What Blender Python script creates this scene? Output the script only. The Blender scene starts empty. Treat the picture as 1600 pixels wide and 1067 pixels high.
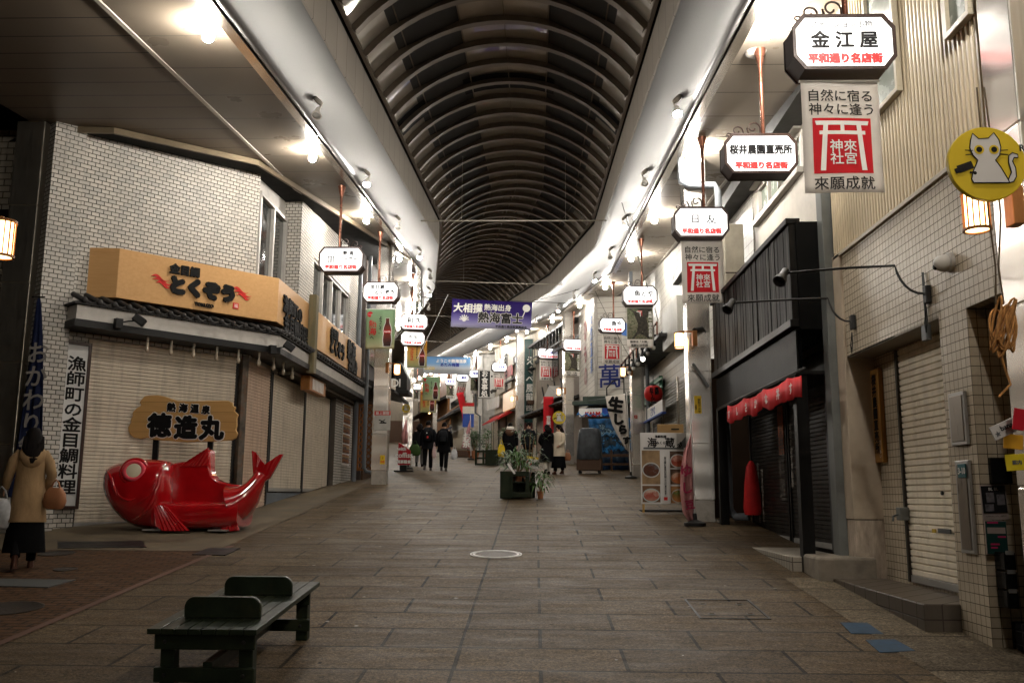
import bpy, bmesh, math, random
from mathutils import Vector, Matrix
rnd = random.Random(7)
sc = bpy.context.scene
COL = sc.collection
PI = math.pi
rad = math.radians

# ------------------------------------------------------------------ camera
FPX, CAMH = 1415.0, 1.74            # focal length in photo pixels (1600 wide), eye height
PITCH, YAW, ROLL = math.atan(239.5 / FPX), math.atan(38 / 1440.0), rad(.35)
SLOPE = .0836                       # the street climbs away from the camera
cd = bpy.data.cameras.new('camera')
cd.sensor_width = 36.0
cd.lens = FPX / 1600 * 36
cd.clip_start, cd.clip_end = .05, 600
cam = bpy.data.objects.new('camera', cd)
CROT = Matrix.Rotation(YAW, 3, 'Z') @ Matrix.Rotation(PI / 2 + PITCH, 3, 'X') @ Matrix.Rotation(ROLL, 3, 'Z')
cam.matrix_world = Matrix.Translation((0, 0, CAMH)) @ CROT.to_4x4()
COL.objects.link(cam)
sc.camera = cam

# ------------------------------------------------------------------ world: night sky
w = bpy.data.worlds.new('World')
sc.world = w
w.use_nodes = True
nt = w.node_tree
sky = nt.nodes.new('ShaderNodeTexSky')
sky.sky_type = 'NISHITA'
sky.sun_disc = False
sky.sun_elevation = rad(-6)
sky.sun_rotation = rad(200)
nt.links.new(sky.outputs[0], nt.nodes['Background'].inputs[0])
nt.nodes['Background'].inputs[1].default_value = .05

sc.view_settings.view_transform = 'Standard'
sc.view_settings.look = 'None'
sc.view_settings.exposure = 0
sc.view_settings.gamma = 1
sc.cycles.max_bounces = 6
sc.cycles.diffuse_bounces = 3
sc.cycles.glossy_bounces = 4
sc.cycles.transmission_bounces = 4
sc.cycles.sample_clamp_indirect = 4
sc.cycles.caustics_reflective = False
sc.cycles.caustics_refractive = False
LAMP_W = 330.0                      # soffit lamps
SPOT_W = 60.0                       # spot lamps on the beams
LAMPCOL = (1, .94, .855)

# ------------------------------------------------------------------ where a photo pixel lies in the place
def ray(u, v):
    return CROT @ Vector(((u - 800) / FPX, (533.5 - v) / FPX, -1))
C0 = Vector((0, 0, CAMH))
def atY(u, v, y):
    d = ray(u, v); return C0 + d * (y / d.y)
def atX(u, v, x):
    d = ray(u, v); return C0 + d * (x / d.x)
def atG(u, v, h=0):                 # on the sloping street, h above it
    d = ray(u, v); p = C0 + d * ((h - CAMH) / (d.z - SLOPE * d.y))
    if h == 0 and p.y > 24:
        s = SLOPE - .0143
        p = C0 + d * ((.0143 * 24 - CAMH) / (d.z - s * d.y))
    return p
def atW(u, v, a, b):                # on the vertical plane through a and b
    n = Vector((b[1] - a[1], a[0] - b[0], 0)); d = ray(u, v)
    t = (Vector((a[0], a[1], 0)) - C0).dot(n) / d.dot(n)
    return C0 + d * t
def gz(y):                          # height of the street
    return SLOPE * y if y < 24 else SLOPE * y - .0143 * (y - 24)
def rz(y):                          # height offset of the arcade roof
    return SLOPE * y if y < 28 else SLOPE * y - .005 * (y - 28)

# ------------------------------------------------------------------ material helpers
MATS = {}
def newmat(name):
    m = bpy.data.materials.new(name); m.use_nodes = True
    n = m.node_tree.nodes; l = m.node_tree.links
    return m, n, l, n['Principled BSDF']
def node(n, t, **kw):
    x = n.new(t)
    for k, v in kw.items(): setattr(x, k, v)
    return x
def rgb(c): return (c[0], c[1], c[2], 1)
def objco(n, l, scale=(1, 1, 1), rot=(0, 0, 0), world=False):
    if world:
        g = node(n, 'ShaderNodeNewGeometry'); o = g.outputs['Position']
    else:
        g = node(n, 'ShaderNodeTexCoord'); o = g.outputs['Object']
    mp = node(n, 'ShaderNodeMapping')
    mp.inputs['Scale'].default_value = scale
    mp.inputs['Rotation'].default_value = rot
    l.new(o, mp.inputs['Vector'])
    return mp.outputs[0]
def math_(n, l, op, a, b=None, c=None):
    x = node(n, 'ShaderNodeMath', operation=op)
    for i, s in enumerate((a, b, c)):
        if s is None: continue
        if isinstance(s, (int, float)): x.inputs[i].default_value = s
        else: l.new(s, x.inputs[i])
    return x.outputs[0]
def mixc(n, l, fac, a, b, mode='MIX'):
    x = node(n, 'ShaderNodeMix', data_type='RGBA', blend_type=mode)
    for i, s in ((0, fac), (6, a), (7, b)):
        if isinstance(s, (int, float)): x.inputs[i].default_value = s
        elif isinstance(s, tuple): x.inputs[i].default_value = rgb(s)
        else: l.new(s, x.inputs[i])
    return x.outputs[2]
def noise(n, l, vec, scale=5, detail=4, rough=.6):
    x = node(n, 'ShaderNodeTexNoise')
    x.inputs['Scale'].default_value = scale
    x.inputs['Detail'].default_value = detail
    x.inputs['Roughness'].default_value = rough
    l.new(vec, x.inputs['Vector'])
    return x.outputs['Fac']
def ramp(n, l, fac, lo, hi, a=0.0, b=1.0):
    x = node(n, 'ShaderNodeMapRange')
    x.inputs[1].default_value = lo; x.inputs[2].default_value = hi
    x.inputs[3].default_value = a; x.inputs[4].default_value = b
    l.new(fac, x.inputs[0])
    return x.outputs[0]
def bump(n, l, b, h, strength=.3, dist=.01):
    x = node(n, 'ShaderNodeBump')
    x.inputs['Strength'].default_value = strength
    x.inputs['Distance'].default_value = dist
    l.new(h, x.inputs['Height']); l.new(x.outputs[0], b.inputs['Normal'])
def mul(c, k): return tuple(min(1, x * k) for x in c)

def P(name, col, rough=.5, metal=0, var=.15, scale=4, st=(1, 1, 1), bmp=0, bs=60, spec=.15, coat=0, rvar=.08, dirt=0, dirtcol=(.05, .04, .03)):
    """plain painted / cloth / metal surface with blotchy variation, optional dirt patches and bump"""
    if name in MATS: return MATS[name]
    m, n, l, b = newmat(name)
    v = objco(n, l, st)
    f = noise(n, l, v, scale, 5)
    c = mixc(n, l, ramp(n, l, f, .3, .7), mul(col, 1 - var), mul(col, 1 + var))
    if dirt:
        d = noise(n, l, v, scale * .6, 8, .7)
        c = mixc(n, l, ramp(n, l, d, .5, .75, 0, dirt), c, dirtcol)
    l.new(c, b.inputs['Base Color'])
    l.new(ramp(n, l, f, .3, .7, max(.02, rough - rvar), min(1, rough + rvar)), b.inputs['Roughness'])
    b.inputs['Metallic'].default_value = metal
    b.inputs['Specular IOR Level'].default_value = spec
    b.inputs['Coat Weight'].default_value = coat
    b.inputs['Coat Roughness'].default_value = .06
    if bmp: bump(n, l, b, noise(n, l, v, bs, 3), bmp)
    MATS[name] = m
    return m
def E_(name, col, s, base=(.8, .8, .8)):
    if name in MATS: return MATS[name]
    m, n, l, b = newmat(name)
    v = objco(n, l); f = noise(n, l, v, 3, 2)
    l.new(mixc(n, l, f, mul(col, .94), col), b.inputs['Emission Color'])
    b.inputs['Base Color'].default_value = rgb(base)
    b.inputs['Emission Strength'].default_value = s
    b.inputs['Roughness'].default_value = .4
    MATS[name] = m
    return m
def TILE(name, c1, c2, mort, bw, bh, off=.5, ms=.006, rough=.35, bmp=.5, dark=0, xoff=0, zoff=0, bias=0):
    """wall tiles in the wall's own frame (x along the wall, z up)"""
    if name in MATS: return MATS[name]
    m, n, l, b = newmat(name)
    t = node(n, 'ShaderNodeTexCoord'); s = node(n, 'ShaderNodeSeparateXYZ'); l.new(t.outputs['Object'], s.inputs[0])
    cx = math_(n, l, 'ADD', math_(n, l, 'ADD', s.outputs[0], s.outputs[1]), xoff)
    cm = node(n, 'ShaderNodeCombineXYZ'); l.new(cx, cm.inputs[0]); l.new(math_(n, l, 'ADD', s.outputs[2], zoff), cm.inputs[1])
    br = node(n, 'ShaderNodeTexBrick', offset=off)
    br.inputs['Scale'].default_value = 1
    br.inputs['Brick Width'].default_value = bw
    br.inputs['Row Height'].default_value = bh
    br.inputs['Mortar Size'].default_value = ms
    br.inputs['Mortar Smooth'].default_value = .2
    br.inputs['Bias'].default_value = bias
    br.inputs['Color1'].default_value = rgb(c1); br.inputs['Color2'].default_value = rgb(c2); br.inputs['Mortar'].default_value = rgb(mort)
    l.new(cm.outputs[0], br.inputs['Vector'])
    f = noise(n, l, t.outputs['Object'], 1.3, 6)
    c = mixc(n, l, ramp(n, l, f, .35, .75, 0, .45), br.outputs['Color'], mul(c1, .5))
    dr = noise(n, l, objco(n, l, (9, 9, .5)), 1.5, 5, .7)
    c = mixc(n, l, ramp(n, l, dr, .55, .8, 0, .4), c, mul(c1, .35))
    f2 = noise(n, l, t.outputs['Object'], 40, 3)
    c = mixc(n, l, ramp(n, l, f2, .4, .7, 0, .18), c, mul(c1, .5))
    l.new(c, b.inputs['Base Color'])
    l.new(ramp(n, l, br.outputs['Fac'], 0, 1, rough, .8), b.inputs['Roughness'])
    inv = math_(n, l, 'SUBTRACT', 1.0, br.outputs['Fac'])
    bump(n, l, b, math_(n, l, 'ADD', inv, math_(n, l, 'MULTIPLY', f2, .15)), bmp, .004)
    b.inputs['Specular IOR Level'].default_value = .12
    MATS[name] = m
    return m
def WOOD(name, c1, c2, st=(1.2, 12, 12), rough=.5, scale=2.0, bmp=.15, board=0, axis=2, lo=.32, hi=.68):
    if name in MATS: return MATS[name]
    m, n, l, b = newmat(name)
    v = objco(n, l, st)
    f = noise(n, l, v, scale, 8, .65)
    f2 = noise(n, l, v, scale * 5, 4)
    c = mixc(n, l, ramp(n, l, math_(n, l, 'ADD', math_(n, l, 'MULTIPLY', f, .75), math_(n, l, 'MULTIPLY', f2, .25)), lo, hi), c1, c2)
    h = f2
    if board:
        t = node(n, 'ShaderNodeTexCoord'); s = node(n, 'ShaderNodeSeparateXYZ'); l.new(t.outputs['Object'], s.inputs[0])
        q = math_(n, l, 'FRACT', math_(n, l, 'DIVIDE', s.outputs[axis], board))
        g = math_(n, l, 'LESS_THAN', q, .03)
        c = mixc(n, l, g, c, mul(c1, .25))
        wn = node(n, 'ShaderNodeTexWhiteNoise', noise_dimensions='1D')
        l.new(math_(n, l, 'FLOOR', math_(n, l, 'DIVIDE', s.outputs[axis], board)), wn.inputs['W'])
        c = mixc(n, l, ramp(n, l, wn.outputs['Value'], 0, 1, 0, .45), c, mul(c1, .6))
        h = math_(n, l, 'SUBTRACT', math_(n, l, 'MULTIPLY', f2, .3), g)
    l.new(c, b.inputs['Base Color'])
    b.inputs['Roughness'].default_value = rough
    if bmp: bump(n, l, b, h, bmp, .006)
    b.inputs['Specular IOR Level'].default_value = .12
    MATS[name] = m
    return m
def STEEL(name, col=(.62, .57, .50), rough=.2, sx=1.0, sz=1.6, wav=.25, streak=.1):
    """stainless cladding: slightly uneven, so what it mirrors ripples"""
    if name in MATS: return MATS[name]
    m, n, l, b = newmat(name)
    v = objco(n, l, (sx, sx, sz))
    f = noise(n, l, v, 1.4, 0, .3)
    f2 = noise(n, l, objco(n, l, (40, 40, 1.5)), 2, 2)
    d = noise(n, l, objco(n, l, (1, 1, 1)), 9, 6, .7)
    c = mixc(n, l, ramp(n, l, d, .62, .8, 0, .35), col, mul(col, .4))
    l.new(c, b.inputs['Base Color'])
    b.inputs['Metallic'].default_value = 1
    l.new(ramp(n, l, f2, .2, .8, rough - streak * .6, rough + streak), b.inputs['Roughness'])
    bump(n, l, b, f, wav, .05)
    MATS[name] = m
    return m
def GROOVE(name, col, period, axis=1, width=.02, rough=.35, metal=0, gcol=None, bmp=.4, var=.08):
    """panels with straight joints every `period` metres along a world axis"""
    if name in MATS: return MATS[name]
    m, n, l, b = newmat(name)
    g = node(n, 'ShaderNodeNewGeometry'); s = node(n, 'ShaderNodeSeparateXYZ'); l.new(g.outputs['Position'], s.inputs[0])
    q = math_(n, l, 'FRACT', math_(n, l, 'DIVIDE', s.outputs[axis], period))
    j = math_(n, l, 'LESS_THAN', q, width / period)
    f = noise(n, l, g.outputs['Position'], 1.1, 5)
    c = mixc(n, l, ramp(n, l, f, .3, .7), mul(col, 1 - var), mul(col, 1 + var))
    wn = node(n, 'ShaderNodeTexWhiteNoise', noise_dimensions='1D')
    l.new(math_(n, l, 'FLOOR', math_(n, l, 'DIVIDE', s.outputs[axis], period)), wn.inputs['W'])
    c = mixc(n, l, ramp(n, l, wn.outputs['Value'], 0, 1, 0, .2), c, mul(col, .7))
    c = mixc(n, l, j, c, gcol or mul(col, .12))
    l.new(c, b.inputs['Base Color'])
    b.inputs['Metallic'].default_value = metal
    l.new(ramp(n, l, f, .3, .7, rough - .05, rough + .07), b.inputs['Roughness'])
    bump(n, l, b, math_(n, l, 'SUBTRACT', math_(n, l, 'MULTIPLY', f, .3), j), bmp, .01)
    b.inputs['Specular IOR Level'].default_value = .12
    MATS[name] = m
    return m
def SHUT(name, col, grime=.5, rough=.42, metal=.0):
    if name in MATS: return MATS[name]
    m, n, l, b = newmat(name)
    f = noise(n, l, objco(n, l, (7, 7, .7)), 1.2, 6, .65)
    f2 = noise(n, l, objco(n, l), 2.2, 6, .7)
    c = mixc(n, l, ramp(n, l, f, .46, .72, 0, grime), col, mul(col, .3))
    c = mixc(n, l, ramp(n, l, f2, .5, .75, 0, grime * .7), c, mul(col, .4))
    l.new(c, b.inputs['Base Color'])
    b.inputs['Metallic'].default_value = metal
    l.new(ramp(n, l, f2, .3, .7, rough - .1, rough + .12), b.inputs['Roughness'])
    b.inputs['Specular IOR Level'].default_value = .12
    MATS[name] = m
    return m

# ------------------------------------------------------------------ mesh helpers
class MB:
    def __init__(s): s.v = []; s.f = []
    def add(s, vs, fs):
        o = len(s.v); s.v += [tuple(p) for p in vs]; s.f += [tuple(i + o for i in f) for f in fs]; return s
    def box(s, x0, x1, y0, y1, z0, z1):
        return s.add([(x0, y0, z0), (x1, y0, z0), (x1, y1, z0), (x0, y1, z0), (x0, y0, z1), (x1, y0, z1), (x1, y1, z1), (x0, y1, z1)],
                     [(0, 3, 2, 1), (4, 5, 6, 7), (0, 1, 5, 4), (1, 2, 6, 5), (2, 3, 7, 6), (3, 0, 4, 7)])
    def cbox(s, c, d, R=None):
        q = [Vector((a * d[0] / 2, b * d[1] / 2, e * d[2] / 2)) for e in (-1, 1) for a, b in ((-1, -1), (1, -1), (1, 1), (-1, 1))]
        if R is not None: q = [R @ x for x in q]
        return s.add([x + Vector(c) for x in q], [(0, 3, 2, 1), (4, 5, 6, 7), (0, 1, 5, 4), (1, 2, 6, 5), (2, 3, 7, 6), (3, 0, 4, 7)])
    def prism(s, pts, a0, a1, ax='y'):
        """outline pts in the plane across ax, extruded along ax from a0 to a1"""
        def p(q, a): return {'y': (q[0], a, q[1]), 'x': (a, q[0], q[1]), 'z': (q[0], q[1], a)}[ax]
        n = len(pts)
        return s.add([p(q, a0) for q in pts] + [p(q, a1) for q in pts],
                     [tuple(range(n)), tuple(range(2 * n - 1, n - 1, -1))] + [(i, n + i, n + (i + 1) % n, (i + 1) % n) for i in range(n)])
    def loft(s, rings, cap=True, closed=True):
        n = len(rings[0]); vs = [p for r in rings for p in r]; fs = []
        for i in range(len(rings) - 1):
            for j in range(n if closed else n - 1):
                a = i * n + j; b = i * n + (j + 1) % n
                fs.append((a, b, b + n, a + n))
        if cap and closed:
            fs.append(tuple(range(n - 1, -1, -1))); fs.append(tuple(range((len(rings) - 1) * n, len(rings) * n)))
        return s.add(vs, fs)
    def tube(s, pts, r, n=8, cap=True):
        pts = [Vector(p) for p in pts]; rs = r if isinstance(r, (list, tuple)) else [r] * len(pts)
        rings = []; prev = None
        for i, p in enumerate(pts):
            t = (pts[min(i + 1, len(pts) - 1)] - pts[max(i - 1, 0)]).normalized()
            if prev is None:
                u = t.orthogonal().normalized()
            else:
                u = (prev - t * prev.dot(t))
                u = u.normalized() if u.length > 1e-6 else t.orthogonal().normalized()
            prev = u; w_ = t.cross(u)
            rings.append([p + (u * math.cos(2 * PI * k / n) + w_ * math.sin(2 * PI * k / n)) * rs[i] for k in range(n)])
        return s.loft(rings, cap)
    def lathe(s, prof, c=(0, 0, 0), n=16, R=None):
        c = Vector(c)
        rings = []
        for r, z in prof:
            q = [Vector((max(r, 1e-4) * math.cos(2 * PI * k / n), max(r, 1e-4) * math.sin(2 * PI * k / n), z)) for k in range(n)]
            if R is not None: q = [R @ x for x in q]
            rings.append([x + c for x in q])
        return s.loft(rings)
    def ell(s, c, rx, ry, rz_, nu=14, nv=9):
        return s.loft([[(c[0] + rx * math.sin(PI * i / nv) * math.cos(2 * PI * k / nu), c[1] + ry * math.sin(PI * i / nv) * math.sin(2 * PI * k / nu), c[2] - rz_ * math.cos(PI * i / nv)) for k in range(nu)]
                       for i in [.08] + list(range(1, nv)) + [nv - .08]])
    def quad(s, *p): return s.add(p, [tuple(range(len(p)))])
    def build(s, name, mat, parent=None, smooth=None, bevel=0, rev=False):
        me = bpy.data.meshes.new(name); me.from_pydata(s.v, [], s.f); me.update()
        bm = bmesh.new(); bm.from_mesh(me); bmesh.ops.recalc_face_normals(bm, faces=bm.faces)
        if rev: bmesh.ops.reverse_faces(bm, faces=bm.faces)
        bm.to_mesh(me); bm.free()
        me.materials.append(mat)
        if smooth is not None:
            me.polygons.foreach_set('use_smooth', [True] * len(me.polygons)); me.set_sharp_from_angle(angle=rad(smooth))
        o = bpy.data.objects.new(name, me); COL.objects.link(o)
        if parent: o.parent = parent
        if bevel:
            b = o.modifiers.new('bevel', 'BEVEL'); b.width = bevel; b.segments = 2; b.limit_method = 'ANGLE'; b.angle_limit = rad(40)
        return o

def thing(name, label, cat, loc=(0, 0, 0), rotz=0, group=None):
    o = bpy.data.objects.new(name, None); COL.objects.link(o)
    o.empty_display_size = .1
    o.location = loc; o.rotation_euler = (0, 0, rotz)
    o['label'] = label; o['category'] = cat
    if group: o['group'] = group
    return o
def tag(o, label, cat, group=None, loc=None, rotz=None):
    o['label'] = label; o['category'] = cat
    if group: o['group'] = group
    if loc is not None: o.location = loc
    if rotz is not None: o.rotation_euler = (0, 0, rotz)
    return o
def structure(o, label=None):
    o['kind'] = 'structure'
    return o
def copytree(o, parent=None):
    c = o.copy(); COL.objects.link(c)
    if parent: c.parent = parent
    for ch in o.children: copytree(ch, c)
    return c

TXT = {}
def txtmesh(s, align='CENTER', line=1.0, sp=1.0):
    k = (s, align, line, sp)
    if k in TXT: return TXT[k]
    c = bpy.data.curves.new('t', 'FONT'); c.body = s; c.size = 1; c.resolution_u = 2
    c.align_x = align; c.align_y = 'CENTER'; c.space_line = line; c.space_character = sp
    o = bpy.data.objects.new('t', c); COL.objects.link(o)
    dg = bpy.context.evaluated_depsgraph_get(); dg.update()
    me = bpy.data.meshes.new_from_object(o.evaluated_get(dg))
    r = ([tuple(v.co) for v in me.vertices], [tuple(p.vertices) for p in me.polygons])
    bpy.data.objects.remove(o); bpy.data.curves.remove(c); bpy.data.meshes.remove(me)
    TXT[k] = r
    return r
def text(name, s, size, mat, parent, loc, bold=0, sx=1, thick=0, vert=False, line=1.0, sp=1.0, align='CENTER', tilt=0, lean=0):
    """flat or raised lettering facing local -Y"""
    if vert: s = '\n'.join(s)
    V, F = txtmesh(s, align, line, sp)
    if V:
        cz = (min(p[1] for p in V) + max(p[1] for p in V)) / 2
        if align == 'CENTER': cx = (min(p[0] for p in V) + max(p[0] for p in V)) / 2
        else: cx = 0
    else: cx = cz = 0
    mb = MB()
    sh = [(0, 0)] if not bold else [(0, 0)] + [(bold * math.cos(a), bold * math.sin(a)) for a in [k * PI / 4 for k in range(8)]]
    ct, st = math.cos(tilt), math.sin(tilt)
    for i, (dx, dz) in enumerate(sh):
        q = []
        for p in V:
            x = (p[0] - cx) * size * sx + dx; z = (p[1] - cz) * size + dz
            x += lean * z
            q.append((x * ct - z * st, -i * .0004, x * st + z * ct))
        mb.add(q, F)
    o = mb.build(name, mat, parent)
    if thick:
        md = o.modifiers.new('thick', 'SOLIDIFY'); md.thickness = thick; md.offset = 0
    o.location = loc
    return o

def annulus(mb, r0, r1, z0, z1, n=32, c=(0, 0, 0), R=None):
    A = [(r0 * math.cos(2 * PI * k / n), r0 * math.sin(2 * PI * k / n)) for k in range(n)]; B = [(a * r1 / r0, b * r1 / r0) for a, b in A]
    vs = [(x, y, z0) for x, y in A] + [(x, y, z0) for x, y in B] + [(x, y, z1) for x, y in A] + [(x, y, z1) for x, y in B]; fs = []
    for i in range(n):
        j = (i + 1) % n
        fs += [(i, n + i, n + j, j), (2 * n + i, 2 * n + j, 3 * n + j, 3 * n + i), (i, j, 2 * n + j, 2 * n + i), (n + i, 3 * n + i, 3 * n + j, n + j)]
    if R is not None: vs = [R @ Vector(v) for v in vs]
    return mb.add([Vector(v) + Vector(c) for v in vs], fs)

# ------------------------------------------------------------------ common materials
M_ink = P('black_ink', (.004, .0038, .0038), .65, var=.2, spec=.15)
M_redink = P('red_ink', (.55, .02, .02), .5)
M_white = P('white_paint', (.72, .70, .66), .5, var=.06)
M_blueink = P('blue_ink', (.03, .04, .22), .5)
M_black = P('black_metal', (.005, .005, .005), .5, var=.3, spec=.25)
M_dark = P('dark_metal', (.013, .012, .011), .5, var=.3, spec=.3)
M_grey = P('grey_paint', (.10, .105, .105), .45, var=.15)
M_steel = STEEL('stainless_cladding')
M_copper = P('copper_brown_paint', (.17, .07, .045), .3, .6, var=.2)
M_brown = P('dark_brown_paint', (.035, .018, .014), .4, .1, var=.2, spec=.3)
M_glass = P('dark_window_glass', (.015, .018, .017), .08, var=.3, spec=.6)
M_concrete = P('worn_concrete', (.22, .19, .15), .8, var=.3, scale=3, bmp=.3, dirt=.6)
M_pipe = P('grey_pipe', (.12, .13, .14), .4, var=.12)
M_alu = P('aluminium_frame', (.35, .34, .32), .4, .6)
# ------------------------------------------------------------------ the street's centre line (it bends to the left)
PATH = [Vector((-.6, -30)), Vector((-.6, 28)), Vector((-1.83, 37.8)), Vector((-1.83 - .239 * 75, 112.8))]
SEG = [(PATH[i + 1] - PATH[i]).normalized() for i in range(3)]
LEN = [(PATH[i + 1] - PATH[i]).length for i in range(3)]
def rgt(t): return Vector((t.y, -t.x))
def mitre(i):
    if i == 0: return rgt(SEG[0])
    if i == 3: return rgt(SEG[2])
    a, b = rgt(SEG[i - 1]), rgt(SEG[i]); m = (a + b).normalized()
    return m / m.dot(a)
MIT = [mitre(i) for i in range(4)]
def road(y, o=0.0):
    """point of the path whose centre has this y, moved o to the right; and the street's turn there"""
    for i in range(3):
        if y <= PATH[i + 1].y or i == 2:
            t = (y - PATH[i].y) / (PATH[i + 1].y - PATH[i].y)
            c = PATH[i].lerp(PATH[i + 1], t); p = c + rgt(SEG[i]) * o
            return p, math.atan2(-SEG[i].x, SEG[i].y), SEG[i]
def uof(p): 
    q = CROT.transposed() @ (Vector(p) - C0)
    return 800 + FPX * q.x / -q.z
def roadu(u, o, lo=20, hi=108):
    """y of the path point at which an offset o is seen at photo column u (right side)"""
    for _ in range(40):
        m = (lo + hi) / 2; p, _r, _t = road(m, o)
        if uof((p.x, p.y, 4)) > u: lo = m
        else: hi = m
    return lo
def sweep(prof, mb=None, i0=0, i1=3):
    mb = mb or MB(); rings = []
    pts = []
    for i in range(3):                      # subdivide so the roof follows its slope
        for k in range(6): 
            t = k / 6; pts.append((PATH[i].lerp(PATH[i + 1], t), MIT[i].lerp(MIT[i + 1], t)))
    pts.append((PATH[3], MIT[3]))
    for c, m in pts:
        rings.append([((c + m * o).x, (c + m * o).y, rz((c + m * o).y) + h) for o, h in prof])
    return mb.loft(rings, cap=False, closed=False)

# ------------------------------------------------------------------ ground
def FLOOR(name, c1, c2, mort, bw, bh, xo=0, yo=0, ms=.006, off=.5, rough=.5, centre=None, bmp=.5, speck=.5, wet=.0):
    m, n, l, b = newmat(name)
    g = node(n, 'ShaderNodeNewGeometry'); s = node(n, 'ShaderNodeSeparateXYZ'); l.new(g.outputs['Position'], s.inputs[0])
    cm = node(n, 'ShaderNodeCombineXYZ')
    l.new(math_(n, l, 'ADD', s.outputs[0], xo), cm.inputs[0]); l.new(math_(n, l, 'ADD', s.outputs[1], yo), cm.inputs[1])
    br = node(n, 'ShaderNodeTexBrick', offset=off)
    for k, v in (('Scale', 1), ('Brick Width', bw), ('Row Height', bh), ('Mortar Size', ms), ('Mortar Smooth', .15), ('Bias', 0)): br.inputs[k].default_value = v
    br.inputs['Color1'].default_value = rgb(c1); br.inputs['Color2'].default_value = rgb(c2); br.inputs['Mortar'].default_value = rgb(mort)
    l.new(cm.outputs[0], br.inputs['Vector'])
    pos = g.outputs['Position']
    c = br.outputs['Color']; fac = br.outputs['Fac']
    if centre is not None:
        d = math_(n, l, 'ABSOLUTE', math_(n, l, 'SUBTRACT', s.outputs[0], centre))
        j = math_(n, l, 'LESS_THAN', d, .012)
        c = mixc(n, l, j, c, mort); fac = math_(n, l, 'MAXIMUM', fac, j)
    big = noise(n, l, pos, .55, 6, .65)
    c = mixc(n, l, ramp(n, l, big, .4, .7, 0, .5), c, mul(c1, .55))
    mid = noise(n, l, pos, 7, 5, .7)
    c = mixc(n, l, ramp(n, l, mid, .5, .8, 0, .45), c, mul(c1, .5))
    fine = noise(n, l, pos, 48, 3, .85)
    k1 = ramp(n, l, fine, .36, .64, 1 - 1.35 * speck, 1 + 1.7 * speck); m2 = noise(n, l, pos, 15, 4, .75)
    k2 = math_(n, l, 'MULTIPLY', k1, ramp(n, l, m2, .35, .65, .68, 1.32))
    vs = node(n, 'ShaderNodeVectorMath', operation='SCALE'); l.new(c, vs.inputs[0]); l.new(k2, vs.inputs['Scale']); c = vs.outputs[0]
    vor = noise(n, l, pos, 28, 4, .8)
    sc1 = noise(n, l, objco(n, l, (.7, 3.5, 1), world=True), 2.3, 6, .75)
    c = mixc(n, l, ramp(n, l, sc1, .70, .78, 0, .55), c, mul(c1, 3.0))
    st = ramp(n, l, vor, .68, .74, 0, .7)
    c = mixc(n, l, st, c, (.015, .012, .01))
    l.new(c, b.inputs['Base Color'])
    mp = node(n, 'ShaderNodeMapping'); mp.inputs['Scale'].default_value = (.8, 3.0, 1); l.new(pos, mp.inputs['Vector'])
    sm = noise(n, l, mp.outputs[0], 1.6, 6, .7)
    l.new(ramp(n, l, sm, .35, .72, rough + .12, rough - .16), b.inputs['Roughness'])
    b.inputs['Specular IOR Level'].default_value = .09
    h = math_(n, l, 'SUBTRACT', math_(n, l, 'MULTIPLY', fine, .8), fac)
    bump(n, l, b, h, bmp, .008)
    return m
M_pave = FLOOR('granite_slabs', (.092, .065, .037), (.058, .041, .024), (.003, .0024, .0018), 1.21, .61, .56 + .61, -.44 + 6.1, .015, centre=-.57, rough=.58, bmp=1.0)
M_brickpave = FLOOR('brick_pavers', (.085, .043, .020), (.058, .031, .016), (.006, .004, .003), .21, .105, 0, 0, .013, rough=.6, speck=.2)
M_slab = FLOOR('concrete_slabs', (.125, .10, .068), (.09, .072, .05), (.006, .005, .004), 3, 1.0, .5, .35, .012, off=0, rough=.65)
M_apron = P('apron_concrete', (.10, .078, .05), .7, var=.35, scale=1.5, bmp=.25, dirt=.7)
M_asphalt = P('asphalt', (.05, .047, .043), .8, var=.25, scale=3, bmp=.3)

def sheet(name, x0, x1, ys, mat, dz=0.0, xs=None):
    mb = MB()
    rings = [[(x0 if xs is None else xs(y)[0], y, gz(y) + dz), (x1 if xs is None else xs(y)[1], y, gz(y) + dz)] for y in ys]
    return structure(mb.loft(rings, cap=False, closed=False).build(name, mat))
sheet('ground', -150, 150, [-60, 0, 24, 60, 120, 260], M_asphalt, -.012)
sheet('street', -26, 7, [-45, 0, 12, 24, 40, 80, 125], M_pave)
sheet('brick_pavement', -26, -4.09, [-45, 0, 11.9], M_brickpave, .004)
sheet('apron', -12, -4.2, [11.93, 14, 18, 23], M_apron, .004, xs=lambda y: (-12, -4.15 - max(0, y - 12) * .02))
sheet('kerb_strip', -4.13, -4.05, [-8, 0, 12.4], P('kerb_brown', (.10, .055, .04), .6, var=.3), .008)
sheet('gutter', 2.72, 3.62, [-4, 4, 10.3], M_slab, .004)

# ------------------------------------------------------------------ arcade roof
M_soffit_r = GROOVE('soffit_panel_right', (.36, .31, .25), 1.03, 1, .022, .3)  # lighter copy of the left panels, coloured for the brighter right side
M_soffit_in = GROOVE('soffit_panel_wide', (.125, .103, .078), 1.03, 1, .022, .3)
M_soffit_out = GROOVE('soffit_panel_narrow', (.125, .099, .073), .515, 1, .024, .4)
M_clad = STEEL('beam_sheet_metal', (.195, .192, .187), .33, .5, .8, .12, .05)
M_clad.node_tree.nodes['Principled BSDF'].inputs['Metallic'].default_value = .6
M_clad.node_tree.nodes['Principled BSDF'].inputs['Specular IOR Level'].default_value = .35
M_fascia = GROOVE('fascia_panel', (.36, .325, .28), .72, 1, .014, .4)
M_rib = P('arch_rib_paint', (.19, .155, .12), .45, .2, var=.15)
M_vault = P('smoked_glazing', (.40, .36, .305), .03, var=.3, scale=.6, spec=.9, rvar=.02, bmp=.02, bs=2, coat=1.0)
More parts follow.
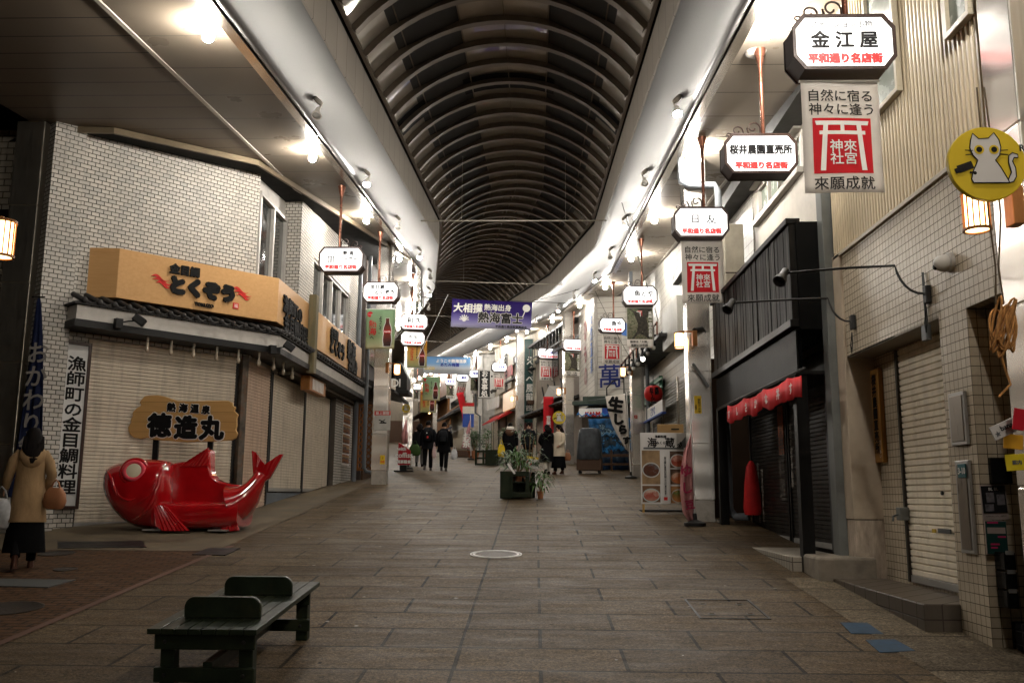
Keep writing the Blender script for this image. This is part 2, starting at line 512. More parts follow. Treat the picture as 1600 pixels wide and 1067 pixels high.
M_gap = P('vent_shadow', (.006, .006, .006), .8)  # near-black colour stands in for shade in slot and gap
roof = thing('arcade_roof', 'long barrel vaulted arcade roof with dark ribs and pale metal side beams', 'roof', (0, 0, 0))
HV, SPR, APX = 2.44, 8.10, 9.28
RV = (HV * HV + (APX - SPR) ** 2) / (2 * (APX - SPR)); AV = math.asin(HV / RV); CZ = APX - RV
arc = lambda r, k, n: (math.sin(-AV + 2 * AV * k / n) * r, CZ + math.cos(-AV + 2 * AV * k / n) * r)
sweep([arc(RV, k, 20) for k in range(21)]).build('glazing', M_vault, roof, 60)
BEAM = [(3.03, 6.44), (3.00, 6.415), (2.96, 6.41), (2.92, 6.43), (2.885, 6.48), (2.82, 6.60), (2.66, 6.91), (2.52, 7.18), (2.50, 7.24)]
for sd in (-1, 1):
    sweep([(sd * o, h) for o, h in BEAM]).build('beam_cladding', M_clad, roof, 50)
    sweep([(sd * 2.502, 7.235), (sd * 2.48, 7.25), (sd * 2.48, 7.98)]).build('fascia_panel', M_fascia, roof)
    sweep([(sd * 3.17, 6.452), (sd * 3.17, 6.395), (sd * 3.035, 6.395), (sd * 3.035, 6.43)]).build('edge_trim', M_steel, roof)
    sweep([(sd * 2.52, 7.99), (sd * 2.52, 8.16), (sd * 2.40, 8.16)]).build('vent_slot', M_gap, roof)
    sweep([(sd * 2.40, 8.055), (sd * 2.46, 8.055), (sd * 2.46, 8.12), (sd * 2.40, 8.12), (sd * 2.40, 8.055)]).build('springing_rail', M_rib, roof)
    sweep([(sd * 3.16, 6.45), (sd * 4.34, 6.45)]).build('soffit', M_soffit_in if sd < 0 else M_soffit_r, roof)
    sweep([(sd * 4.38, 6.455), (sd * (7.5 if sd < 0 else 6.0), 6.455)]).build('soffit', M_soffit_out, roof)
    sweep([(sd * 4.33, 6.452), (sd * 4.33, 6.43), (sd * 4.39, 6.43), (sd * 4.39, 6.452)]).build('seam_strip', P('seam_metal', (.42, .38, .33), .35, .4), roof)
# outer roof skin, so that no sky shows between vault and shops
sweep([(-9.5, 6.9), (-2.5, 8.3), (0, 9.6), (2.5, 8.3), (9.5, 6.9)]).build('roof_skin', P('roof_skin', (.05, .05, .05), .8), roof)
def ribpt(c, t, o, dt, h): 
    q = c + rgt(t) * o + t * dt
    return (q.x, q.y, rz(q.y) + h)
ribme = {}
NR = 0
s_ = 40.6
TOT = sum(LEN)
def along(s):
    for i in range(3):
        if s <= LEN[i] or i == 2: return PATH[i] + SEG[i] * s, SEG[i], i
        s -= LEN[i]
while s_ < TOT - 2 and NR < 98:
    c, t, i = along(s_)
    mb = MB(); N = 18 if s_ < 84 else 12
    wd, dp = (.035, .13)
    rings = []
    for k in range(N + 1):
        a, b = arc(RV - .005, k, N), arc(RV - dp, k, N)
        rings.append([ribpt(c, t, a[0], -wd, a[1]), ribpt(c, t, a[0], wd, a[1]), ribpt(c, t, b[0], wd, b[1]), ribpt(c, t, b[0], -wd, b[1])])
    mb.loft(rings)
    # lower flange
    rings = []
    for k in range(N + 1):
        a, b = arc(RV - dp, k, N), arc(RV - dp - .012, k, N)
        rings.append([ribpt(c, t, a[0], -.088, a[1]), ribpt(c, t, a[0], .088, a[1]), ribpt(c, t, b[0], .088, b[1]), ribpt(c, t, b[0], -.088, b[1])])
    mb.loft(rings)
    mb.build('rib', M_rib, roof, 40)
    NR += 1; s_ += 1.02
for k in (3, 7, 10, 13, 17):
    a, b = arc(RV - .004, k, 20), arc(RV - .05, k, 20)
    d = .012
    sweep([(a[0] - d, a[1]), (b[0] - d, b[1]), (b[0] + d, b[1]), (a[0] + d, a[1])]).build('purlin', M_rib, roof)
# one solid dark bay
c0 = 30 + 18.9
mb = MB(); rings = []
for k in range(21):
    a = arc(RV - .03, k, 20); rings.append([ribpt(PATH[0] + SEG[0] * c0, SEG[0], a[0], -.46, a[1]), ribpt(PATH[0] + SEG[0] * c0, SEG[0], a[0], .46, a[1])])
mb.loft(rings, cap=False, closed=False).build('solid_bay', P('solid_bay', (.004, .004, .004), .7), roof, 60)
# cross rods
for y in (23.5, 34.5, 46, 60):
    mb = MB(); p, a, t = road(y)
    q0, q1 = p - rgt(t) * 2.5, p + rgt(t) * 2.5
    z = rz(y) + 7.05
    mb.tube([(q0.x, q0.y, z), (q1.x, q1.y, z)], 0.02, 6)
    for f in (.22, .78):
        q = q0.lerp(q1, f); zt = rz(y) + CZ + math.sqrt(RV ** 2 - ((f - .5) * 5) ** 2) - .1
        mb.tube([(q.x, q.y, z), (q.x, q.y, zt)], .006, 5)
    mb.build('cross_rod', P('rod_metal', (.55, .5, .42), .4, .6), roof, 40)
# soffit edge in front of the corner shop: a lip, and a black sheet painted as the dark gap behind it
LIP = [atG(u, v, 6.44) for u, v in ((60, 198), (110, 199.5), (178, 201), (402, 251), (640, 402))]
rings = []
for i, q in enumerate(LIP):
    d = ((LIP[min(i + 1, 4)] - LIP[max(i - 1, 0)]).to_2d()).normalized(); n_ = Vector((-d.y, d.x))
    rings.append([(q.x + n_.x * a, q.y + n_.y * a, rz(q.y) + h) for a, h in ((-.025, 6.45), (-.025, 6.35), (.025, 6.35), (.025, 6.45))])
MB().loft(rings).build('edge_lip', P('lip_metal', (.16, .125, .08), .4, .3), roof)
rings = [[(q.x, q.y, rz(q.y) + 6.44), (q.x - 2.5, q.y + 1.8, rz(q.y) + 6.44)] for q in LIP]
MB().loft(rings, cap=False, closed=False).build('gap_shade_sheet', M_gap, roof)
roof['kind'] = 'structure'
del roof['label'], roof['category']

# ------------------------------------------------------------------ columns
def column(u_or_xy, label, o=3.45, wd=.40, rot=0, mt=None):
    x, y, r = u_or_xy
    t = thing('arcade_column', label, 'column', (x, y, gz(y)), r, 'stainless clad arcade columns')
    top = rz(y) + 6.45 - gz(y); h = wd / 2
    MB().box(-h + .012, h - .012, -h + .012, h - .012, -.05, .34).build('base', P('column_base', (.33, .30, .26), .4, .5, dirt=.5, scale=6), t, bevel=.006)
    z = .346; mb = MB()
    hs = [.95, 1.25, 1.25, 1.25]
    for q in hs:
        mb.box(-h, h, -h, h, z, min(z + q, top) - .006); z += q
    mb.box(-h, h, -h, h, z, top)
    mb.box(-h + .01, h - .01, -h + .01, h - .01, .33, top - .02)
    STEEL('column_steel', (.80, .76, .70), .22, .3, 2.0, .5, .008).node_tree.nodes['Principled BSDF'].inputs['Metallic'].default_value = .85
    mb.build('cladding', mt or STEEL('column_steel', (.80, .76, .70), .22, .3, 2.0, .5, .008), t, bevel=.012)
    return t
NB = lambda y, o: (road(y, o)[0].x, road(y, o)[0].y, road(y, o)[1])
column((2.86, 15.9, 0), 'steel column behind the seafood menu board with a yellow sticker')
column((3.2, 28.5, rad(3)), 'steel column beside the white brushed banner and red lantern')
column((-4.08, 23.9, 0), 'steel column with no smoking notice beside the brown lattice')
column((-8.08, 13.75, 0), 'dim steel column at the side street behind the woman in a beige coat', wd=.46, mt=STEEL('soft_steel', (.62, .56, .46), .34, .5, 3.0, .5, .08))
column((3.57, 6.25, 0), 'near right steel column with rope bundle and lantern', wd=.44)
column((-4.5, 6.2, 0), 'near left steel column carrying a small lantern, mostly outside the view')
column(NB(roadu(888, 3.45), 3.45), 'steel column behind the two women in long coats')
column(NB(roadu(812, 3.45), 3.45), 'steel column beside the tall dark green sign')
column(NB(roadu(741, 3.45), 3.45), 'steel column beside the black vertical restaurant sign')
column(NB(roadu(678, 3.45), 3.45), 'farthest steel column in front of the brown wooden house')
column(NB(36, -3.45), 'steel column behind the red coffee sign on the left')

# ------------------------------------------------------------------ soffit lamps and beam spots
M_bulb = E_('lamp_bulb', LAMPCOL, LAMP_W / (PI * .060))
M_socket = P('lamp_socket', (.6, .57, .52), .4)
ORD = ['first', 'second', 'third', 'fourth', 'fifth', 'sixth', 'seventh', 'eighth', 'ninth', 'tenth', 'eleventh', 'twelfth', 'thirteenth', 'fourteenth', 'fifteenth', 'sixteenth', 'seventeenth', 'eighteenth', 'nineteenth', 'twentieth', 'twenty-first']
def bulb(x, y, lab):
    z = rz(y) + 6.45
    t = thing('ceiling_lamp', lab, 'lamp', (x, y, z), 0, 'bulbs along the arcade soffit')
    MB().lathe([(.075, 0), (.075, -.02), (.04, -.03), (.04, -.09)], n=12).build('socket', M_socket, t, 40)
    MB().lathe([(.03, -.09), (.05, -.11), (.068, -.15), (.06, -.19), (.035, -.215), (.001, -.225)], n=10).build('bulb', M_bulb, t, 60)
bulb(2.73, -.16, 'bulb overhead beside the viewer on the right, outside the view')
bulb(2.73, -5.2, 'bulb overhead behind the viewer on the right, outside the view')
for k_, y_ in enumerate((-10.3, -15.4, -20.5)):
    for x_, n_ in ((2.73, 'right'),): bulb(x_, y_, '%s bulb behind the viewer under the %s soffit, outside the view' % (ORD[k_], n_))
bulb(2.73, 4.92, 'bulb overhead in front of the nearest right sign, just outside the view')
ys = [10.0 + 5.08 * k for k in range(21)]
for i, y in enumerate(ys):
    for sd, nm in ((-1, 'left'), (1, 'right')):
        p, a, tt = road(y, sd * 3.33)
        bulb(p.x, p.y, '%s glowing bulb from the front under the %s soffit' % (ORD[i], nm))
M_spoton = E_('spot_lens_lit', (1, .95, .88), 700)
M_spotoff = P('spot_lens_dark', (.25, .24, .22), .2)
M_spot = P('spot_white_metal', (.6, .56, .5), .4, .2)
def spot(y, sd, lit, lab):
    p, a, tt = road(y, sd * 2.74); z = rz(p.y) + 6.585
    t = thing('spot_lamp', lab, 'spotlight', (p.x, p.y, z), a, 'adjustable spot lamps on the beams')
    R = Matrix.Rotation(-sd * rad(40), 3, 'Y')
    MB().lathe([(.001, .03), (.085, .025), (.085, .0), (.06, -.03)], n=14, R=R).build('base', M_spot, t, 40)
    MB().tube([(0, 0, -.02), (-sd * .05, 0, -.07), (-sd * .05, -.05, -.12), (-sd * .02, -.07, -.17)], .016, 8).build('arm', M_spot, t, 60)
    Q = Matrix.Rotation(rad(-28), 3, 'X')
    c = Vector((-sd * .02, -.07, -.17))
    MB().lathe([(.001, .02), (.035, .015), (.04, -.06), (.075, -.12), (.078, -.15), (.066, -.15), (.066, -.146)], c, 14, Q).build('head', M_spot, t, 40)
    MB().lathe([(.001, -.165), (.045, -.158), (.064, -.146), (.001, -.14)], c, 14, Q).build('lens', M_spoton if lit else M_spotoff, t, 60)
for i in range(9):
    y = 13.0 + 4.05 * i
    spot(y, -1, i % 2 == 1, '%s %s spot lamp from the front on the left beam' % (ORD[i], 'lit' if i % 2 == 1 else 'unlit'))
    spot(y, 1, i % 2 == 0, '%s %s spot lamp from the front on the right beam' % (ORD[i], 'lit' if i % 2 == 0 else 'unlit'))
# ------------------------------------------------------------------ facade frames
class Fr:
    """frame of a facade: x from its left end (seen from the street) to its right end, y into the house, z up"""
    def __init__(s, a, b, zb):
        s.a = Vector((a[0], a[1], 0)); s.b = Vector((b[0], b[1], 0)); s.L = (s.b - s.a).length
        s.X = (s.b - s.a).normalized(); s.Yv = Vector((-s.X.y, s.X.x, 0)); s.zb = zb
        s.rot = math.atan2(s.X.y, s.X.x); s.loc = Vector((a[0], a[1], zb))
    def uv(s, u, v, dy=0):
        p = s.a + s.Yv * dy; q = p + s.X
        h = atW(u, v, p, q)
        return (h - p).dot(s.X), h.z - s.zb
    def w(s, x, y=0, z=0):
        return s.a + s.X * x + s.Yv * y + Vector((0, 0, s.zb + z))
def offset2(pts, o):
    """polyline moved o to its right, mitred"""
    P_ = [Vector((p[0], p[1])) for p in pts]; out = []
    for i in range(len(P_)):
        ns = []
        if i > 0: ns.append(rgt((P_[i] - P_[i - 1]).normalized()))
        if i < len(P_) - 1: ns.append(rgt((P_[i + 1] - P_[i]).normalized()))
        m = sum(ns, Vector((0, 0))).normalized(); m = m / m.dot(ns[0])
        out.append(P_[i] + m * o)
    return out
def band(mb, pts, prof):
    """profile [(offset to the right, z)...] swept along a plan polyline, closed profile"""
    rings = [[] for _ in pts]
    for o, z in prof:
        for i, q in enumerate(offset2(pts, o)): rings[i].append((q.x, q.y, z))
    return mb.loft(rings)
def shutter(parent, x0, x1, z0, z1, y, mat, pitch=.075, rail=M_dark, name='roller_shutter', handle=True):
    mb = MB(); z = z0 + .07; n = max(1, int((z1 - z) / pitch)); pitch = (z1 - z) / n
    prof = []
    for i in range(n):
        a = z + i * pitch
        prof += [(y - .004, a), (y - .010, a + pitch * .12), (y - .011, a + pitch * .78), (y - .003, a + pitch * .86), (y + .008, a + pitch * .88), (y + .008, a + pitch * .985)]
    rings = [[(x, p[0], p[1]) for p in prof] for x in (x0, x1)]
    mb.loft(rings, cap=False, closed=False)
    o = mb.build(name, mat, parent)
    for a, b in ((x0 - .045, x0), (x1, x1 + .045)): MB().box(a, b, y - .035, y + .02, z0, z1).build('rail', rail, o, bevel=.003)
    MB().box(x0, x1, y - .022, y + .012, z0, z0 + .068).build('bottom_bar', M_alu, o, bevel=.004)
    return o
def window(parent, x0, x1, z0, z1, y, sashes=2, fr=.05, dep=.05, frame=M_alu, glass=M_glass):
    mb = MB()
    mb.box(x0, x1, y - dep, y + .01, z0, z0 + fr).box(x0, x1, y - dep, y + .01, z1 - fr, z1)
    for i in range(sashes + 1):
        c = x0 + fr / 2 + (x1 - x0 - fr) * i / sashes
        mb.box(c - fr / 2, c + fr / 2, y - dep + .003, y + .008, z0 + fr, z1 - fr)
    o = mb.build('window', frame, parent, bevel=.004)
    MB().box(x0 + fr * .6, x1 - fr * .6, y - .012, y + .004, z0 + fr * .6, z1 - fr * .6).build('pane', glass, o)
    return o

# ------------------------------------------------------------------ left: tiled corner shop
M_btile = TILE('small_brick_tile', (.52, .48, .42), (.34, .335, .31), (.014, .011, .008), .13, .07, .5, .0075, .42, .35, bias=-.35)
M_shut = SHUT('beige_shutter', (.62, .54, .43), .5)
M_shut2 = SHUT('pinkish_shutter', (.58, .43, .32), .5)
M_signwood = WOOD('signboard_wood', (.56, .325, .14), (.46, .255, .10), (1, 14, 14), .4, 1.5, .05)
M_roofclay = P('dark_roof_tile', (.035, .033, .032), .55, var=.3, scale=8, bmp=.2)
M_plaster = P('white_fascia', (.46, .43, .39), .6, var=.12, dirt=.25)
F1 = Fr((-7.46, 14.06), (-5.30, 16.55), 1.2)
shop = thing('corner_shop', 'cream tiled corner shop with closed beige shutters and a dark tiled eave', 'building', F1.loc, F1.rot)
inv = Matrix.Rotation(-F1.rot, 4, 'Z') @ Matrix.Translation(-F1.loc)
def LP(x, y, z): return tuple(inv @ Vector((x, y, z)))
L1 = F1.L
MB().box(-.055, L1, 0, 2.2, 3.0, 7.2).build('upper_wall', M_btile, shop)
MB().box(-.55, -.06, -.20, .9, -.1, 7.2).build('corner_pier', M_btile, shop)
# side street wall, seen end on behind the dim column
def wbox(mb, x0, x1, y0, y1, z0, z1):
    """world-axis box put into this shop's frame"""
    q = [LP(x, y, z) for z in (z0, z1) for x, y in ((x0, y0), (x1, y0), (x1, y1), (x0, y1))]
    return mb.add(q, [(0, 3, 2, 1), (4, 5, 6, 7), (0, 1, 5, 4), (1, 2, 6, 5), (2, 3, 7, 6), (3, 0, 4, 7)])
for nm, args, mt in (('recess_wall', (-8.5, -5.42, 16.62, 19.5, 4.2, 8.6), M_plaster),):
    wbox(MB(), *args).build(nm, mt, shop)
def wpart(name, boxes, mt, o=None, **k):
    """part given in world-axis boxes but with its own straight frame, so that tiles run true"""
    mb = MB()
    for b in boxes: mb.box(*b)
    ob = mb.build(name, mt, o or shop, **k)
    ob.matrix_parent_inverse = Matrix.Identity(4)
    ob.matrix_local = inv.copy()
    return ob
F2 = Fr((-5.05, 18.72), (-5.05, 25.6), 1.2)
a1 = F2.uv(503, 372); a2 = F2.uv(572, 500)
Y0, Y1 = 18.72, 25.6
wy0, wy1 = 19.95, 24.0
wz0, wz1 = 5.35, 7.05
wpart('street_wall', [(-7.5, -5.05, Y0, wy0, 4.2, 8.9), (-7.5, -5.05, wy0, wy1, 4.2, wz0), (-7.5, -5.05, wy0, wy1, wz1, 8.9), (-7.5, -5.05, wy1, Y1, 4.2, 8.9)], M_btile)
wpart('ground_floor', [(-8.5, -5.36, 18.9, 23.4, 1.2, 4.2), (-8.5, -5.2, 23.4, 25.6, 1.3, 4.25)], P('dim_wall', (.10, .085, .07), .8, dirt=.4))
wpart('photo_pier', [(-5.6, -5.19, 23.42, 25.6, 1.4, 4.2)], M_btile)
# windows on the street wall (local frame of the wall)
def subframe(fr):
    e = bpy.data.objects.new('frame', None); return e
def fpart(o, fr):
    o.matrix_parent_inverse = Matrix.Identity(4)
    o.matrix_local = inv @ (Matrix.Translation(fr.loc) @ Matrix.Rotation(fr.rot, 4, 'Z'))
    return o
w_ = window(shop, wy0 - Y0, wy1 - Y0, wz0 - 1.2, wz1 - 1.2, .10, 4, .07, .08, P('window_frame_grey', (.38, .36, .33), .4, .3)); fpart(w_, F2)
FW = Fr((-5.415, 16.72), (-5.415, 18.70), 1.2)
w_ = window(shop, .05, 1.93, 3.95, 6.35, .0, 2, .08, .09, P('window_frame_grey', (.38, .36, .33), .4, .3)); fpart(w_, FW)
# shutters
sx0, sz0 = F1.uv(113, 821); sx1 = F1.uv(366, 700)[0]
shutter(shop, .36, sx1, 0.0, 3.02, .10, M_shut, .058)
MB().box(-.055, .31, -.01, .4, -.1, 2.998).build('tile_strip', M_btile, shop)
MB().box(sx1 + .05, sx1 + .17, -.06, .06, -.05, 3.05).build('rusty_post', P('rusty_post', (.10, .085, .07), .6, .4, var=.5, scale=9, dirt=.9, dirtcol=(.16, .06, .02)), shop, bevel=.005)
pa = F1.w(sx1 + .2, .1); FB = Fr((pa.x, pa.y), (-5.33, 18.0), 1.2)
o = shutter(shop, .05, FB.L - .06, 0.18, 3.0, 0, M_shut2, .058); fpart(o, FB)
FC = Fr((-5.33, 18.02), (-5.33, 23.35), 1.2)
for x0, x1 in ((.06, 2.62), (2.74, 5.25)):
    o = shutter(shop, x0, x1, .58, 2.95, 0, M_shut, .058); fpart(o, FC)
o = MB().box(0, 5.33, .02, .3, -.2, .56).build('plinth', P('bluish_plinth', (.12, .135, .15), .6, var=.2), shop); fpart(o, FC)
# eave: fascia, ledge and tiles run round the corner
n1 = -F1.Yv
E0 = F1.w(-.12, -.55); E1 = Vector((-4.74, 16.42)); E2 = Vector((-4.74, 25.3)); Eb = F1.w(-.12, .0)
plan = [(Eb.x, Eb.y), (E0.x, E0.y), (E1.x, E1.y), (E2.x, E2.y)]
def eave(name, prof, mt, smooth=None, pts=plan):
    ob = band(MB(), pts, prof).build(name, mt, shop, smooth); ob.matrix_local = inv.copy(); return ob
eave('eave_fascia', [(-.06, 4.40), (0, 4.40), (0, 4.62), (-.06, 4.62)], M_plaster)
eave('eave_ledge', [(-.62, 4.28), (.03, 4.28), (.03, 4.392), (-.62, 4.392)], M_black)
eave('eave_tiles', [(-.50, 4.86), (.06, 4.66), (.06, 4.625), (-.50, 4.78)], M_roofclay)
mb = MB()
for p, q in ((E0.to_2d(), E1), (E1, E2)):
    d = (q - p); n = int(d.length / .235); r = rgt(d.normalized())
    for k in range(n + 1):
        c = p + d * (k + .3) / (n + .6)
        f = c + r * .07; b = c - r * .45
        mb.tube([(b.x, b.y, 4.88), (f.x, f.y, 4.69)], .042, 8)
        mb.ell((f.x + r.x * .012, f.y + r.y * .012, 4.69), .05, .05, .05, 8, 6)
        h = c + d.normalized() * .117 + r * .062
        tq = d.normalized()
        mb.tube([(h.x - tq.x * .08, h.y - tq.y * .08, 4.685), (h.x, h.y, 4.65), (h.x + tq.x * .08, h.y + tq.y * .08, 4.685)], .016, 6)
o = mb.build('eave_tile_ends', M_roofclay, shop, 50); o.matrix_local = inv.copy()
# hanging bare bulbs (unlit), one thing each
M_bulbglass = P('clear_bulb_glass', (.40, .33, .24), .12, var=.2, spec=.8)
def hbulb(u, v, fr, lab, dy):
    x, z = fr.uv(u, v, dy); p = fr.w(x, dy, 0)
    t = thing('hanging_bulb', lab, 'light bulb', (p.x, p.y, 4.28), 0, 'unlit bulbs under the tiled eave')
    MB().lathe([(.022, 0), (.022, -.075), (.016, -.08), (.016, -.10)], n=8).build('socket', P('ivory_socket', (.42, .38, .30), .4), t, 40)
    MB().lathe([(.016, -.10), (.022, -.14), (.034, -.18), (.036, -.215), (.022, -.245), (.001, -.25)], n=10).build('bulb', M_bulbglass, t, 60)
for i, (u, v) in enumerate(((231, 532), (268, 537), (303, 543), (339, 548), (373, 552), (405, 556))):
    hbulb(u, v, F1, '%s unlit bulb from the left under the chamfered eave' % ORD[i].capitalize(), -.38)
FE = Fr((-4.95, 16.6), (-4.95, 25), 1.2)
for i, (u, v) in enumerate(((428, 562), (443, 571), (457, 581))):
    hbulb(u, v, FE, '%s unlit bulb past the corner under the street side eave' % ORD[i].capitalize(), 0)

# signboard running round the corner, with raised lettering
TL_, C1_, C2_, E_end = (-7.40, 14.22), (-6.84, 14.27), (-4.79, 16.37), (-4.80, 24.6)
sg = thing('shop_signboard', 'long pale wooden signboard with black brush lettering above the corner shutters', 'sign', (C1_[0], C1_[1], 4.87))
mb = MB(); poly = [TL_, C1_, C2_, E_end, (-5.04, 24.6), (-5.04, 16.9), (-5.35, 16.5), (-7.2, 14.6)]
mb.prism([(x - C1_[0], y - C1_[1]) for x, y in poly], 0, .83, 'z').build('board', M_signwood, sg, bevel=.006)
S1 = Fr(C1_, C2_, 4.87); S2 = Fr(C2_, E_end, 4.87)
def signtext(fr, u, v, w, s, mt=M_ink, bold=.012, thick=.03, vert=False, name='lettering', tilt=0, parent=None, size=None, sx=1, lean=0):
    """raised lettering on a facade frame, centred at pixel (u, v), w metres wide"""
    x, z = fr.uv(u, v)
    V, F = txtmesh('\n'.join(s) if vert else s)
    ww = max(p[0] for p in V) - min(p[0] for p in V)
    o = text(name, s, size or w / ww, mt, parent, (0, 0, 0), bold=bold, thick=thick, vert=vert, tilt=tilt, sx=sx, lean=lean)
    return o, x, z
def onsign(fr, *a, **k):
    o, x, z = signtext(fr, *a, **k)
    p = fr.w(x, -.022, z) - sg.location
    o.parent = sg; o.location = p; o.rotation_euler = (0, 0, fr.rot)
    return o
onsign(S1, 288, 423, .52, '金目鯛', bold=.009)
onsign(S1, 317, 453, 1.12, 'とくぞう', bold=.036, thick=.035)
onsign(S1, 318, 477, .34, 'TOKUZO', bold=.004)
onsign(S2, 456, 484, 1.35, '漁師町の', bold=.012)
onsign(S2, 461, 514, 1.75, '金目鯛料理', bold=.014)
onsign(S2, 521, 522, .75, '金目鯛', bold=.012)
onsign(S2, 526, 545, 1.5, 'とくぞう', bold=.03)
onsign(S2, 548, 549, 1.0, '熱海', bold=.02)
onsign(S2, 550, 572, 1.1, '丼刺身', bold=.02)
M_redwave = P('red_wave', (.55, .03, .025), .4)
def wave(fr, u, v, flip=1):
    x, z = fr.uv(u, v); mb = MB()
    for dz, dx, L in ((.05, -.05, .30), (0, .0, .34), (-.05, .02, .26)):
        pts = []
        for k in range(11):
            t = k / 10; xx = (t - .5) * L + dx; zz = dz + .035 * math.sin(t * 2 * PI) * flip - .03 * t
            pts.append((xx, zz, .004 + .022 * math.sin(PI * min(1, t * 1.1))))
        mb.loft([[(a, 0, b - c), (a, 0, b + c), (a, -.012, b + c), (a, -.012, b - c)] for a, b, c in pts])
    o = mb.build('wave_emblem', M_redwave, sg); o.location = fr.w(x, -.004, z) - sg.location; o.rotation_euler = (0, 0, fr.rot)
wave(S1, 254, 439); wave(S1, 379, 458)
x, z = S1.uv(368, 478)
o = MB().box(-.055, .055, -.012, 0, -.055, .055).build('red_seal', M_redwave, sg, bevel=.003); o.location = S1.w(x, -.002, z) - sg.location; o.rotation_euler = (0, 0, S1.rot)
o = text('seal_mark', '福', .075, M_white, sg, (0, 0, 0)); o.location = S1.w(x, -.016, z) - sg.location; o.rotation_euler = (0, 0, S1.rot)
# squared timber on the street side board
x0, z0 = S2.uv(483, 500); 
tp = tag(MB().box(-.11, .11, -.16, .0, -.95, .72).build('timber_post', WOOD('weathered_timber', (.16, .12, .06), (.09, .085, .05), (12, 12, 1.2), .6), bevel=.008),
         'weathered greenish square timber standing upright in front of the street side signboard', 'post', None, S2.w(x0, -.01, .3), S2.rot)
# small clip-on floodlights
def clip(u, v, fr, dy, lab, s=1):
    x, z = fr.uv(u, v, dy); p = fr.w(x, dy, z)
    t = thing('floodlight', lab, 'floodlight', p, fr.rot, 'small black floodlights clipped on the eave')
    MB().box(-.09, .03, -.05, .05, -.1, .06).build('bracket', M_black, t, bevel=.008)
    MB().tube([(0, 0, 0), (.1, -.04, .03), (.2, -.06, .05)], .012, 6).build('arm', M_black, t)
    Q = Matrix.Rotation(rad(-30), 3, 'Z') @ Matrix.Rotation(rad(35), 3, 'Y')
    MB().cbox((.27, -.08, .07), (.2, .14, .13), Q).build('head', M_black, t, bevel=.015)
clip(188, 504, F1, -.62, 'small black floodlight clipped at the left end of the tiled eave')
clip(428, 545, F1, -.62, 'small black floodlight clipped at the corner of the tiled eave')

# ------------------------------------------------------------------ left of the side street: dark house
F0 = Fr((-14, 14.35), (-8.0, 14.35), 1.2)
dh = thing('side_house', 'unlit brick tiled house at the far left edge behind the steel column', 'building', F0.loc, F0.rot)
MB().box(0, 5.55, 0, .4, 2.9, 6.6).build('wall', TILE('dim_brick_tile', (.55, .48, .37), (.44, .39, .31), (.05, .04, .03), .22, .11, .5, .01, .4, .4), dh)
MB().box(0, 5.5, -.35, 0, 2.55, 2.75).box(0, 5.5, -.3, 0, 4.9, 5.1).build('ledge', M_dark, dh, bevel=.01)
MB().box(0, 5.5, .1, .4, -.2, 2.55).build('shopfront', P('black_shopfront', (.012, .011, .01), .3, var=.4), dh)
mb = MB()
for k in range(6): mb.box(.4 + k * .9, .46 + k * .9, .05, .1, 0, 2.5)
mb.build('mullion', M_brown, dh, bevel=.004)
# ------------------------------------------------------------------ right: beige tiled house with corrugated upper storey
M_sq = TILE('square_beige_tile', (.54, .455, .335), (.47, .39, .285), (.03, .022, .015), .078, .078, 0, .0035, .3, .35)
M_wide = M_sq
M_corr = P('cream_corrugated_sheet', (.62, .52, .36), .45, var=.08, scale=2, dirt=.15)
M_shut3 = SHUT('pale_shutter', (.84, .75, .6), .3, .3)
FR = Fr((3.5, 10.35), (3.5, -12.0), .6)
rh = thing('tiled_house', 'beige square tiled house with cream corrugated upper storey and a narrow shutter', 'building', FR.loc, FR.rot)
zc = FR.uv(1325, 388)[1]
ox0, oz1 = FR.uv(1338, 553)
ox1 = FR.uv(1467, 505)[0]
rx = FR.uv(1519, 600)[0]
rzt = FR.uv(1517, 478)[1]
Lh = FR.L
mb = MB()
mb.box(0, rx, 0, .12, oz1, zc).box(ox1, rx, 0, .12, -.6, oz1).box(rx, Lh, 0, .12, rzt, zc)
mb.build('tiled_wall', M_sq, rh)
MB().box(0, ox1, .30, .42, -.6, oz1).build('recess_back', M_sq, rh)
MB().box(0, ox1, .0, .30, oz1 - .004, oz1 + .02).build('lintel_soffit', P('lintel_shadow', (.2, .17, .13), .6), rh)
MB().box(rx - .12, rx, .122, 2.4, -.6, rzt).build('recess_side', M_sq, rh)
MB().box(ox1, ox1 + .1, .1, .42, -.6, oz1).build('opening_jamb', M_sq, rh)
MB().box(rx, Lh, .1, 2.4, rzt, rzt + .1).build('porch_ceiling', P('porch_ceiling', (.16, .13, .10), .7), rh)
mb = MB(); pts = []
n = int(Lh / .076)
for k in range(n):
    x = k * .076
    for f, d in ((0, 0), (.15, -.022), (.5, -.022), (.65, 0)): pts.append((x + f * .076, d))
mb.loft([[(x, d, zc) for x, d in pts], [(x, d, 8.0) for x, d in pts]], cap=False, closed=False).build('corrugated_wall', M_corr, rh)
MB().box(0, Lh, -.03, .0, zc - .03, zc + .012).build('flashing', P('cream_flashing', (.42, .37, .29), .4), rh, bevel=.004)
MB().box(0, Lh, .13, .4, zc, 8).box(0, rx - .13, .43, .6, -.6, zc).build('core', M_dark, rh)
for (ua, va), (ub, vb) in (((1384, 60), (1417, 175)), ((1512, -40), (1530, 40))):
    xa, za = FR.uv(ua, vb); xb, _ = FR.uv(ub, vb); _, zt = FR.uv(ub, va)
    xa, xb = min(xa, xb), max(xa, xb)
    window(rh, xa - .25, xb, za, za + 1.5, -.03, 1, .05, .05, P('cream_window_frame', (.45, .40, .30), .4), P('frosted_glass', (.22, .25, .21), .25, spec=.6))
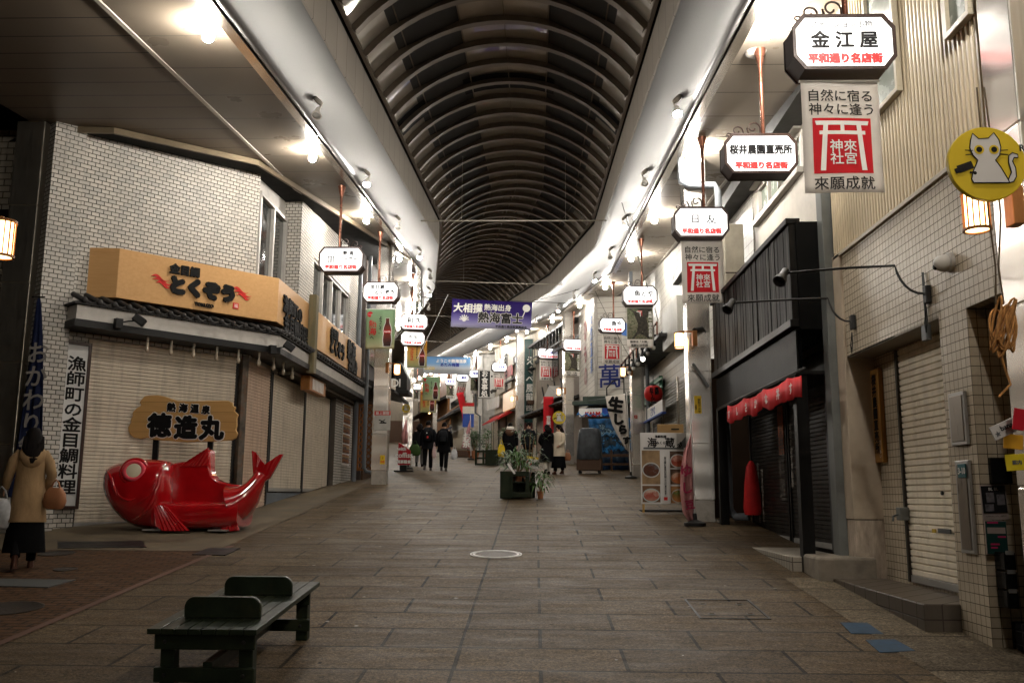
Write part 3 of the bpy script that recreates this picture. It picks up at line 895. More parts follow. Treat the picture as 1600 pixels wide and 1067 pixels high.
# shutter, jambs, step
shx0 = FR.uv(1412, 700, .28)[0]; shx1 = ox1 - .02
st_z = FR.uv(1440, 912, .28)[1]
shutter(rh, shx0, shx1, st_z, oz1 - .02, .29, M_shut3, .062, rail=P('dark_rail', (.05, .045, .04), .4, .5))
px0, px1 = FR.uv(1343, 700)[0], FR.uv(1366, 700)[0]
MB().box(-.05, .2, -.03, .3, .9, 3.9).build('beige_pilaster', P('beige_pilaster', (.44, .36, .27), .6, var=.1, dirt=.2), rh, bevel=.008)
MB().box(-.05, .2, -.02, .3, -.2, .89).build('peeling_base', P('peeling_paint', (.46, .38, .30), .8, var=.3, scale=14, st=(1, 1, .3), bmp=.6, dirt=.5), rh, bevel=.006)
MB().box(.0, ox1 + .02, -.30, .295, -.45, st_z - .03).build('step', TILE('brown_step_tile', (.10, .08, .06), (.085, .07, .055), (.04, .03, .025), .30, .15, 0, .006, .35, .4), rh, bevel=.01)
# letter slot, lock, stickers on the shutter
def ubox(fr, parent, name, ua, va, ub, vb, mt, dy=0, th=.01, bevel=0):
    um = (ua + ub) / 2; x0 = fr.uv(ua, va, dy)[0]; x1 = fr.uv(ub, vb, dy)[0]; z1 = fr.uv(um, va, dy)[1]; z0 = fr.uv(um, vb, dy)[1]
    return MB().box(min(x0, x1), max(x0, x1), dy - th, dy, min(z0, z1), max(z0, z1)).build(name, mt, parent, bevel=bevel)
ubox(FR, rh, 'letter_slot', 1467, 826, 1487, 833, M_grey, .262, .012)
ubox(FR, rh, 'yellow_sticker', 1457, 826, 1463, 832, P('yellow_sticker', (.5, .33, .03), .5), .262, .006)
x, z = FR.uv(1473, 770, .27); MB().lathe([(.02, 0), (.02, .015), (.001, .016)], (x, .272, z), 10, Matrix.Rotation(PI / 2, 3, 'X')).build('lock', M_black, rh)
# steel cabinets in the pier
def cab(ua, va, ub, vb, lab):
    x0, z1 = FR.uv(ua, va); x1, z0 = FR.uv(ub, vb)
    t = thing('meter_cabinet', lab, 'cabinet', FR.w(x0, 0, z0), FR.rot)
    W, H_ = x1 - x0, z1 - z0
    MB().box(0, W, -.03, -.002, 0, H_).build('frame', M_alu, t, bevel=.006)
    MB().box(.03, W - .03, -.036, -.028, .03, H_ - .03).build('door', STEEL('dull_steel', (.22, .19, .155), .3, 1, 1, .15, .1), t, bevel=.004)
    return t
c1 = cab(1486, 616, 1517, 694, 'upper dull steel cabinet set in the tiled pier beside the shutter')
c2 = cab(1497, 720, 1529, 866, 'lower tall brown steel cabinet with a blue number plate')
x0, z1 = FR.uv(1507, 724); 
pl = thing('number_plate', 'small teal house number plate reading 3-10', 'plate', FR.w(x0 + .04, -.04, z1 - .06), FR.rot)
MB().box(-.07, .07, -.008, 0, -.055, .055).build('plate', P('teal_plate', (.02, .10, .11), .4), pl, bevel=.003)
text('lettering', '3-10', .07, M_white, pl, (.01, -.010, 0), bold=.002)
# wooden name plaque
xa, za = FR.uv(1360, 579, .25); xb, zb_ = FR.uv(1379, 722, .25)
pq = thing('name_plaque', 'tall brown wooden plaque with black vertical characters beside the pale shutter', 'plaque', FR.w((xa + xb) / 2, .30, zb_), FR.rot)
Hq = za - zb_
MB().box(-.13, .13, -.055, -.003, 0, Hq).build('board', WOOD('amber_wood', (.34, .165, .04), (.24, .11, .03), (14, 14, 1), .4), pq, bevel=.008)
text('lettering', '桜井農園直売所', Hq / 8.2, M_ink, pq, (0, -.058, Hq * .52), bold=.006, vert=True, line=1.0)
text('lettering', 'さくらい', .05, M_white, pq, (.075, -.058, Hq * .14), vert=True)
# gooseneck lamps
def goose(u, v, lab, L):
    x, z = FR.uv(u, v)
    t = thing('gooseneck_lamp', lab, 'wall lamp', FR.w(x, 0, z), FR.rot, 'dark gooseneck lamps on the tiled wall')
    MB().box(-.04, .04, -.05, 0, -.07, .09).build('wall_plate', M_dark, t, bevel=.01)
    pts = [(0, -.05, 0)] + [(-.0 - .03 * k, -.05 - .17 * math.sin(k * PI / 12), .02 + .30 * (1 - math.cos(k * PI / 12))) for k in range(7)]
    pts += [(-.30, -.6, .33), (-.62, -.25 - L, .36)]
    MB().tube(pts, .012, 8).build('arm', M_dark, t, 60)
    e = Vector(pts[-1]); R = Matrix.Rotation(rad(-35), 3, 'Y') @ Matrix.Rotation(rad(-30), 3, 'X')
    MB().lathe([(.001, .05), (.036, .045), (.04, -.05), (.06, -.10), (.065, -.145), (.055, -.145), (.048, -.09), (.001, -.08)], e, 14, R).build('shade', M_dark, t, 40)
    MB().tube([(0, -.04, -.1), (-.03, -.05, -.24), (0, -.055, -.33), (.03, -.05, -.22), (0, -.04, -.1)], .006, 6).build('cord', M_black, t, 60)
goose(1453, 462, 'upper dark gooseneck lamp arching out over the tiled wall', .85)
goose(1336, 505, 'lower dark gooseneck lamp arching out in front of the black timber shop', .95)
# round security camera
x, z = FR.uv(1486, 410)
t = thing('security_camera', 'small pale dome camera fixed on the tiled wall', 'camera', FR.w(x, 0, z), FR.rot)
R = Matrix.Rotation(PI / 2, 3, 'X')
MB().lathe([(.001, 0), (.085, 0), (.085, .03), (.07, .035)], (0, 0, 0), 16, R).build('base', P('camera_white', (.42, .40, .36), .4), t, 40)
MB().lathe([(.07, .03), (.075, .06), (.06, .11), (.03, .135), (.001, .14)], (-.01, 0, -.005), 16, R).build('dome', P('camera_white', (.42, .40, .36), .4), t, 60)
MB().ell((-.03, -.12, -.03), .035, .02, .03).build('lens', M_black, t, 60)
# posters and mail boxes on the face of the porch recess
FP = Fr((3.5, FR.w(rx).y - .01), (6, FR.w(rx).y - .01), .6)
def poster(ua, va, ub, vb, lab, tilt=0, dark=True):
    x0, z1 = FP.uv(ua, va); x1, z0 = FP.uv(ub, vb); W, H_ = x1 - x0, z1 - z0
    t = thing('poster', lab, 'poster', FP.w((x0 + x1) / 2, -.004, z0), FP.rot); t.rotation_euler[1] = tilt
    MB().box(-W / 2, W / 2, -.008, 0, 0, H_).build('sheet', P('poster_white', (.36, .30, .27), .5), t)
    return t, W, H_
t, W, H_ = poster(1531, 757, 1576, 812, 'black and white poster above the mail boxes at the right edge', rad(-2))
MB().box(-W * .46, W * .46, -.012, -.008, H_ * .2, H_ * .97).build('picture', P('poster_black', (.012, .012, .014), .4), t)
MB().box(-W * .38, -W * .05, -.014, -.012, H_ * .25, H_ * .45).box(-W * .3, W * .0, -.014, -.012, H_ * .5, H_ * .78).box(W * .1, W * .4, -.0145, -.012, H_ * .42, H_ * .72).build('figure', P('poster_grey', (.12, .11, .12), .5, var=.6, scale=20), t)
text('lettering', 'BL BL', W * .16, M_white, t, (0, -.015, H_ * .88))
text('lettering', '公演のおしらせ 入場無料', W * .07, M_ink, t, (0, -.015, H_ * .11))
t, W, H_ = poster(1537, 813, 1575, 866, 'dark green poster with pink lines below the black poster')
MB().box(-W * .48, W * .48, -.012, -.008, H_ * .02, H_ * .98).build('picture', P('poster_green', (.012, .045, .04), .4), t)
mb = MB()
for a, b, c in ((-.4, .1, .92), (.05, .42, .5), (-.3, .0, .18), (-.3, .1, .28)): mb.box(W * a, W * b, -.0145, -.012, H_ * c, H_ * c + .012)
mb.build('pink_line', P('pink_print', (.5, .03, .12), .5), t)
MB().box(-W * .42, W * .42, -.0145, -.012, H_ * .62, H_ * .8).build('caption', P('poster_white', (.36, .30, .27), .5), t)
x0, z1 = FP.uv(1552, 860); x1, z0 = FP.uv(1577, 948)
t = thing('mail_box', 'black stacked mail boxes on the tiled wall below the posters', 'mailbox', FP.w((x0 + x1) / 2, 0, z0), FP.rot)
Wm, Hm = (x1 - x0), z1 - z0
for k in range(3):
    b = MB().box(-Wm / 2, Wm / 2, -.16, -.004, Hm * k / 3 + .006, Hm * (k + 1) / 3 - .006).build('box', P('gloss_black', (.008, .008, .008), .2), t, bevel=.006)
    MB().box(-Wm * .35, Wm * .35, -.164, -.158, Hm * k / 3 + .12, Hm * k / 3 + .15).build('slot', M_alu, b)
t = tag(MB().box(-.08, .08, -.05, -.002, 0, .2).build('switch_box', P('gloss_black', (.008, .008, .008), .2), bevel=.006), 'small black box on the tiled porch wall beside the hanging yellow cards', 'box', None, FP.w(FP.uv(1560, 735)[0], 0, FP.uv(1560, 755)[1]), FP.rot)
# dark planter-like plinth at the right edge
q = atG(1538, 990)
tag(MB().box(0, 1.6, -2.5, 0, -.3, .16).build('black_tile_step', TILE('black_step_tile', (.018, .018, .02), (.014, .014, .016), (.06, .055, .05), .10, .10, 0, .005, .25, .3), bevel=.006), 'low black tiled step at the bottom right corner', 'step', None, (q.x, q.y, q.z))

# ------------------------------------------------------------------ right: black timber shop
M_char = WOOD('charred_boards', (.005, .0045, .004), (.115, .105, .095), (9, 9, .45), .6, 1.5, .3, .14, 0, .5, .66)
M_blackwood = WOOD('black_timber', (.004, .004, .004), (.012, .011, .010), (10, 10, 1.5), .45, 1.5, .15)
M_blackwood.node_tree.nodes['Principled BSDF'].inputs['Specular IOR Level'].default_value = .1
FD = Fr((3.06, 15.4), (3.06, 10.62), 1.0)
ds = thing('timber_shop', 'black charred timber shop front with dark shutters and a red pelmet', 'building', FD.loc, FD.rot)
LD = FD.L
zt = FD.uv(1250, 330)[1]; zb1 = FD.uv(1255, 492)[1]
mb = MB(); MBk = int(LD / .14)
for k in range(MBk): mb.box(LD * k / MBk + .006, LD * (k + 1) / MBk - .006, rnd.uniform(-.014, .0), .05, zb1, zt)
mb.build('board_cladding', M_char, ds, bevel=.004)
MB().box(0, LD, .052, .07, zb1, zt).build('cladding_back', M_black, ds)
MB().box(-.02, LD + .02, -.05, .12, zt - .02, zt + .05).box(-.02, LD + .02, -.05, .1, zb1 - .07, zb1 + .02).box(LD - .001, LD + .012, -.02, .06, zb1, zt).build('trim_board', M_blackwood, ds, bevel=.006)
MB().box(LD + .0, LD + .04, .06, .62, zb1 - .1, zt).build('end_wall', P('black_board', (.004, .004, .0038), .8, spec=.08, var=.3), ds)
zl = FD.uv(1253, 574)[1]
mb = MB()
for k in range(int(LD / .045)): mb.box(k * .045, k * .045 + .022, .02, .045, zl, zb1 - .1)
mb.build('lattice', M_blackwood, ds)
MB().box(0, LD, .05, .08, zl, zb1 - .1).build('lattice_back', P('matte_black', (.002, .002, .002), .9, spec=.02), ds)
MB().box(0, LD, .0, .6, zl - .05, zl).box(0, LD, .06, .6, zb1 - .1, zb1 - .02).build('beam', M_blackwood, ds, bevel=.005)
for x in (.06, LD - .12):
    MB().box(x - .07, x + .07, .0, .14, -.3, zl - .05).build('post', M_blackwood, ds, bevel=.006)
FS = Fr((3.68, 15.4), (3.68, 10.62), 1.0)
M_shutd = SHUT('black_shutter', (.016, .014, .012), .3, .4)
fl = .10
for ua, ub in ((1176, 1232), (1237, 1308)):
    xa, xb = FS.uv(ua, 720)[0], FS.uv(ub, 720)[0]
    shutter(ds, xa, xb, fl, zl - .12, .62, M_shutd, .056, rail=M_black)
MB().box(0, LD, .66, .9, -.3, zl).build('back_wall', M_black, ds)
MB().box(LD - .6, LD + .02, .5, .66, fl, zl).build('jamb', M_black, ds, bevel=.005)
MB().box(-1.0, -.95, .05, 1.4, -.3, 3.2).build('passage_dark_panel', P('passage_shade_brown', (.05, .03, .018), .8), ds)  # dark panel added to make the passage look shaded
# white painted menu lines on the shutters
M_chalk = P('chalk_paint', (.30, .27, .24), .7, var=.5, scale=30)
M_chalk2 = P('faded_paint', (.085, .075, .065), .7, var=.5, scale=30)
M_orange = P('faded_orange', (.32, .10, .05), .7, var=.3, scale=20)
def swr(u, v, s, size, mt, vert=True):
    x, z = FS.uv(u, v, 0)
    o = text('lettering', s, size, mt, ds, (x, .60, z), bold=.004, vert=vert, line=.95)
swr(1188, 770, 'お食事処海の幸', .15, M_chalk); swr(1194, 775, '刺身定食煮魚丼', .13, M_chalk)
swr(1224, 730, '磯料理', .34, M_chalk2); swr(1239, 710, '本日のおすすめ品', .12, M_chalk); swr(1252, 690, '海鮮丼', .36, M_chalk2)
x, z = FS.uv(1222, 672, 0)
ob = MB().box(x - .14, x + .14, .597, .601, z - .36, z + .36).build('faded_panel', M_orange, ds)
text('lettering', '営業中', .2, M_chalk2, ds, (x, .593, z), vert=True)
# stepped entrance and worn concrete block
tag(MB().box(0, 3.3, -.12, .55, -.28, .06).build('entrance_step', TILE('pale_step_tile', (.34, .30, .24), (.30, .27, .22), (.05, .04, .03), .11, .11, 0, .006, .5, .4), bevel=.008), 'pale tiled entrance step in front of the black shutters', 'step', None, FD.w(LD - 3.42, 0, 0), FD.rot)
bl = MB().box(0, .14, -.12, .60, -.26, .09)
tag(MB().box(-.0, .62, -.02, .60, -.24, .10).build('concrete_block', M_concrete, bevel=.03), 'chipped beige concrete block at the foot of the black post', 'block', None, FD.w(LD - .10, .02, 0), FD.rot)
# red pelmet cloth
xa, za = FD.uv(1138, 632, -.05); xb, zb2 = FD.uv(1253, 580, -.05)
M_redcloth = P('red_cloth', (.60, .025, .03), .7, var=.12, scale=8)
t = thing('red_pelmet', 'short red cloth pelmet strung under the black timber front', 'curtain', FD.w(xa, -.05, zb2), FD.rot)
W = xb - xa; mb = MB(); N = 60
tops, bots = [], []
for k in range(N + 1):
    f = k / N; sag = .05 * abs(math.sin(f * PI * 3.5)) ** .7; y = .012 * math.sin(f * PI * 27) + .006 * math.sin(f * 71) - .02
    tops.append((W * f, y * .4, -sag * 1.0)); bots.append((W * f, y, -sag - .25 - .02 * math.sin(f * 31)))
mb.loft([tops, bots], cap=False, closed=False); ob = mb.build('cloth', M_redcloth, t, 60)
md = ob.modifiers.new('thick', 'SOLIDIFY'); md.thickness = .006
for k in range(7):
    f = (k + .5) / 7
    text('lettering', 'すしさかな丼'[k % 6], .14, M_white, t, (W * f, -.055, -.165), bold=.005)
MB().tube([(-.05, .02, .03), (W + .05, .02, .03)], .014, 6).build('pole', M_black, t)
# dark doorway end, red cloth bundles
q = atG(1136, 803)
for i, (u, v, lab) in enumerate(((1131, 800, 'red folded cloth bundle standing beside the grey drain pipe'), (1166, 803, 'narrow red folded cloth bundle standing inside the black porch'))):
    q = atG(u, v); 
    mb = MB(); mb.lathe([(.13, 0), (.15, .1), (.12, .5), (.08, .78), (.03, .86), (.001, .87)], n=10)
    tag(mb.build('cloth_bundle', P('deep_red_cloth', (.42, .015, .015), .6, var=.25), None, 60), lab, 'cloth', None, (max(q.x, 3.2), min(15.0, q.y), gz(q.y)))
# upper white house behind it, windows
FU = Fr((4.05, 24), (4.05, 10.36), 1.0)
uh = thing('white_house', 'whitewashed house with long windows above the black timber shop', 'building', FU.loc, FU.rot)
wa, wza = FU.uv(1183, 345); wb, wzb = FU.uv(1247, 205)
MB().box(0, FU.L, .42, .5, -.4, 3.0).build('lower_back', M_black, uh)  # black backing added to read as the dark gap below
MB().box(0, FU.L, .02, .4, 3.0, wza).box(0, wa, .02, .4, wza, 8.6).box(wb, FU.L, .02, .4, wza, 8.6).box(wa, wb, .02, .4, wzb, 8.6).build('wall', P('whitewash', (.50, .46, .40), .7, var=.12, scale=2, dirt=.25), uh)
window(uh, wa, wb, wza, wzb, .10, 4, .06, .08, P('pale_frame', (.5, .47, .42), .4), P('frosted_glass', (.22, .25, .21), .25, spec=.6))
MB().box(wa - .1, wb + .1, -.08, .02, wza - .1, wza - .01).box(wa - .1, wb + .1, -.1, .02, wzb + .01, wzb + .1).build('sill', P('pale_frame', (.5, .47, .42), .4), uh, bevel=.006)
MB().box(0, FU.L, -.35, .02, 6.35, 6.6).build('cornice', M_dark, uh)
x0, z1 = atY(1131, 350, 15.2).x, atY(1131, 350, 15.2).z; q = atY(1165, 452, 15.2)
t = thing('metal_box', 'pale beige metal box unit above the black timber shop', 'unit', (x0, 15.2, q.z))
MB().box(0, q.x - x0, 0, .5, 0, z1 - q.z).build('casing', P('beige_casing', (.42, .38, .30), .45, dirt=.2), t, bevel=.01)
MB().box(.0, q.x - x0, -.006, .0, .28, .30).build('seam', M_brown, t)
MB().box(-.05, .6, .1, .4, -.12, -.003).build('bracket', M_dark, t)
# grey corner pipe between the two houses
tag(MB().box(-.12, .12, -.1, .1, 0, 6.4).build('grey_post', P('grey_green_paint', (.14, .145, .135), .5, var=.15, dirt=.3), bevel=.01), 'grey painted corner post between the beige and the black house', 'post', None, (3.50, 10.50, gz(10.5)))
# ------------------------------------------------------------------ hanging lit signs
M_face = E_('lit_sign_face', (1.0, .985, .97), 1.35)
M_faceink = P('sign_print_black', (.010, .010, .012), .4)
M_facered = E_('sign_print_red', (1.0, .04, .04), .7, (.6, .02, .02))
M_faceblue = E_('sign_print_blue', (.10, .10, .6), .25, (.04, .04, .3))
SW, SH, SDP = .90, .52, .27
def octo(w, h, cx, cz): return [(-w / 2 + cx, -h / 2), (w / 2 - cx, -h / 2), (w / 2, -h / 2 + cz), (w / 2, h / 2 - cz), (w / 2 - cx, h / 2), (-w / 2 + cx, h / 2), (-w / 2, h / 2 - cz), (-w / 2, -h / 2 + cz)]
def ringprism(mb, A, B, y0, y1):
    n = len(A)
    vs = [(a, y0, b) for a, b in A] + [(a, y0, b) for a, b in B] + [(a, y1, b) for a, b in A] + [(a, y1, b) for a, b in B]
    fs = []
    for i in range(n):
        j = (i + 1) % n
        fs += [(i, j, n + j, n + i), (2 * n + i, 3 * n + i, 3 * n + j, 2 * n + j), (i, 2 * n + i, 2 * n + j, j), (n + i, n + j, 3 * n + j, 3 * n + i)]
    return mb.add(vs, fs)
OA, OB = octo(SW, SH, .095, .12), octo(SW - .065, SH - .065, .085, .108)
mb = MB(); mb.prism(octo(SW - .012, SH - .012, .094, .119), .012, SDP - .012)
ringprism(mb, OA, OB, -.012, .012); ringprism(mb, OA, OB, SDP - .012, SDP + .012)
proto = bpy.data.objects.new('hanging_sign', None); COL.objects.link(proto)
mb.build('case', M_brown, proto, bevel=.004)
MB().prism(OB, -.003, .004).build('face', M_face, proto)
MB().prism(OB, SDP - .004, SDP + .003).build('face', M_face, proto)
def spiral(c, r0, turns, a0, sgn, n=16):
    return [(c[0] + r0 * (1 - .75 * k / n) * math.cos(a0 + sgn * turns * 2 * PI * k / n), .13, c[1] + r0 * (1 - .75 * k / n) * math.sin(a0 + sgn * turns * 2 * PI * k / n)) for k in range(n + 1)]
def scroll(sd):
    mb = MB()
    for pts in (spiral((-.11, .385), .085, .95, 0, 1), spiral((-.31, .345), .07, 1.0, 0, 1), [(-.02, .13, .27), (-.025, .13, .36), (-.025, .13, .385)],
                [(-.24, .13, .345), (-.23, .13, .29), (-.20, .13, .27), (-.17, .13, .3), (-.19, .13, .385)], spiral((-.42, .29), .035, .8, 0, 1)):
        mb.tube([(x * sd, y, z) for x, y, z in pts], .0105, 6)
    return mb
def sign(u, v, W, lines, lab, sd, blue=False):
    y = SW * FPX / W; p = atY(u, v, y)
    best = min((abs(road(q * .25, 0)[0].y - y), q * .25) for q in range(20, 440))[1]
    rot = road(best)[1]
    t = thing('hanging_sign', lab, 'lit sign', p, rot, 'lit octagonal signs hanging from the arcade')
    for ch in proto.children:
        c = ch.copy(); COL.objects.link(c); c.parent = t
    ln = rz(p.y) + 6.45 - p.z
    px_ = .07 * sd
    MB().tube([(px_, .13, .26), (px_, .13, ln - .32), (px_, .13, ln - .22), (px_, .13, ln)], [.026, .026, .03, .08], 12).build('pole', M_copper, t, 50)
    ob = scroll(sd).build('scroll_ornament', M_brown, t, 60); ob.location = (px_ - .01 * sd, 0, 0)
    for s, size, x, z, mt, bold, sx in lines:
        text('lettering', s, size, mt, t, (x, -.0075, z), bold=bold, sx=sx)
    return t
K, Rr = M_faceink, M_facered
HEI = ('平和通り名店街', .092, 0, -.155, Rr, .0075, 1.0)
def L_(s, size=.13, x=0, z=.03, mt=None, bold=.003, sx=1): return (s, size, x, z, mt or K, bold, sx)
signs = {}
rs = [
 (1319, 66, 171, [L_('ファッション小物', .072, -.02, .165, P('mid_print', (.10, .10, .105), .5), .001, .95), L_('金 江 屋', .165, 0, .02, bold=.006, sx=1.0), HEI], 'nearest lit sign at the top right above a torii banner'),
 (1189, 240, 119, [L_('桜井農園直売所', .128, 0, .05, bold=.006, sx=.86), HEI], 'second lit sign on the right with seven black characters and no banner'),
 (1096, 347, 89, [L_('日', .16, -.1, .05, P('faint_print', (.25, .25, .26), .5)), L_('友', .17, .16, .05, bold=.001), HEI], 'third lit sign on the right, mostly blank, in front of the steel column'),
 (1000, 462, 55.5, [L_('魚とや', .17, .1, .06, bold=.006), HEI], 'fourth lit sign on the right above a dark tree banner'),
 (957, 508, 42, [L_('魚や', .18, .14, .06, bold=.008), HEI], 'fifth lit sign on the right above a torii banner by the clapboard wall'),
 (895.5, 539, 33, [L_('あいうえの', .12, 0, .05, M_faceblue), HEI], 'sixth lit sign on the right above a tree banner beside two women'),
 (854.5, 552, 29, [L_('光陽', .15, .14, .04, M_faceblue), HEI], 'seventh lit sign on the right with two blue characters at one end'),
 (816, 562, 26, [L_('一岡', .2, 0, .05, M_faceblue), HEI], 'eighth lit sign on the right in front of the dark green tall sign'),
 (780.3, 573.6, 24, [L_('さかな市場', .13, 0, .03, M_faceblue, .01)], 'ninth lit sign on the right below the wall lettering'),
 (743.5, 584, 21, [L_('味処', .2, 0, .03, M_faceblue, .012)], 'tenth lit sign on the right beside the black vertical sign'),
 (723, 590.5, 19.4, [L_('土産店', .2, 0, .03, M_faceblue, .012)], 'eleventh lit sign on the right above a swaying torii banner'),
 (704.3, 596.5, 17.3, [L_('喫茶室', .2, 0, .03, M_faceblue, .012)], 'twelfth lit sign on the right in front of the small window'),
 (680.6, 601, 17, [L_('菓子', .2, 0, .03, M_faceblue, .012)], 'small distant lit sign in front of the brown wooden house'),
 (650.7, 604, 15.5, [L_('みやげ', .2, 0, .03, M_faceblue, .012)], 'farthest lit sign, left of the brown wooden house'),
]
for i, (u, v, W, ln, lab) in enumerate(rs): signs[i] = sign(u, v, W, ln, lab, 1)
ls = [
 (533, 405.5, 73, [L_('熱 海', .095, .14, .13, bold=.004), L_('バーガー', .095, .14, .01, bold=.004), HEI], 'nearest lit sign on the left with a small black gate emblem'),
 (594.6, 456, 58, [L_('金目鯛', .12, -.08, .13, bold=.004), L_('とくぞう', .13, .1, -.01, bold=.008), HEI], 'second lit sign on the left above a green drink banner'),
 (647, 503, 44.5, [L_('利 久', .2, 0, .05, bold=.008), HEI], 'third lit sign on the left with two large brush characters'),
 (645, 529, 39, [L_('茶房', .18, 0, .06), HEI], 'fourth lit sign on the left half hidden behind an orange drink banner'),
]
lsg = [sign(u, v, W, ln, lab, -1) for u, v, W, ln, lab in ls]
mb = MB()
for a, b, c, d in ((-.10, .10, .075, .095), (-.085, .085, .03, .045), (-.055, -.035, -.1, .03), (-.018, -.004, -.1, .03), (.004, .018, -.1, .03), (.035, .055, -.1, .03)): mb.box(a, b, -.0078, -.005, c + .02, d + .02)
o = mb.build('gate_emblem', K, lsg[0]); o.location = (-.2, 0, 0)
for ch in list(proto.children): bpy.data.objects.remove(ch)
bpy.data.objects.remove(proto)

# ------------------------------------------------------------------ cloth banners under the signs
M_cloth = P('banner_cloth', (.74, .70, .65), .8, var=.05, scale=6)
def translucent(m, f=.45):
    n = m.node_tree.nodes; l = m.node_tree.links; b = n['Principled BSDF']; out = n['Material Output']
    t = n.new('ShaderNodeBsdfTranslucent'); x = n.new('ShaderNodeMixShader'); x.inputs[0].default_value = f
    if b.inputs['Base Color'].links: l.new(b.inputs['Base Color'].links[0].from_socket, t.inputs[0])
    l.new(b.outputs[0], x.inputs[1]); l.new(t.outputs[0], x.inputs[2]); l.new(x.outputs[0], out.inputs[0])
    return m
translucent(M_cloth)
M_bred = translucent(P('banner_red', (.58, .02, .028), .7, var=.08), .3)
M_bblack = P('banner_print', (.03, .028, .027), .7)
def wavy(o, amp=.012, ph=0.0, base=0.0):
    """lay a flat print on the same gentle folds as its cloth"""
    me = o.data
    for v in me.vertices:
        x, y, z = v.co + o.location
        v.co.y += amp * math.sin(x * 7 + z * 2.2 + ph) + amp * .6 * math.sin(z * 6 + ph * 2)
    return o
def gridplate(name, x0, x1, z0, z1, y, mt, parent, nx=10, nz=14, th=.003, curve=True, amp=.012, ph=0):
    vs = []; fs = []
    for j in range(nz + 1):
        for i in range(nx + 1): vs.append((x0 + (x1 - x0) * i / nx, y, z0 + (z1 - z0) * j / nz))
    for j in range(nz):
        for i in range(nx):
            a = j * (nx + 1) + i; fs.append((a, a + 1, a + nx + 2, a + nx + 1))
    o = MB().add(vs, fs).build(name, mt, parent, 60)
    wavy(o, amp, ph)
    if th:
        md = o.modifiers.new('thick', 'SOLIDIFY'); md.thickness = th; md.offset = 0
    return o
BW, BH = .68, 1.02
def torii_banner():
    t = bpy.data.objects.new('torii_banner', None); COL.objects.link(t)
    gridplate('cloth', -BW / 2, BW / 2, -BH, 0, 0, M_cloth, t)
    wavy(text('lettering', '自然に宿る', .118, M_bblack, t, (0, -.006, -.135), bold=.0015))
    wavy(text('lettering', '神々に逢う', .118, M_bblack, t, (0, -.006, -.262), bold=.0015))
    sq = gridplate('red_square', -.255, .255, -.845, -.345, -.006, M_bred, t, 8, 8, 0)
    mb = MB(); Y0 = -.010
    def bar(pts): 
        # subdivided quad strip between two edges
        (a, b), (c, d) = pts
        for k in range(6):
            f, g = k / 6, (k + 1) / 6
            L = lambda p, q, s: (p[0] + (q[0] - p[0]) * s, Y0, p[1] + (q[1] - p[1]) * s)
            mb.quad(L(a, b, f), L(a, b, g), L(c, d, g), L(c, d, f))
    bar((((-.235, -.372), (.235, -.372)), ((-.225, -.41), (.225, -.41))))
    bar((((-.20, -.462), (.20, -.462)), ((-.20, -.495), (.20, -.495))))
    bar((((-.165, -.41), (-.20, -.82)), ((-.125, -.41), (-.155, -.82))))
    bar((((.125, -.41), (.155, -.82)), ((.165, -.41), (.20, -.82))))
    bar((((-.017, -.41), (-.017, -.462)), ((.017, -.41), (.017, -.462))))
    o = mb.build('gate_emblem', M_white, sq); wavy(o)
    for s, x in (('神社', -.058), ('來宮', .062)):
        wavy(text('lettering', s, .118, M_white, sq, (x, -.010, -.655), bold=.0015, vert=True, line=.95))
    wavy(text('lettering', '來願成就', .128, M_bblack, t, (0, -.006, -.935), bold=.0015, sp=1.05))
    MB().tube([(-BW / 2 - .01, 0, .005), (BW / 2 + .01, 0, .005)], .012, 8).build('rod', M_white, t)
    return t
def PRINT(name, stops, axis=2, z0=-1.0, z1=0.0, nz=.0, nsc=6, cols2=None):
    """printed sheet: colour stops down the sheet, with blotches of a second colour"""
    m, n, l, b = newmat(name)
    tc = node(n, 'ShaderNodeTexCoord'); s = node(n, 'ShaderNodeSeparateXYZ'); l.new(tc.outputs['Object'], s.inputs[0])
    f = noise(n, l, tc.outputs['Object'], nsc, 6, .7)
    g = ramp(n, l, s.outputs[axis], z0, z1)
    g = math_(n, l, 'ADD', g, math_(n, l, 'MULTIPLY', math_(n, l, 'SUBTRACT', f, .5), nz))
    cr = node(n, 'ShaderNodeValToRGB'); e = cr.color_ramp.elements
    while len(e) < len(stops): e.new(.5)
    for i, (p, c) in enumerate(stops): e[i].position = p; e[i].color = rgb(c)
    l.new(g, cr.inputs[0]); c = cr.outputs[0]
    if cols2:
        v = node(n, 'ShaderNodeTexVoronoi'); v.inputs['Scale'].default_value = nsc * 3; l.new(tc.outputs['Object'], v.inputs['Vector'])
        f3 = noise(n, l, tc.outputs['Object'], nsc * 2.2, 5, .7)
        c = mixc(n, l, ramp(n, l, f3, .48, .56), c, cols2[0])
        c = mixc(n, l, ramp(n, l, v.outputs['Distance'], .25, .1, 0, .8), c, cols2[1])
    l.new(c, b.inputs['Base Color']); b.inputs['Roughness'].default_value = .6; b.inputs['Specular IOR Level'].default_value = .2
    return m
M_treepic = PRINT('forest_print', [(0, (.10, .085, .05)), (.5, (.16, .15, .10)), (1, (.10, .12, .06))], 2, -.8, 0, .8, 9, ((.05, .06, .03), (.28, .30, .2)))
M_trunk = P('trunk_print', (.035, .03, .024), .7, var=.6, scale=12)
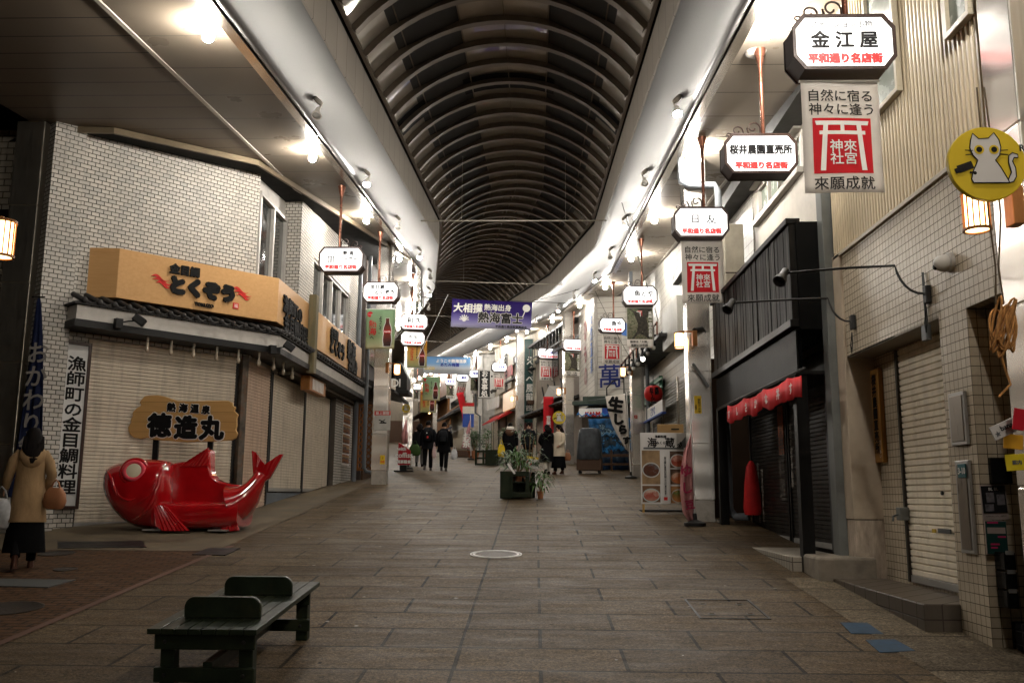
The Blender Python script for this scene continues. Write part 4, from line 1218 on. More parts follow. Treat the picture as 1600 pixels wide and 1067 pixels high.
def tree_banner():
    t = bpy.data.objects.new('tree_banner', None); COL.objects.link(t)
    gridplate('cloth', -BW / 2, BW / 2, -1.04, 0, 0, M_cloth, t)
    pic = gridplate('picture', -BW / 2 + .01, BW / 2 - .01, -.82, -.01, -.006, M_treepic, t, 10, 14, 0)
    mb = MB()
    L_e = [(-.30, -.02), (-.16, -.12), (-.12, -.25), (-.05, -.42), (-.08, -.62), (-.2, -.80)]
    R_e = [(.32, -.02), (.24, -.14), (.17, -.28), (.2, -.42), (.2, -.62), (.26, -.80)]
    for k in range(5):
        mb.quad((L_e[k][0], -.010, L_e[k][1]), (R_e[k][0], -.010, R_e[k][1]), (R_e[k + 1][0], -.010, R_e[k + 1][1]), (L_e[k + 1][0], -.010, L_e[k + 1][1]))
    wavy(mb.build('trunk_picture', M_trunk, pic))
    e = MB().box(-.16, .06, -.016, -.012, -.28, -.07).build('red_mark', M_bred, pic)
    mb = MB()
    for a, b, c, d in ((-.15, .05, -.105, -.09), (-.135, .035, -.145, -.132), (-.12, -.105, -.265, -.105), (.005, .02, -.265, -.105), (-.06, -.04, -.14, -.1)): mb.box(a, b, -.019, -.017, c, d)
    mb.build('gate_emblem', M_white, pic)
    wavy(text('lettering', '本州一位の巨樹', .098, M_white, pic, (.265, -.016, -.42), bold=.002, vert=True, line=.98))
    wavy(text('lettering', '御神木「大楠」', .072, M_bblack, t, (-.03, -.008, -.885), bold=.002))
    wavy(text('lettering', '樹齢2100年超', .072, M_bblack, t, (-.02, -.008, -.975), bold=.002))
    MB().tube([(-BW / 2 - .01, 0, .005), (BW / 2 + .01, 0, .005)], .012, 8).build('rod', M_white, t)
    return t
def hang(proto_f, sg, lab, grp, cat='banner', dz=-.30, dx=0, yaw=0, store={}):
    k = proto_f.__name__
    if k not in store: t = proto_f(); store[k] = t
    else: t = copytree(store[k])
    t.location = sg.matrix_basis.translation + Matrix.Rotation(sg.rotation_euler.z, 3, 'Z') @ Vector((dx, .13, dz))
    t.rotation_euler = (0, 0, sg.rotation_euler.z + yaw)
    t['label'] = lab; t['category'] = cat; t['group'] = grp
    return t
gT, gR = 'white banners with a red torii square', 'banners with a dark tree picture'
hang(torii_banner, signs[0], 'largest white torii banner hanging under the nearest right sign', gT, dx=-.02, dz=-.31)
hang(torii_banner, signs[2], 'white torii banner in front of the right steel column', gT, dx=.02)
hang(torii_banner, signs[4], 'white torii banner in front of the clapboard house', gT, yaw=rad(3))
hang(torii_banner, signs[6], 'white torii banner above the red flag and yellow round sign', gT)
hang(torii_banner, signs[8], 'small white torii banner above the row of beige shutters', gT, yaw=rad(-4))
t = hang(torii_banner, signs[10], 'small slanting torii banner swaying beside the red cloth', gT); t.rotation_euler[1] = rad(9)
hang(torii_banner, signs[12], 'smallest torii banner in front of the brown wooden house', gT)
hang(tree_banner, signs[3], 'largest tree banner beside the right steel column', gR)
hang(tree_banner, signs[5], 'tree banner above the two women in long coats', gR)
hang(tree_banner, signs[7], 'tree banner in front of the dark green tall sign', gR)
hang(tree_banner, signs[9], 'small tree banner beside the black vertical sign', gR)
hang(tree_banner, signs[11], 'small tree banner in front of the small window', gR)
hang(tree_banner, signs[13], 'farthest tree banner left of the brown wooden house', gR)
# drink banners
M_cgreen = PRINT('green_print', [(0, (.55, .50, .30)), (.3, (.30, .40, .22)), (1, (.26, .40, .24))], 2, -.98, 0, .15)
M_corange = PRINT('orange_print', [(0, (.36, .38, .20)), (.35, (.55, .40, .12)), (1, (.62, .27, .02))], 2, -.98, 0, .12)
for m_ in (M_cgreen, M_corange): translucent(m_)
M_cola = PRINT('cola_print', [(0, (.02, .006, .004)), (.5, (.16, .02, .008)), (.8, (.05, .01, .006)), (1, (.09, .02, .01))], 2, -.85, -.25, .3, 14)
def cola(mt, words):
    t = bpy.data.objects.new('drink_banner', None); COL.objects.link(t)
    gridplate('cloth', -.36, .36, -1.0, 0, 0, mt, t)
    prof = [(.0, .05), (.045, .05), (.042, .12), (.05, .17), (.085, .27), (.10, .36), (.088, .44), (.10, .52), (.105, .62), (.09, .71), (.09, .755), (0, .755)]
    out = [(a, -.95 + .755 - b + .0) for a, b in prof]
    o = [(x + .18, -.18 - b) for x, b in prof] + [(-x + .18, -.18 - b) for x, b in reversed(prof[1:-1])]
    w = [(.18 + (x - .18) * 1.16, -.555 + (z + .555) * 1.03) for x, z in o]
    MB().prism(w, -.0165, -.0155).build('bottle_edge', M_white, t)
    bt = MB().prism(o, -.0195, -.0175).build('bottle_picture', M_cola, t)
    MB().box(.092, .268, -.022, -.0205, -.60, -.53).build('label_picture', M_bred, bt)
    text('lettering', 'Coca-Cola', .05, M_white, bt, (.18, -.0235, -.565), bold=.002, sx=.75)
    d = MB().lathe([(.07, 0), (.07, .002), (.001, .002)], (-.26, -.0155, -.13), 20, Matrix.Rotation(PI / 2, 3, 'X')).build('red_disc', M_bred, t)
    text('lettering', 'Coca-Cola', .032, M_white, d, (-.26, -.019, -.13), sx=.8)
    for s, size, x, z, m_, vert, tilt in words:
        text('lettering', s, size, m_, t, (x, -.0165, z), bold=.003, vert=vert, tilt=tilt)
    MB().tube([(-.38, 0, .005), (.38, 0, .005)], .012, 8).build('rod', M_white, t)
    return t
def cola_green(): return cola(M_cgreen, [('熱海', .20, -.19, -.46, M_bred, True, 0), ('へ', .1, -.2, -.72, M_bblack, False, 0), ('ようこそ、', .09, -.0, -.4, M_bblack, True, 0)])
def cola_orange(): return cola(M_corange, [('Atami', .2, -.17, -.5, M_bred, False, -PI / 2), ('Welcome to', .10, .0, -.42, M_bblack, False, -PI / 2)])
gC = 'drink advertising banners on the left'
hang(cola_green, lsg[1], 'large green drink banner with a cola bottle under the second left sign', gC, dz=-.42)
hang(cola_orange, lsg[3], 'orange drink banner with a cola bottle covering a lit sign', gC, dz=-.05, dx=.17)
t = hang(cola_green, lsg[3], 'green drink banner half hidden below the orange one', gC, dz=-.9, dx=.14); t.location.y += 5.0; t.location.z += .15
t = hang(cola_orange, lsg[3], 'farther orange drink banner peeping out below the green one', gC, dz=-.9, dx=.0); t.location += Vector((-.45, 9.0, .0))

# ------------------------------------------------------------------ banners across the street
def cross(u, v, y, W, H_, lab, cat, tilt, mt, name):
    p = atY(u, v, y); t = thing(name, lab, cat, p, 0); t.rotation_euler = (0, tilt, 0)
    gridplate('cloth', -W / 2, W / 2, -H_ / 2, H_ / 2, 0, mt, t, 24, 8, .003, amp=.010)
    MB().tube([(-W / 2 - 1.2, 0, H_ / 2 + .02), (W / 2 + 1.2, 0, H_ / 2 + .02)], .008, 6).build('cord', M_dark, t)
    return t
M_purple = PRINT('purple_print', [(0, (.50, .48, .60)), (.3, (.20, .17, .42)), (.55, (.04, .02, .17)), (1, (.03, .014, .14))], 2, -.46, .46, .06)
translucent(M_purple, .4)
t = cross(768, 491.5, 27.2, 2.46, .88, 'purple and white banner hung across the street with bold characters', 'banner', rad(2.6), M_purple, 'street_banner')
for s, sz, x, z, mt, bd in (('大相撲', .30, -.73, .17, M_white, .010), ('熱海出身', .21, .18, .22, M_white, .006), ('平和通り商店街振興組合', .088, .62, -.36, M_bblack, .003)):
    wavy(text('lettering', s, sz, mt, t, (x, -.012, z), bold=bd), .010)
wavy(text('lettering_edge', '熱海富士', .345, M_white, t, (.28, -.010, -.10), bold=.026), .010)
wavy(text('lettering', '熱海富士', .345, M_bblack, t, (.28, -.018, -.10), bold=.011), .010)
mb = MB(); mb.lathe([(.115, 0), (.115, .002), (.001, .002)], (1.06, -.014, .24), 18, Matrix.Rotation(PI / 2, 3, 'X') )
mb.cbox((.99, -.016, .06), (.03, .003, .2), Matrix.Rotation(rad(20), 3, 'Y')); mb.build('fan_emblem', M_white, t)
mb = MB()
for k in range(7): mb.cbox((-.83 + .1 * math.cos(k * PI / 6), -.014, -.19 + .1 * math.sin(k * PI / 6)), (.10, .003, .03), Matrix.Rotation(-k * PI / 6, 3, 'Y'))
mb.lathe([(.06, 0), (.06, .002), (.001, .002)], (-.83, -.017, -.2), 14, Matrix.Rotation(PI / 2, 3, 'X')); mb.build('white_emblem', M_white, t)
M_sky = PRINT('blue_print', [(0, (.45, .48, .55)), (.22, (.32, .33, .33)), (.38, (.50, .53, .56)), (.6, (.20, .38, .60)), (1, (.16, .34, .60))], 2, -.65, .65, .14, 5)
translucent(M_sky, .4)
t = cross(698, 571, 58, 3.05, 1.12, 'pale blue banner with a snowy view hung across the street farther on', 'banner', rad(1.0), M_sky, 'view_banner')
for s, sz, x, z, mt in (('ようこそ熱海温泉', .25, .3, .30, M_white), ('あたみ梅園', .25, .2, .05, M_blueink), ('LCCO', .24, -1.1, -.2, P('print_yellow', (.6, .42, .03), .6))):
    wavy(text('lettering', s, sz, mt, t, (x, -.016, z), bold=.008), .010)
# ------------------------------------------------------------------ houses farther along the right side
def FRr(y0, y1, o0, o1=None):
    a = road(y1, o1 if o1 is not None else o0)[0]; b = road(y0, o0)[0]
    return Fr((a.x, a.y), (b.x, b.y), gz((y0 + y1) / 2 + 2) - .05)
def house(fr, name, lab, mt, depth=3.0, z1=None, z0=-.8):
    t = thing(name, lab, 'building', fr.loc, fr.rot)
    m = fr.w(fr.L / 2)
    top = z1 if z1 is not None else rz(m.y) + 6.9 - fr.zb
    MB().box(0, fr.L, 0, depth, z0, top).build('wall', mt, t)
    return t
M_clap = GROOVE('white_clapboard', (.46, .43, .38), .21, 2, .012, .55, var=.08)
M_ltile = TILE('pale_wall_tile', (.44, .42, .37), (.40, .38, .34), (.16, .14, .12), .34, .2, .5, .006, .4, .3)
M_greyshut = SHUT('grey_shutter', (.20, .19, .165), .5)
M_greenp = P('green_paint', (.03, .10, .06), .5, var=.3)
M_bluetarp = P('blue_tarp', (.02, .16, .42), .35, var=.3, scale=6, bmp=.4, bs=12)
M_blue = P('blue_print', (.03, .07, .30), .5)
M_warmwood = WOOD('warm_wood', (.30, .15, .06), (.22, .10, .04), (2, 2, 9), .5)
M_darkwood = WOOD('dark_wood', (.085, .048, .03), (.055, .032, .02), (9, 9, 1.5), .5)
M_redaw = P('red_awning', (.42, .02, .02), .6)
def utext(fr, parent, u, v, s, size, mt, dy=-.02, vert=False, bold=.006, tilt=0, sx=1, thick=0):
    x, z = fr.uv(u, v, dy)
    return text('lettering', s, size, mt, parent, (x, dy, z), bold=bold, vert=vert, tilt=tilt, sx=sx, thick=thick)
# --- snack shop between the two steel columns
F3 = Fr((3.62, 33.4), (4.05, 16.4), 2.05)
h3 = house(F3, 'snack_shop', 'pale tiled shop with grey shutters, dark awning and string of lamps', M_ltile)
for ua, ub, va, vb, mt in ((1038, 1062, 596, 705, M_greyshut), (1063, 1080, 590, 720, M_greyshut), (1006, 1018, 656, 716, M_greyshut), (1022, 1036, 656, 712, M_greyshut)):
    xa, xb = F3.uv(ua, 650)[0], F3.uv(ub, 650)[0]; za, zb_ = F3.uv((ua + ub) / 2, va)[1], F3.uv((ua + ub) / 2, vb)[1]
    shutter(h3, xa + .06, xb - .06, max(zb_, -.5), za, -.02, mt, .08, rail=M_steel)
ubox(F3, h3, 'window', 1033, 517, 1040, 562, M_glass, -.0, .04)
ubox(F3, h3, 'green_panel', 1006, 598, 1036, 628, M_greenp, -.1, .1)
for a, b in ((600, 603), (612, 615), (622, 625)): ubox(F3, h3, 'green_bar', 1006, a, 1036, b, P('green_light', (.10, .22, .14), .5), -.2, .04)
w3 = ubox(F3, h3, 'freezer_sign', 1010, 633, 1040, 651, M_white, -.25, .08); ubox(F3, h3, 'blue_edge', 1009, 651.5, 1041, 654, M_blue, -.26, .12)
utext(F3, h3, 1020, 642, 'さかな', .30, M_blue, -.34)
x0, z1 = F3.uv(1037, 478, -.5); x1, z0 = F3.uv(1062, 528, -.5)
tag(MB().box(0, x1 - x0, -.55, .5, 0, 1.05).build('air_unit', P('beige_casing2', (.36, .35, .31), .5, dirt=.25), bevel=.01), 'beige box unit projecting high on the pale tiled snack shop', 'unit', None, F3.w(x0, 0, z0), F3.rot)
x0, z0 = F3.uv(1007, 600); x1 = F3.uv(1078, 600)[0]
aw = thing('shop_awning', 'dark slatted awning with white lamps over the snack shop', 'awning', F3.w(x0, 0, z0), F3.rot)
W = x1 - x0
MB().box(0, W, -.75, 0, .28, .36).build('canopy', M_dark, aw)
MB().tube([(0, -.8, .62), (W, -.8, .62)], .03, 6).tube([(0, -.8, .3), (0, -.8, .65)], .02).tube([(W * .5, -.8, .3), (W * .5, -.8, .65)], .02).tube([(W, -.8, .3), (W, -.8, .65)], .02).build('rail', M_copper, aw)
mb = MB()
for k in range(7): mb.box(W * (.05 + .14 * k), W * (.05 + .14 * k) + .05, -.8, 0, .4, .46)
mb.build('slats', M_blackwood, aw)
for k in range(8):
    c = (W * (.06 + .125 * k), -.82, .12)
    lit = k == 5
    MB().tube([(c[0], c[1], c[2] + .5), (c[0], c[1], c[2] + .1)], .03, 6).lathe([(.03, .1), (.07, .02), (.075, -.02)], c, 10).build('lamp_holder', M_black, aw)
    MB().ell((c[0], c[1], c[2] - .06), .06, .06, .07, 8, 6).build('lamp_bulb', E_('shop_bulb', (1, .93, .8), 30) if lit else P('unlit_white_bulb', (.5, .48, .44), .25), aw, 60)
# red paper lantern
p = atY(1021, 615, 24.8)
ln = thing('paper_lantern', 'round red paper lantern with black characters beside the steel column', 'lantern', p)
prof = []
for k in range(15):
    a = -PI / 2 + PI * k / 14; prof.append((.235 * math.cos(a) ** .7 * (1 + .012 * (k % 2)) + .02, .225 * math.sin(a)))
MB().lathe(prof, n=20).build('shade', P('red_paper', (.42, .012, .01), .5, var=.15), ln, 50)
MB().lathe([(.08, .22), (.08, .26), (.001, .26)], n=12).lathe([(.08, -.22), (.08, -.26), (.001, -.26)], n=12).tube([(0, 0, .25), (0, 0, .6)], .008).build('cap', M_black, ln)
for s, x, z in (('お', -.085, .09), ('で', -.085, -.02), ('ん', -.05, -.13), ('海', .05, .1), ('鮮', .06, -.0)):
    text('lettering', s, .12, M_ink, ln, (x, -.255 + .3 * (x * x + z * z), z), bold=.006)
# cardboard box on a stand
q = atG(1062, 720); q = Vector((3.15, 21.3, gz(21.3)))
bx = thing('donation_box', 'plain wooden box with a slot standing behind the seafood menu board', 'box', q, rad(-8))
z0 = atY(1062, 690, 21.3).z - q.z; z1 = atY(1062, 664, 21.3).z - q.z
MB().box(-.30, .30, -.25, .25, z0 - .35, z1).build('box', P('cardboard', (.40, .25, .11), .6, var=.12), bx, bevel=.01)
MB().box(.02, .2, -.256, -.25, z1 - .13, z1 - .1).build('slot', M_black, bx)
MB().box(-.28, .28, -.22, .22, 0, z0 - .36).build('stand', M_darkwood, bx, bevel=.01)
# --- clapboard house with fish stall under it
F4 = Fr((2.25, 34.2), (4.45, 33.6), 2.65)
F4b = Fr((1.90, 39.3), (2.25, 34.2), 2.65)
h4 = thing('clapboard_house', 'white clapboard house with large blue and red characters over a fish stall', 'building', F4.loc, F4.rot)
i4 = Matrix.Rotation(-F4.rot, 4, 'Z') @ Matrix.Translation(-F4.loc)
lq = i4 @ Vector((1.90, 39.3, 0))
MB().prism([(0, 0), (F4.L, 0), (F4.L, 5.2), (lq.x, lq.y)], 2.6, 7.4, 'z').build('wall', M_clap, h4)
MB().box(-.1, F4.L, 1.2, 1.4, -.8, 2.6).build('stall_back', P('stall_dark', (.10, .085, .07), .7, var=.4), h4)
def sidetext(u, v, s, size, mt, bold):
    x, z = F4b.uv(u, v); o = text('lettering', s, size, mt, h4, (0, 0, 0), bold=bold, vert=True)
    o.matrix_local = i4 @ Matrix.Translation(F4b.loc) @ Matrix.Rotation(F4b.rot, 4, 'Z') @ Matrix.Translation((x, -.03, z))
x0 = .12
MB().box(x0 - .12, x0, -.05, 0, 2.62, 7.5).build('corner_board', P('board_grey', (.33, .31, .28), .5), h4)
utext(F4, h4, 953, 587, '萬', .95, P('navy_paint', (.012, .022, .13), .5), -.03, bold=.008)
sidetext(925, 535, '天然温泉', .62, P('mid_blue', (.05, .14, .42), .5), .02)
sidetext(916, 552, 'ひもの', .95, P('dull_red', (.22, .06, .06), .5), .03)
mb = MB(); x, z = F4.uv(919, 585); 
# round fish mark in blue on the wall
x, z = F4.uv(984, 545)
mb = MB()
mb.prism([(x - .9, z + .75), (x - .2, z + 1.0), (x + .45, z + .95), (x + .5, z + .3), (x, z + .45)], -.05, -.03); mb.ell((x - .45, -.04, z + .1), .12, .012, .28); mb.ell((x + .1, -.04, z - .1), .1, .012, .18)
mb.build('blue_mark', P('mid_blue', (.05, .14, .42), .5), h4)
mb = MB().tube([(F4.uv(950, 612)[0], -.25, 2.75), (F4.uv(950, 612)[0], -.28, 3.05), (F4.uv(960, 605)[0], -.3, 3.3), (F4.uv(977, 603)[0], -.3, 3.4), (F4.uv(977, 603)[0], -.3, 2.7)], .025, 6)
mb.build('iron_bracket', M_black, h4)
MB().box(-.75, F4.L, -.60, 0, 2.42, 2.55).box(-.4, F4.L, -.35, 0, 2.56, 2.75).build('pent_roof', P('pent_green', (.04, .055, .045), .5), h4, bevel=.01)
ubox(F4, h4, 'stall_sign', 905, 638, 941, 651, M_white, -.62, .05)
utext(F4, h4, 926, 647, 'KALM', .22, P('red_print', (.45, .03, .025), .5), -.68, bold=.02)
ubox(F4, h4, 'blue_board', 941, 638, 953, 651, M_blue, -.63, .05)
mb = MB(); xa, za = F4.uv(901, 655, -.7); xb, _ = F4.uv(957, 655, -.7)
mb.loft([[(xa + (xb - xa) * k / 14, -.75 + .05 * math.sin(k), 2.02 + .06 * math.sin(k * 2.1)) for k in range(15)], [(xa + (xb - xa) * k / 14, -.0, 2.34) for k in range(15)]], cap=False, closed=False)
ob = mb.build('blue_canopy', M_bluetarp, h4, 60); ob.modifiers.new('t', 'SOLIDIFY').thickness = .02
# stall goods: wrapped cart, blue net sheet, wooden trestle
q = atG(924, 742); q = Vector((1.80, 30.3, gz(30.3)))
ct = thing('covered_cart', 'market cart wrapped in a dark grey tarpaulin beside the blue sheet', 'cart', q, rad(-8))
M_tarp = P('grey_tarpaulin', (.045, .05, .055), .35, var=.35, scale=4, bmp=.6, bs=7)
ct.scale = (.58, .8, .90)
rings = []
for z, a, b, j in ((.5, .78, .5, .02), (.55, .80, .52, .03), (1.0, .76, .48, .05), (1.45, .70, .44, .05), (1.62, .62, .40, .03), (1.66, .5, .3, .02)):
    r = []
    for k in range(28):
        t = 2 * PI * k / 28; c, s = math.cos(t), math.sin(t)
        f = 1 / max(abs(c), abs(s)) ** .85
        r.append((a * c * f * .9 * (1 + j * math.sin(5 * t + z * 4)), b * s * f * .9 * (1 + j * math.sin(7 * t + z * 3)), z + j * .5 * math.sin(3 * t)))
    rings.append(r)
MB().loft(rings).build('tarpaulin', M_tarp, ct, 70)
MB().box(-.70, .70, -.42, .42, .12, .52).build('cabinet', M_darkwood, ct, bevel=.01)
for sx in (-.55, .55):
    for sy in (-.32, .32): MB().lathe([(.06, -.02), (.06, .02), (.001, .02)], (sx, sy, .06), 12, Matrix.Rotation(PI / 2, 3, 'X')).build('wheel', M_black, ct)
xa, za = F4.uv(946, 660); xb, zb_ = F4.uv(985, 728)
M_net = PRINT('blue_net', [(0, (.01, .03, .07)), (.4, (.01, .02, .03)), (.44, (.02, .14, .34)), (.52, (.018, .12, .28)), (.56, (.01, .02, .03)), (.68, (.01, .02, .03)), (.72, (.02, .15, .36)), (.78, (.2, .32, .4)), (.82, (.01, .02, .03)), (1, (.015, .09, .22))], 2, 0, 1.9, 1.1, 2.2)
mb = MB(); N = 30
rows = []
for j in range(13):
    rows.append([(-.9 + 1.9 * k / N, .06 * math.sin(k * 1.3 + j) + .05 * math.sin(j * 1.9), .1 + 1.85 * j / 12) for k in range(N + 1)])
ob = mb.loft(rows, cap=False, closed=False).build('blue_sheet', M_net, None, 60); ob.modifiers.new('t', 'SOLIDIFY').thickness = .02
tag(ob, 'crumpled blue and black patterned sheet hanging over the fish stall', 'sheet', None, F4.w((xa + xb) / 2, -.9, -.1), F4.rot)
tr = thing('trestle', 'low wooden trestle in front of the blue patterned sheet', 'trestle', F4.w((xa + xb) / 2, -1.3, -.1), F4.rot)
MB().box(-.7, .7, -.03, .03, .55, .65).box(-.7, .7, -.03, .03, .25, .33).build('rail', M_darkwood, tr, bevel=.005)
for x in (-.65, 0, .65): MB().box(x - .03, x + .03, -.05, .05, 0, .8).build('leg', M_darkwood, tr, bevel=.005)
# --- brown house with pent roof and shutter behind the couple
F5 = FRr(38.4, 46.6, 4.1)
h5 = house(F5, 'brown_house', 'grey brown house with sloping pent roof and half seen brown shutter', P('brown_plaster', (.20, .17, .14), .8, dirt=.3))
ubox(F5, h5, 'dark_window', 858, 530, 873, 590, M_glass, -.02, .05)
MB().box(0, F5.L, -.1, .0, 5.2, 5.35).box(0, F5.L, -.5, 0, 6.0, 6.12).build('balcony_beam', M_dark, h5)
mb = MB()
for k in range(14): mb.box(F5.L * (k + .5) / 14, F5.L * (k + .5) / 14 + .04, -.48, -.44, 5.35, 6.0)
mb.box(F5.L * .5 / 14, F5.L, -.475, -.445, 5.99, 6.05).box(F5.L * .5 / 14, F5.L, -.475, -.445, 5.3, 5.36)
mb.build('balcony_railing', M_dark, h5)
for k in range(4): MB().cbox((F5.L * .2 + k * 1.2, -.05, 3.4), (.05, .06, 1.0), Matrix.Rotation(rad(-35), 3, 'Y')).build('brace', M_dark, h5)
mb = MB(); mb.prism([(-.0, 2.75), (-.9, 2.42), (-.9, 2.36), (0, 2.6)], 0, F5.L, 'x'); mb.build('pent_roof', M_dark, h5)
mb = MB()
for k in range(12): mb.box(F5.L * k / 12 + .1, F5.L * k / 12 + .22, -.85, -.2, 2.28, 2.36)
mb.build('rafters', M_darkwood, h5)
mb = MB().prism([(F5.L * .35, 2.8), (F5.L * .55, 3.5), (F5.L * .75, 2.8)], -.5, 0); mb.build('small_gable', P('board_grey', (.33, .31, .28), .5), h5)
xa, xb = F5.uv(840, 670)[0], F5.uv(862, 670)[0]
shutter(h5, max(.2, xa), xb, .1, 2.1, -.03, SHUT('brown_shutter', (.26, .19, .14), .5), .09)
ubox(F5, h5, 'doorway', 866, 640, 888, 735, M_darkwood, -.02, .04)
q = atW(857, 640, F5.a + F5.Yv * -.9, F5.b + F5.Yv * -.9)
fl_ = thing('red_flag', 'narrow red vertical flag hanging from the brown pent roof', 'flag', q, rad(8))
gridplate('cloth', -.24, .24, -1.1, .6, 0, M_bred, fl_, 6, 10, .003)
text('lettering', '営業中', .22, M_white, fl_, (0, -.02, -.6), vert=True, bold=.004)
q2 = road(38.0, 3.2)[0]
p = atY(875, 652.5, q2.y - .8)
# --- dark green tall sign and brown panel
F6 = FRr(46.9, 48.8, 4.0)
p = atY(823, 600, 48.9); b = atY(826, 660, 48.9)
gs = thing('tall_sign', 'tall dark green vertical sign with pale characters beside a steel column', 'sign', (b.x, b.y, b.z), rad(2))
Hs = atY(823, 530, 48.9).z - b.z
MB().box(-.32, .42, -.1, .1, .0, Hs).build('board', P('bottle_green', (.012, .04, .036), .4), gs, bevel=.01)
text('lettering', 'えくべ風龍部', .5, P('pale_print', (.5, .48, .44), .5), gs, (.08, -.105, Hs * .46), vert=True, bold=.01)
MB().box(-.3, .4, -.05, .05, gz(48.9) - b.z, -.003).build('lower_panel', P('maroon_panel', (.085, .03, .025), .5), gs)
# --- row of beige shutters with red awning
F8 = FRr(47.5, 58.5, 4.2)
h8 = house(F8, 'shutter_shop', 'cream shop with tall beige shutters, red awning and wall sign characters', P('cream_plaster', (.52, .47, .38), .7, dirt=.2))
for ua, ub in ((757, 769), (770, 780), (782, 792)):
    xa, xb = F8.uv(ua, 680)[0], F8.uv(ub, 680)[0]
    shutter(h8, max(.05, xa), xb - .08, -.1, 2.35, -.03, SHUT('cream_shutter', (.46, .40, .31), .35), .09)
MB().box(0, F8.L, -.35, 0, 2.45, 2.65).build('shutter_box', M_darkwood, h8)
xa, xb = F8.uv(780, 650)[0], F8.uv(806, 650)[0]
MB().prism([(0, 2.75), (-1.1, 2.05), (-1.1, 1.95), (0, 2.5)], xa, xb, 'x').build('red_awning', M_redaw, h8)
for ua, va, ub, vb, mt, dy in ((776, 555, 806, 578, P('sign_cream', (.6, .55, .46), .5), -.1), (778, 577, 801, 593, P('sign_pink', (.50, .20, .20), .5), -.12), (778, 594, 800, 612, P('sign_cream', (.6, .55, .46), .5), -.11)):
    ubox(F8, h8, 'wall_sign', ua, va, ub, vb, mt, dy, .08)
utext(F8, h8, 790, 564, '和', 1.1, M_ink, -.2, bold=.03); utext(F8, h8, 791, 585, '中', .7, M_ink, -.22, bold=.02); utext(F8, h8, 791, 604, '市', .9, M_ink, -.21, bold=.03)
for k, u in enumerate((763, 768, 773, 778)):
    ubox(F8, h8, 'paper_sign', u - 2, 624 - k * 1.5, u + 2, 641 - k * 1.5, M_white, -.2, .02)
ubox(F8, h8, 'amber_panel', 790, 612, 806, 640, E_('amber_sign', (.9, .5, .2), .5), -.3, .15)
MB().box(0, F8.L, -.3, .1, 4.3, 4.4).build('cornice', M_dark, h8)
p = atY(757, 600, 60); bs = thing('black_sign', 'black vertical restaurant sign with white border and characters', 'sign', (p.x, p.y, p.z), rad(10))
MB().box(-.42, .42, -.12, .3, -.95, .95).build('board', M_black, bs, bevel=.01)
ob = ringprism(MB(), [(-.41, -.93), (.41, -.93), (.41, .93), (-.41, .93)], [(-.36, -.88), (.36, -.88), (.36, .88), (-.36, .88)], -.128, -.12).build('border', M_white, bs)
text('lettering', 'お食事処', .44, M_white, bs, (0, -.13, 0), vert=True, bold=.012)
MB().box(.42, .55, 0, .3, -.6, -.5).box(.42, .55, 0, .3, .5, .6).build('bracket', M_dark, bs)
# --- tiled roof shop
F9 = FRr(63, 79, 4.2)
h9 = house(F9, 'tile_roof_shop', 'white walled shop with grey tiled pent roof, wooden sign and dark curtain', P('white_plaster', (.6, .58, .54), .7, dirt=.15))
ubox(F9, h9, 'window', 705, 622, 727, 634, M_glass, -.02, .05)
ubox(F9, h9, 'window_sill', 703, 634, 729, 636, M_warmwood, -.05, .12)
zr = F9.uv(715, 646)[1]; zr2 = F9.uv(715, 653)[1]
xr = F9.uv(731, 650)[0]
MB().prism([(0, zr + .2), (-1.1, zr2 + .1), (-1.1, zr2 - .02), (0, zr)], 0, xr, 'x').build('pent_roof', M_roofclay, h9)
mb = MB()
for k in range(int(xr / .36)): mb.tube([(k * .36, 0, zr + .24), (k * .36, -1.14, zr2 + .12)], .075, 8)
mb.build('roof_tiles', P('grey_roof_tile', (.10, .10, .105), .5, var=.2), h9, 50)
x, z = F9.uv(712, 660); ws = MB().box(x - 1.6, x + 1.6, -.7, -.6, z - .28, z + .28).build('wooden_sign', M_warmwood, h9, bevel=.02)
text('lettering', '間ちまち', .5, M_ink, ws, (x, -.71, z), bold=.02)
gridplate('dark_curtain', x - 2.0, x + 1.9, z - 1.0, z - .42, -.55, P('indigo_cloth', (.014, .016, .04), .8), h9, 24, 4)
mb = MB()
for k in range(5): mb.box(x - 1.7 + k * .8, x - 1.5 + k * .8, -.585, -.575, z - .85, z - .6)
mb.build('curtain_marks', M_white, h9)
ubox(F9, h9, 'shop_shutter', 697, 675, 724, 706, SHUT('cream_shutter', (.46, .40, .31), .35), -.02, .04)
p = atY(724, 640, 62.0)
t = thing('red_streamer', 'long twisted red cloth streamer hanging beside the black sign', 'cloth', p, rad(20)); t.rotation_euler[1] = rad(-14)
gridplate('cloth', -.22, .25, -1.2, 1.2, 0, M_bred, t, 5, 12, .004, amp=.06)
# --- brown wooden house at the far bend
F10 = FRr(81, 104, 4.3)
h10 = house(F10, 'wooden_house', 'brown boarded wooden house with a lean-to roof at the far bend', M_warmwood)
MB().box(0, F10.L, -.06, 0, 3.4, 7.0).build('upper_boards', GROOVE('brown_boards', (.17, .08, .045), .3, 0, .03, .5), h10)
MB().prism([(0, 3.9), (-1.5, 3.1), (-1.5, 3.0), (0, 3.6)], 0, F10.L, 'x').build('lean_to_roof', M_dark, h10)
ubox(F10, h10, 'amber_board', 666, 624, 676, 634, P('amber_board', (.45, .22, .06), .5), -.1, .1)
ubox(F10, h10, 'lattice_window', 668, 655, 678, 690, M_darkwood, -.1, .08)
utext(F10, h10, 654, 637, '匠', 1.3, M_ink, -.1, bold=.04)
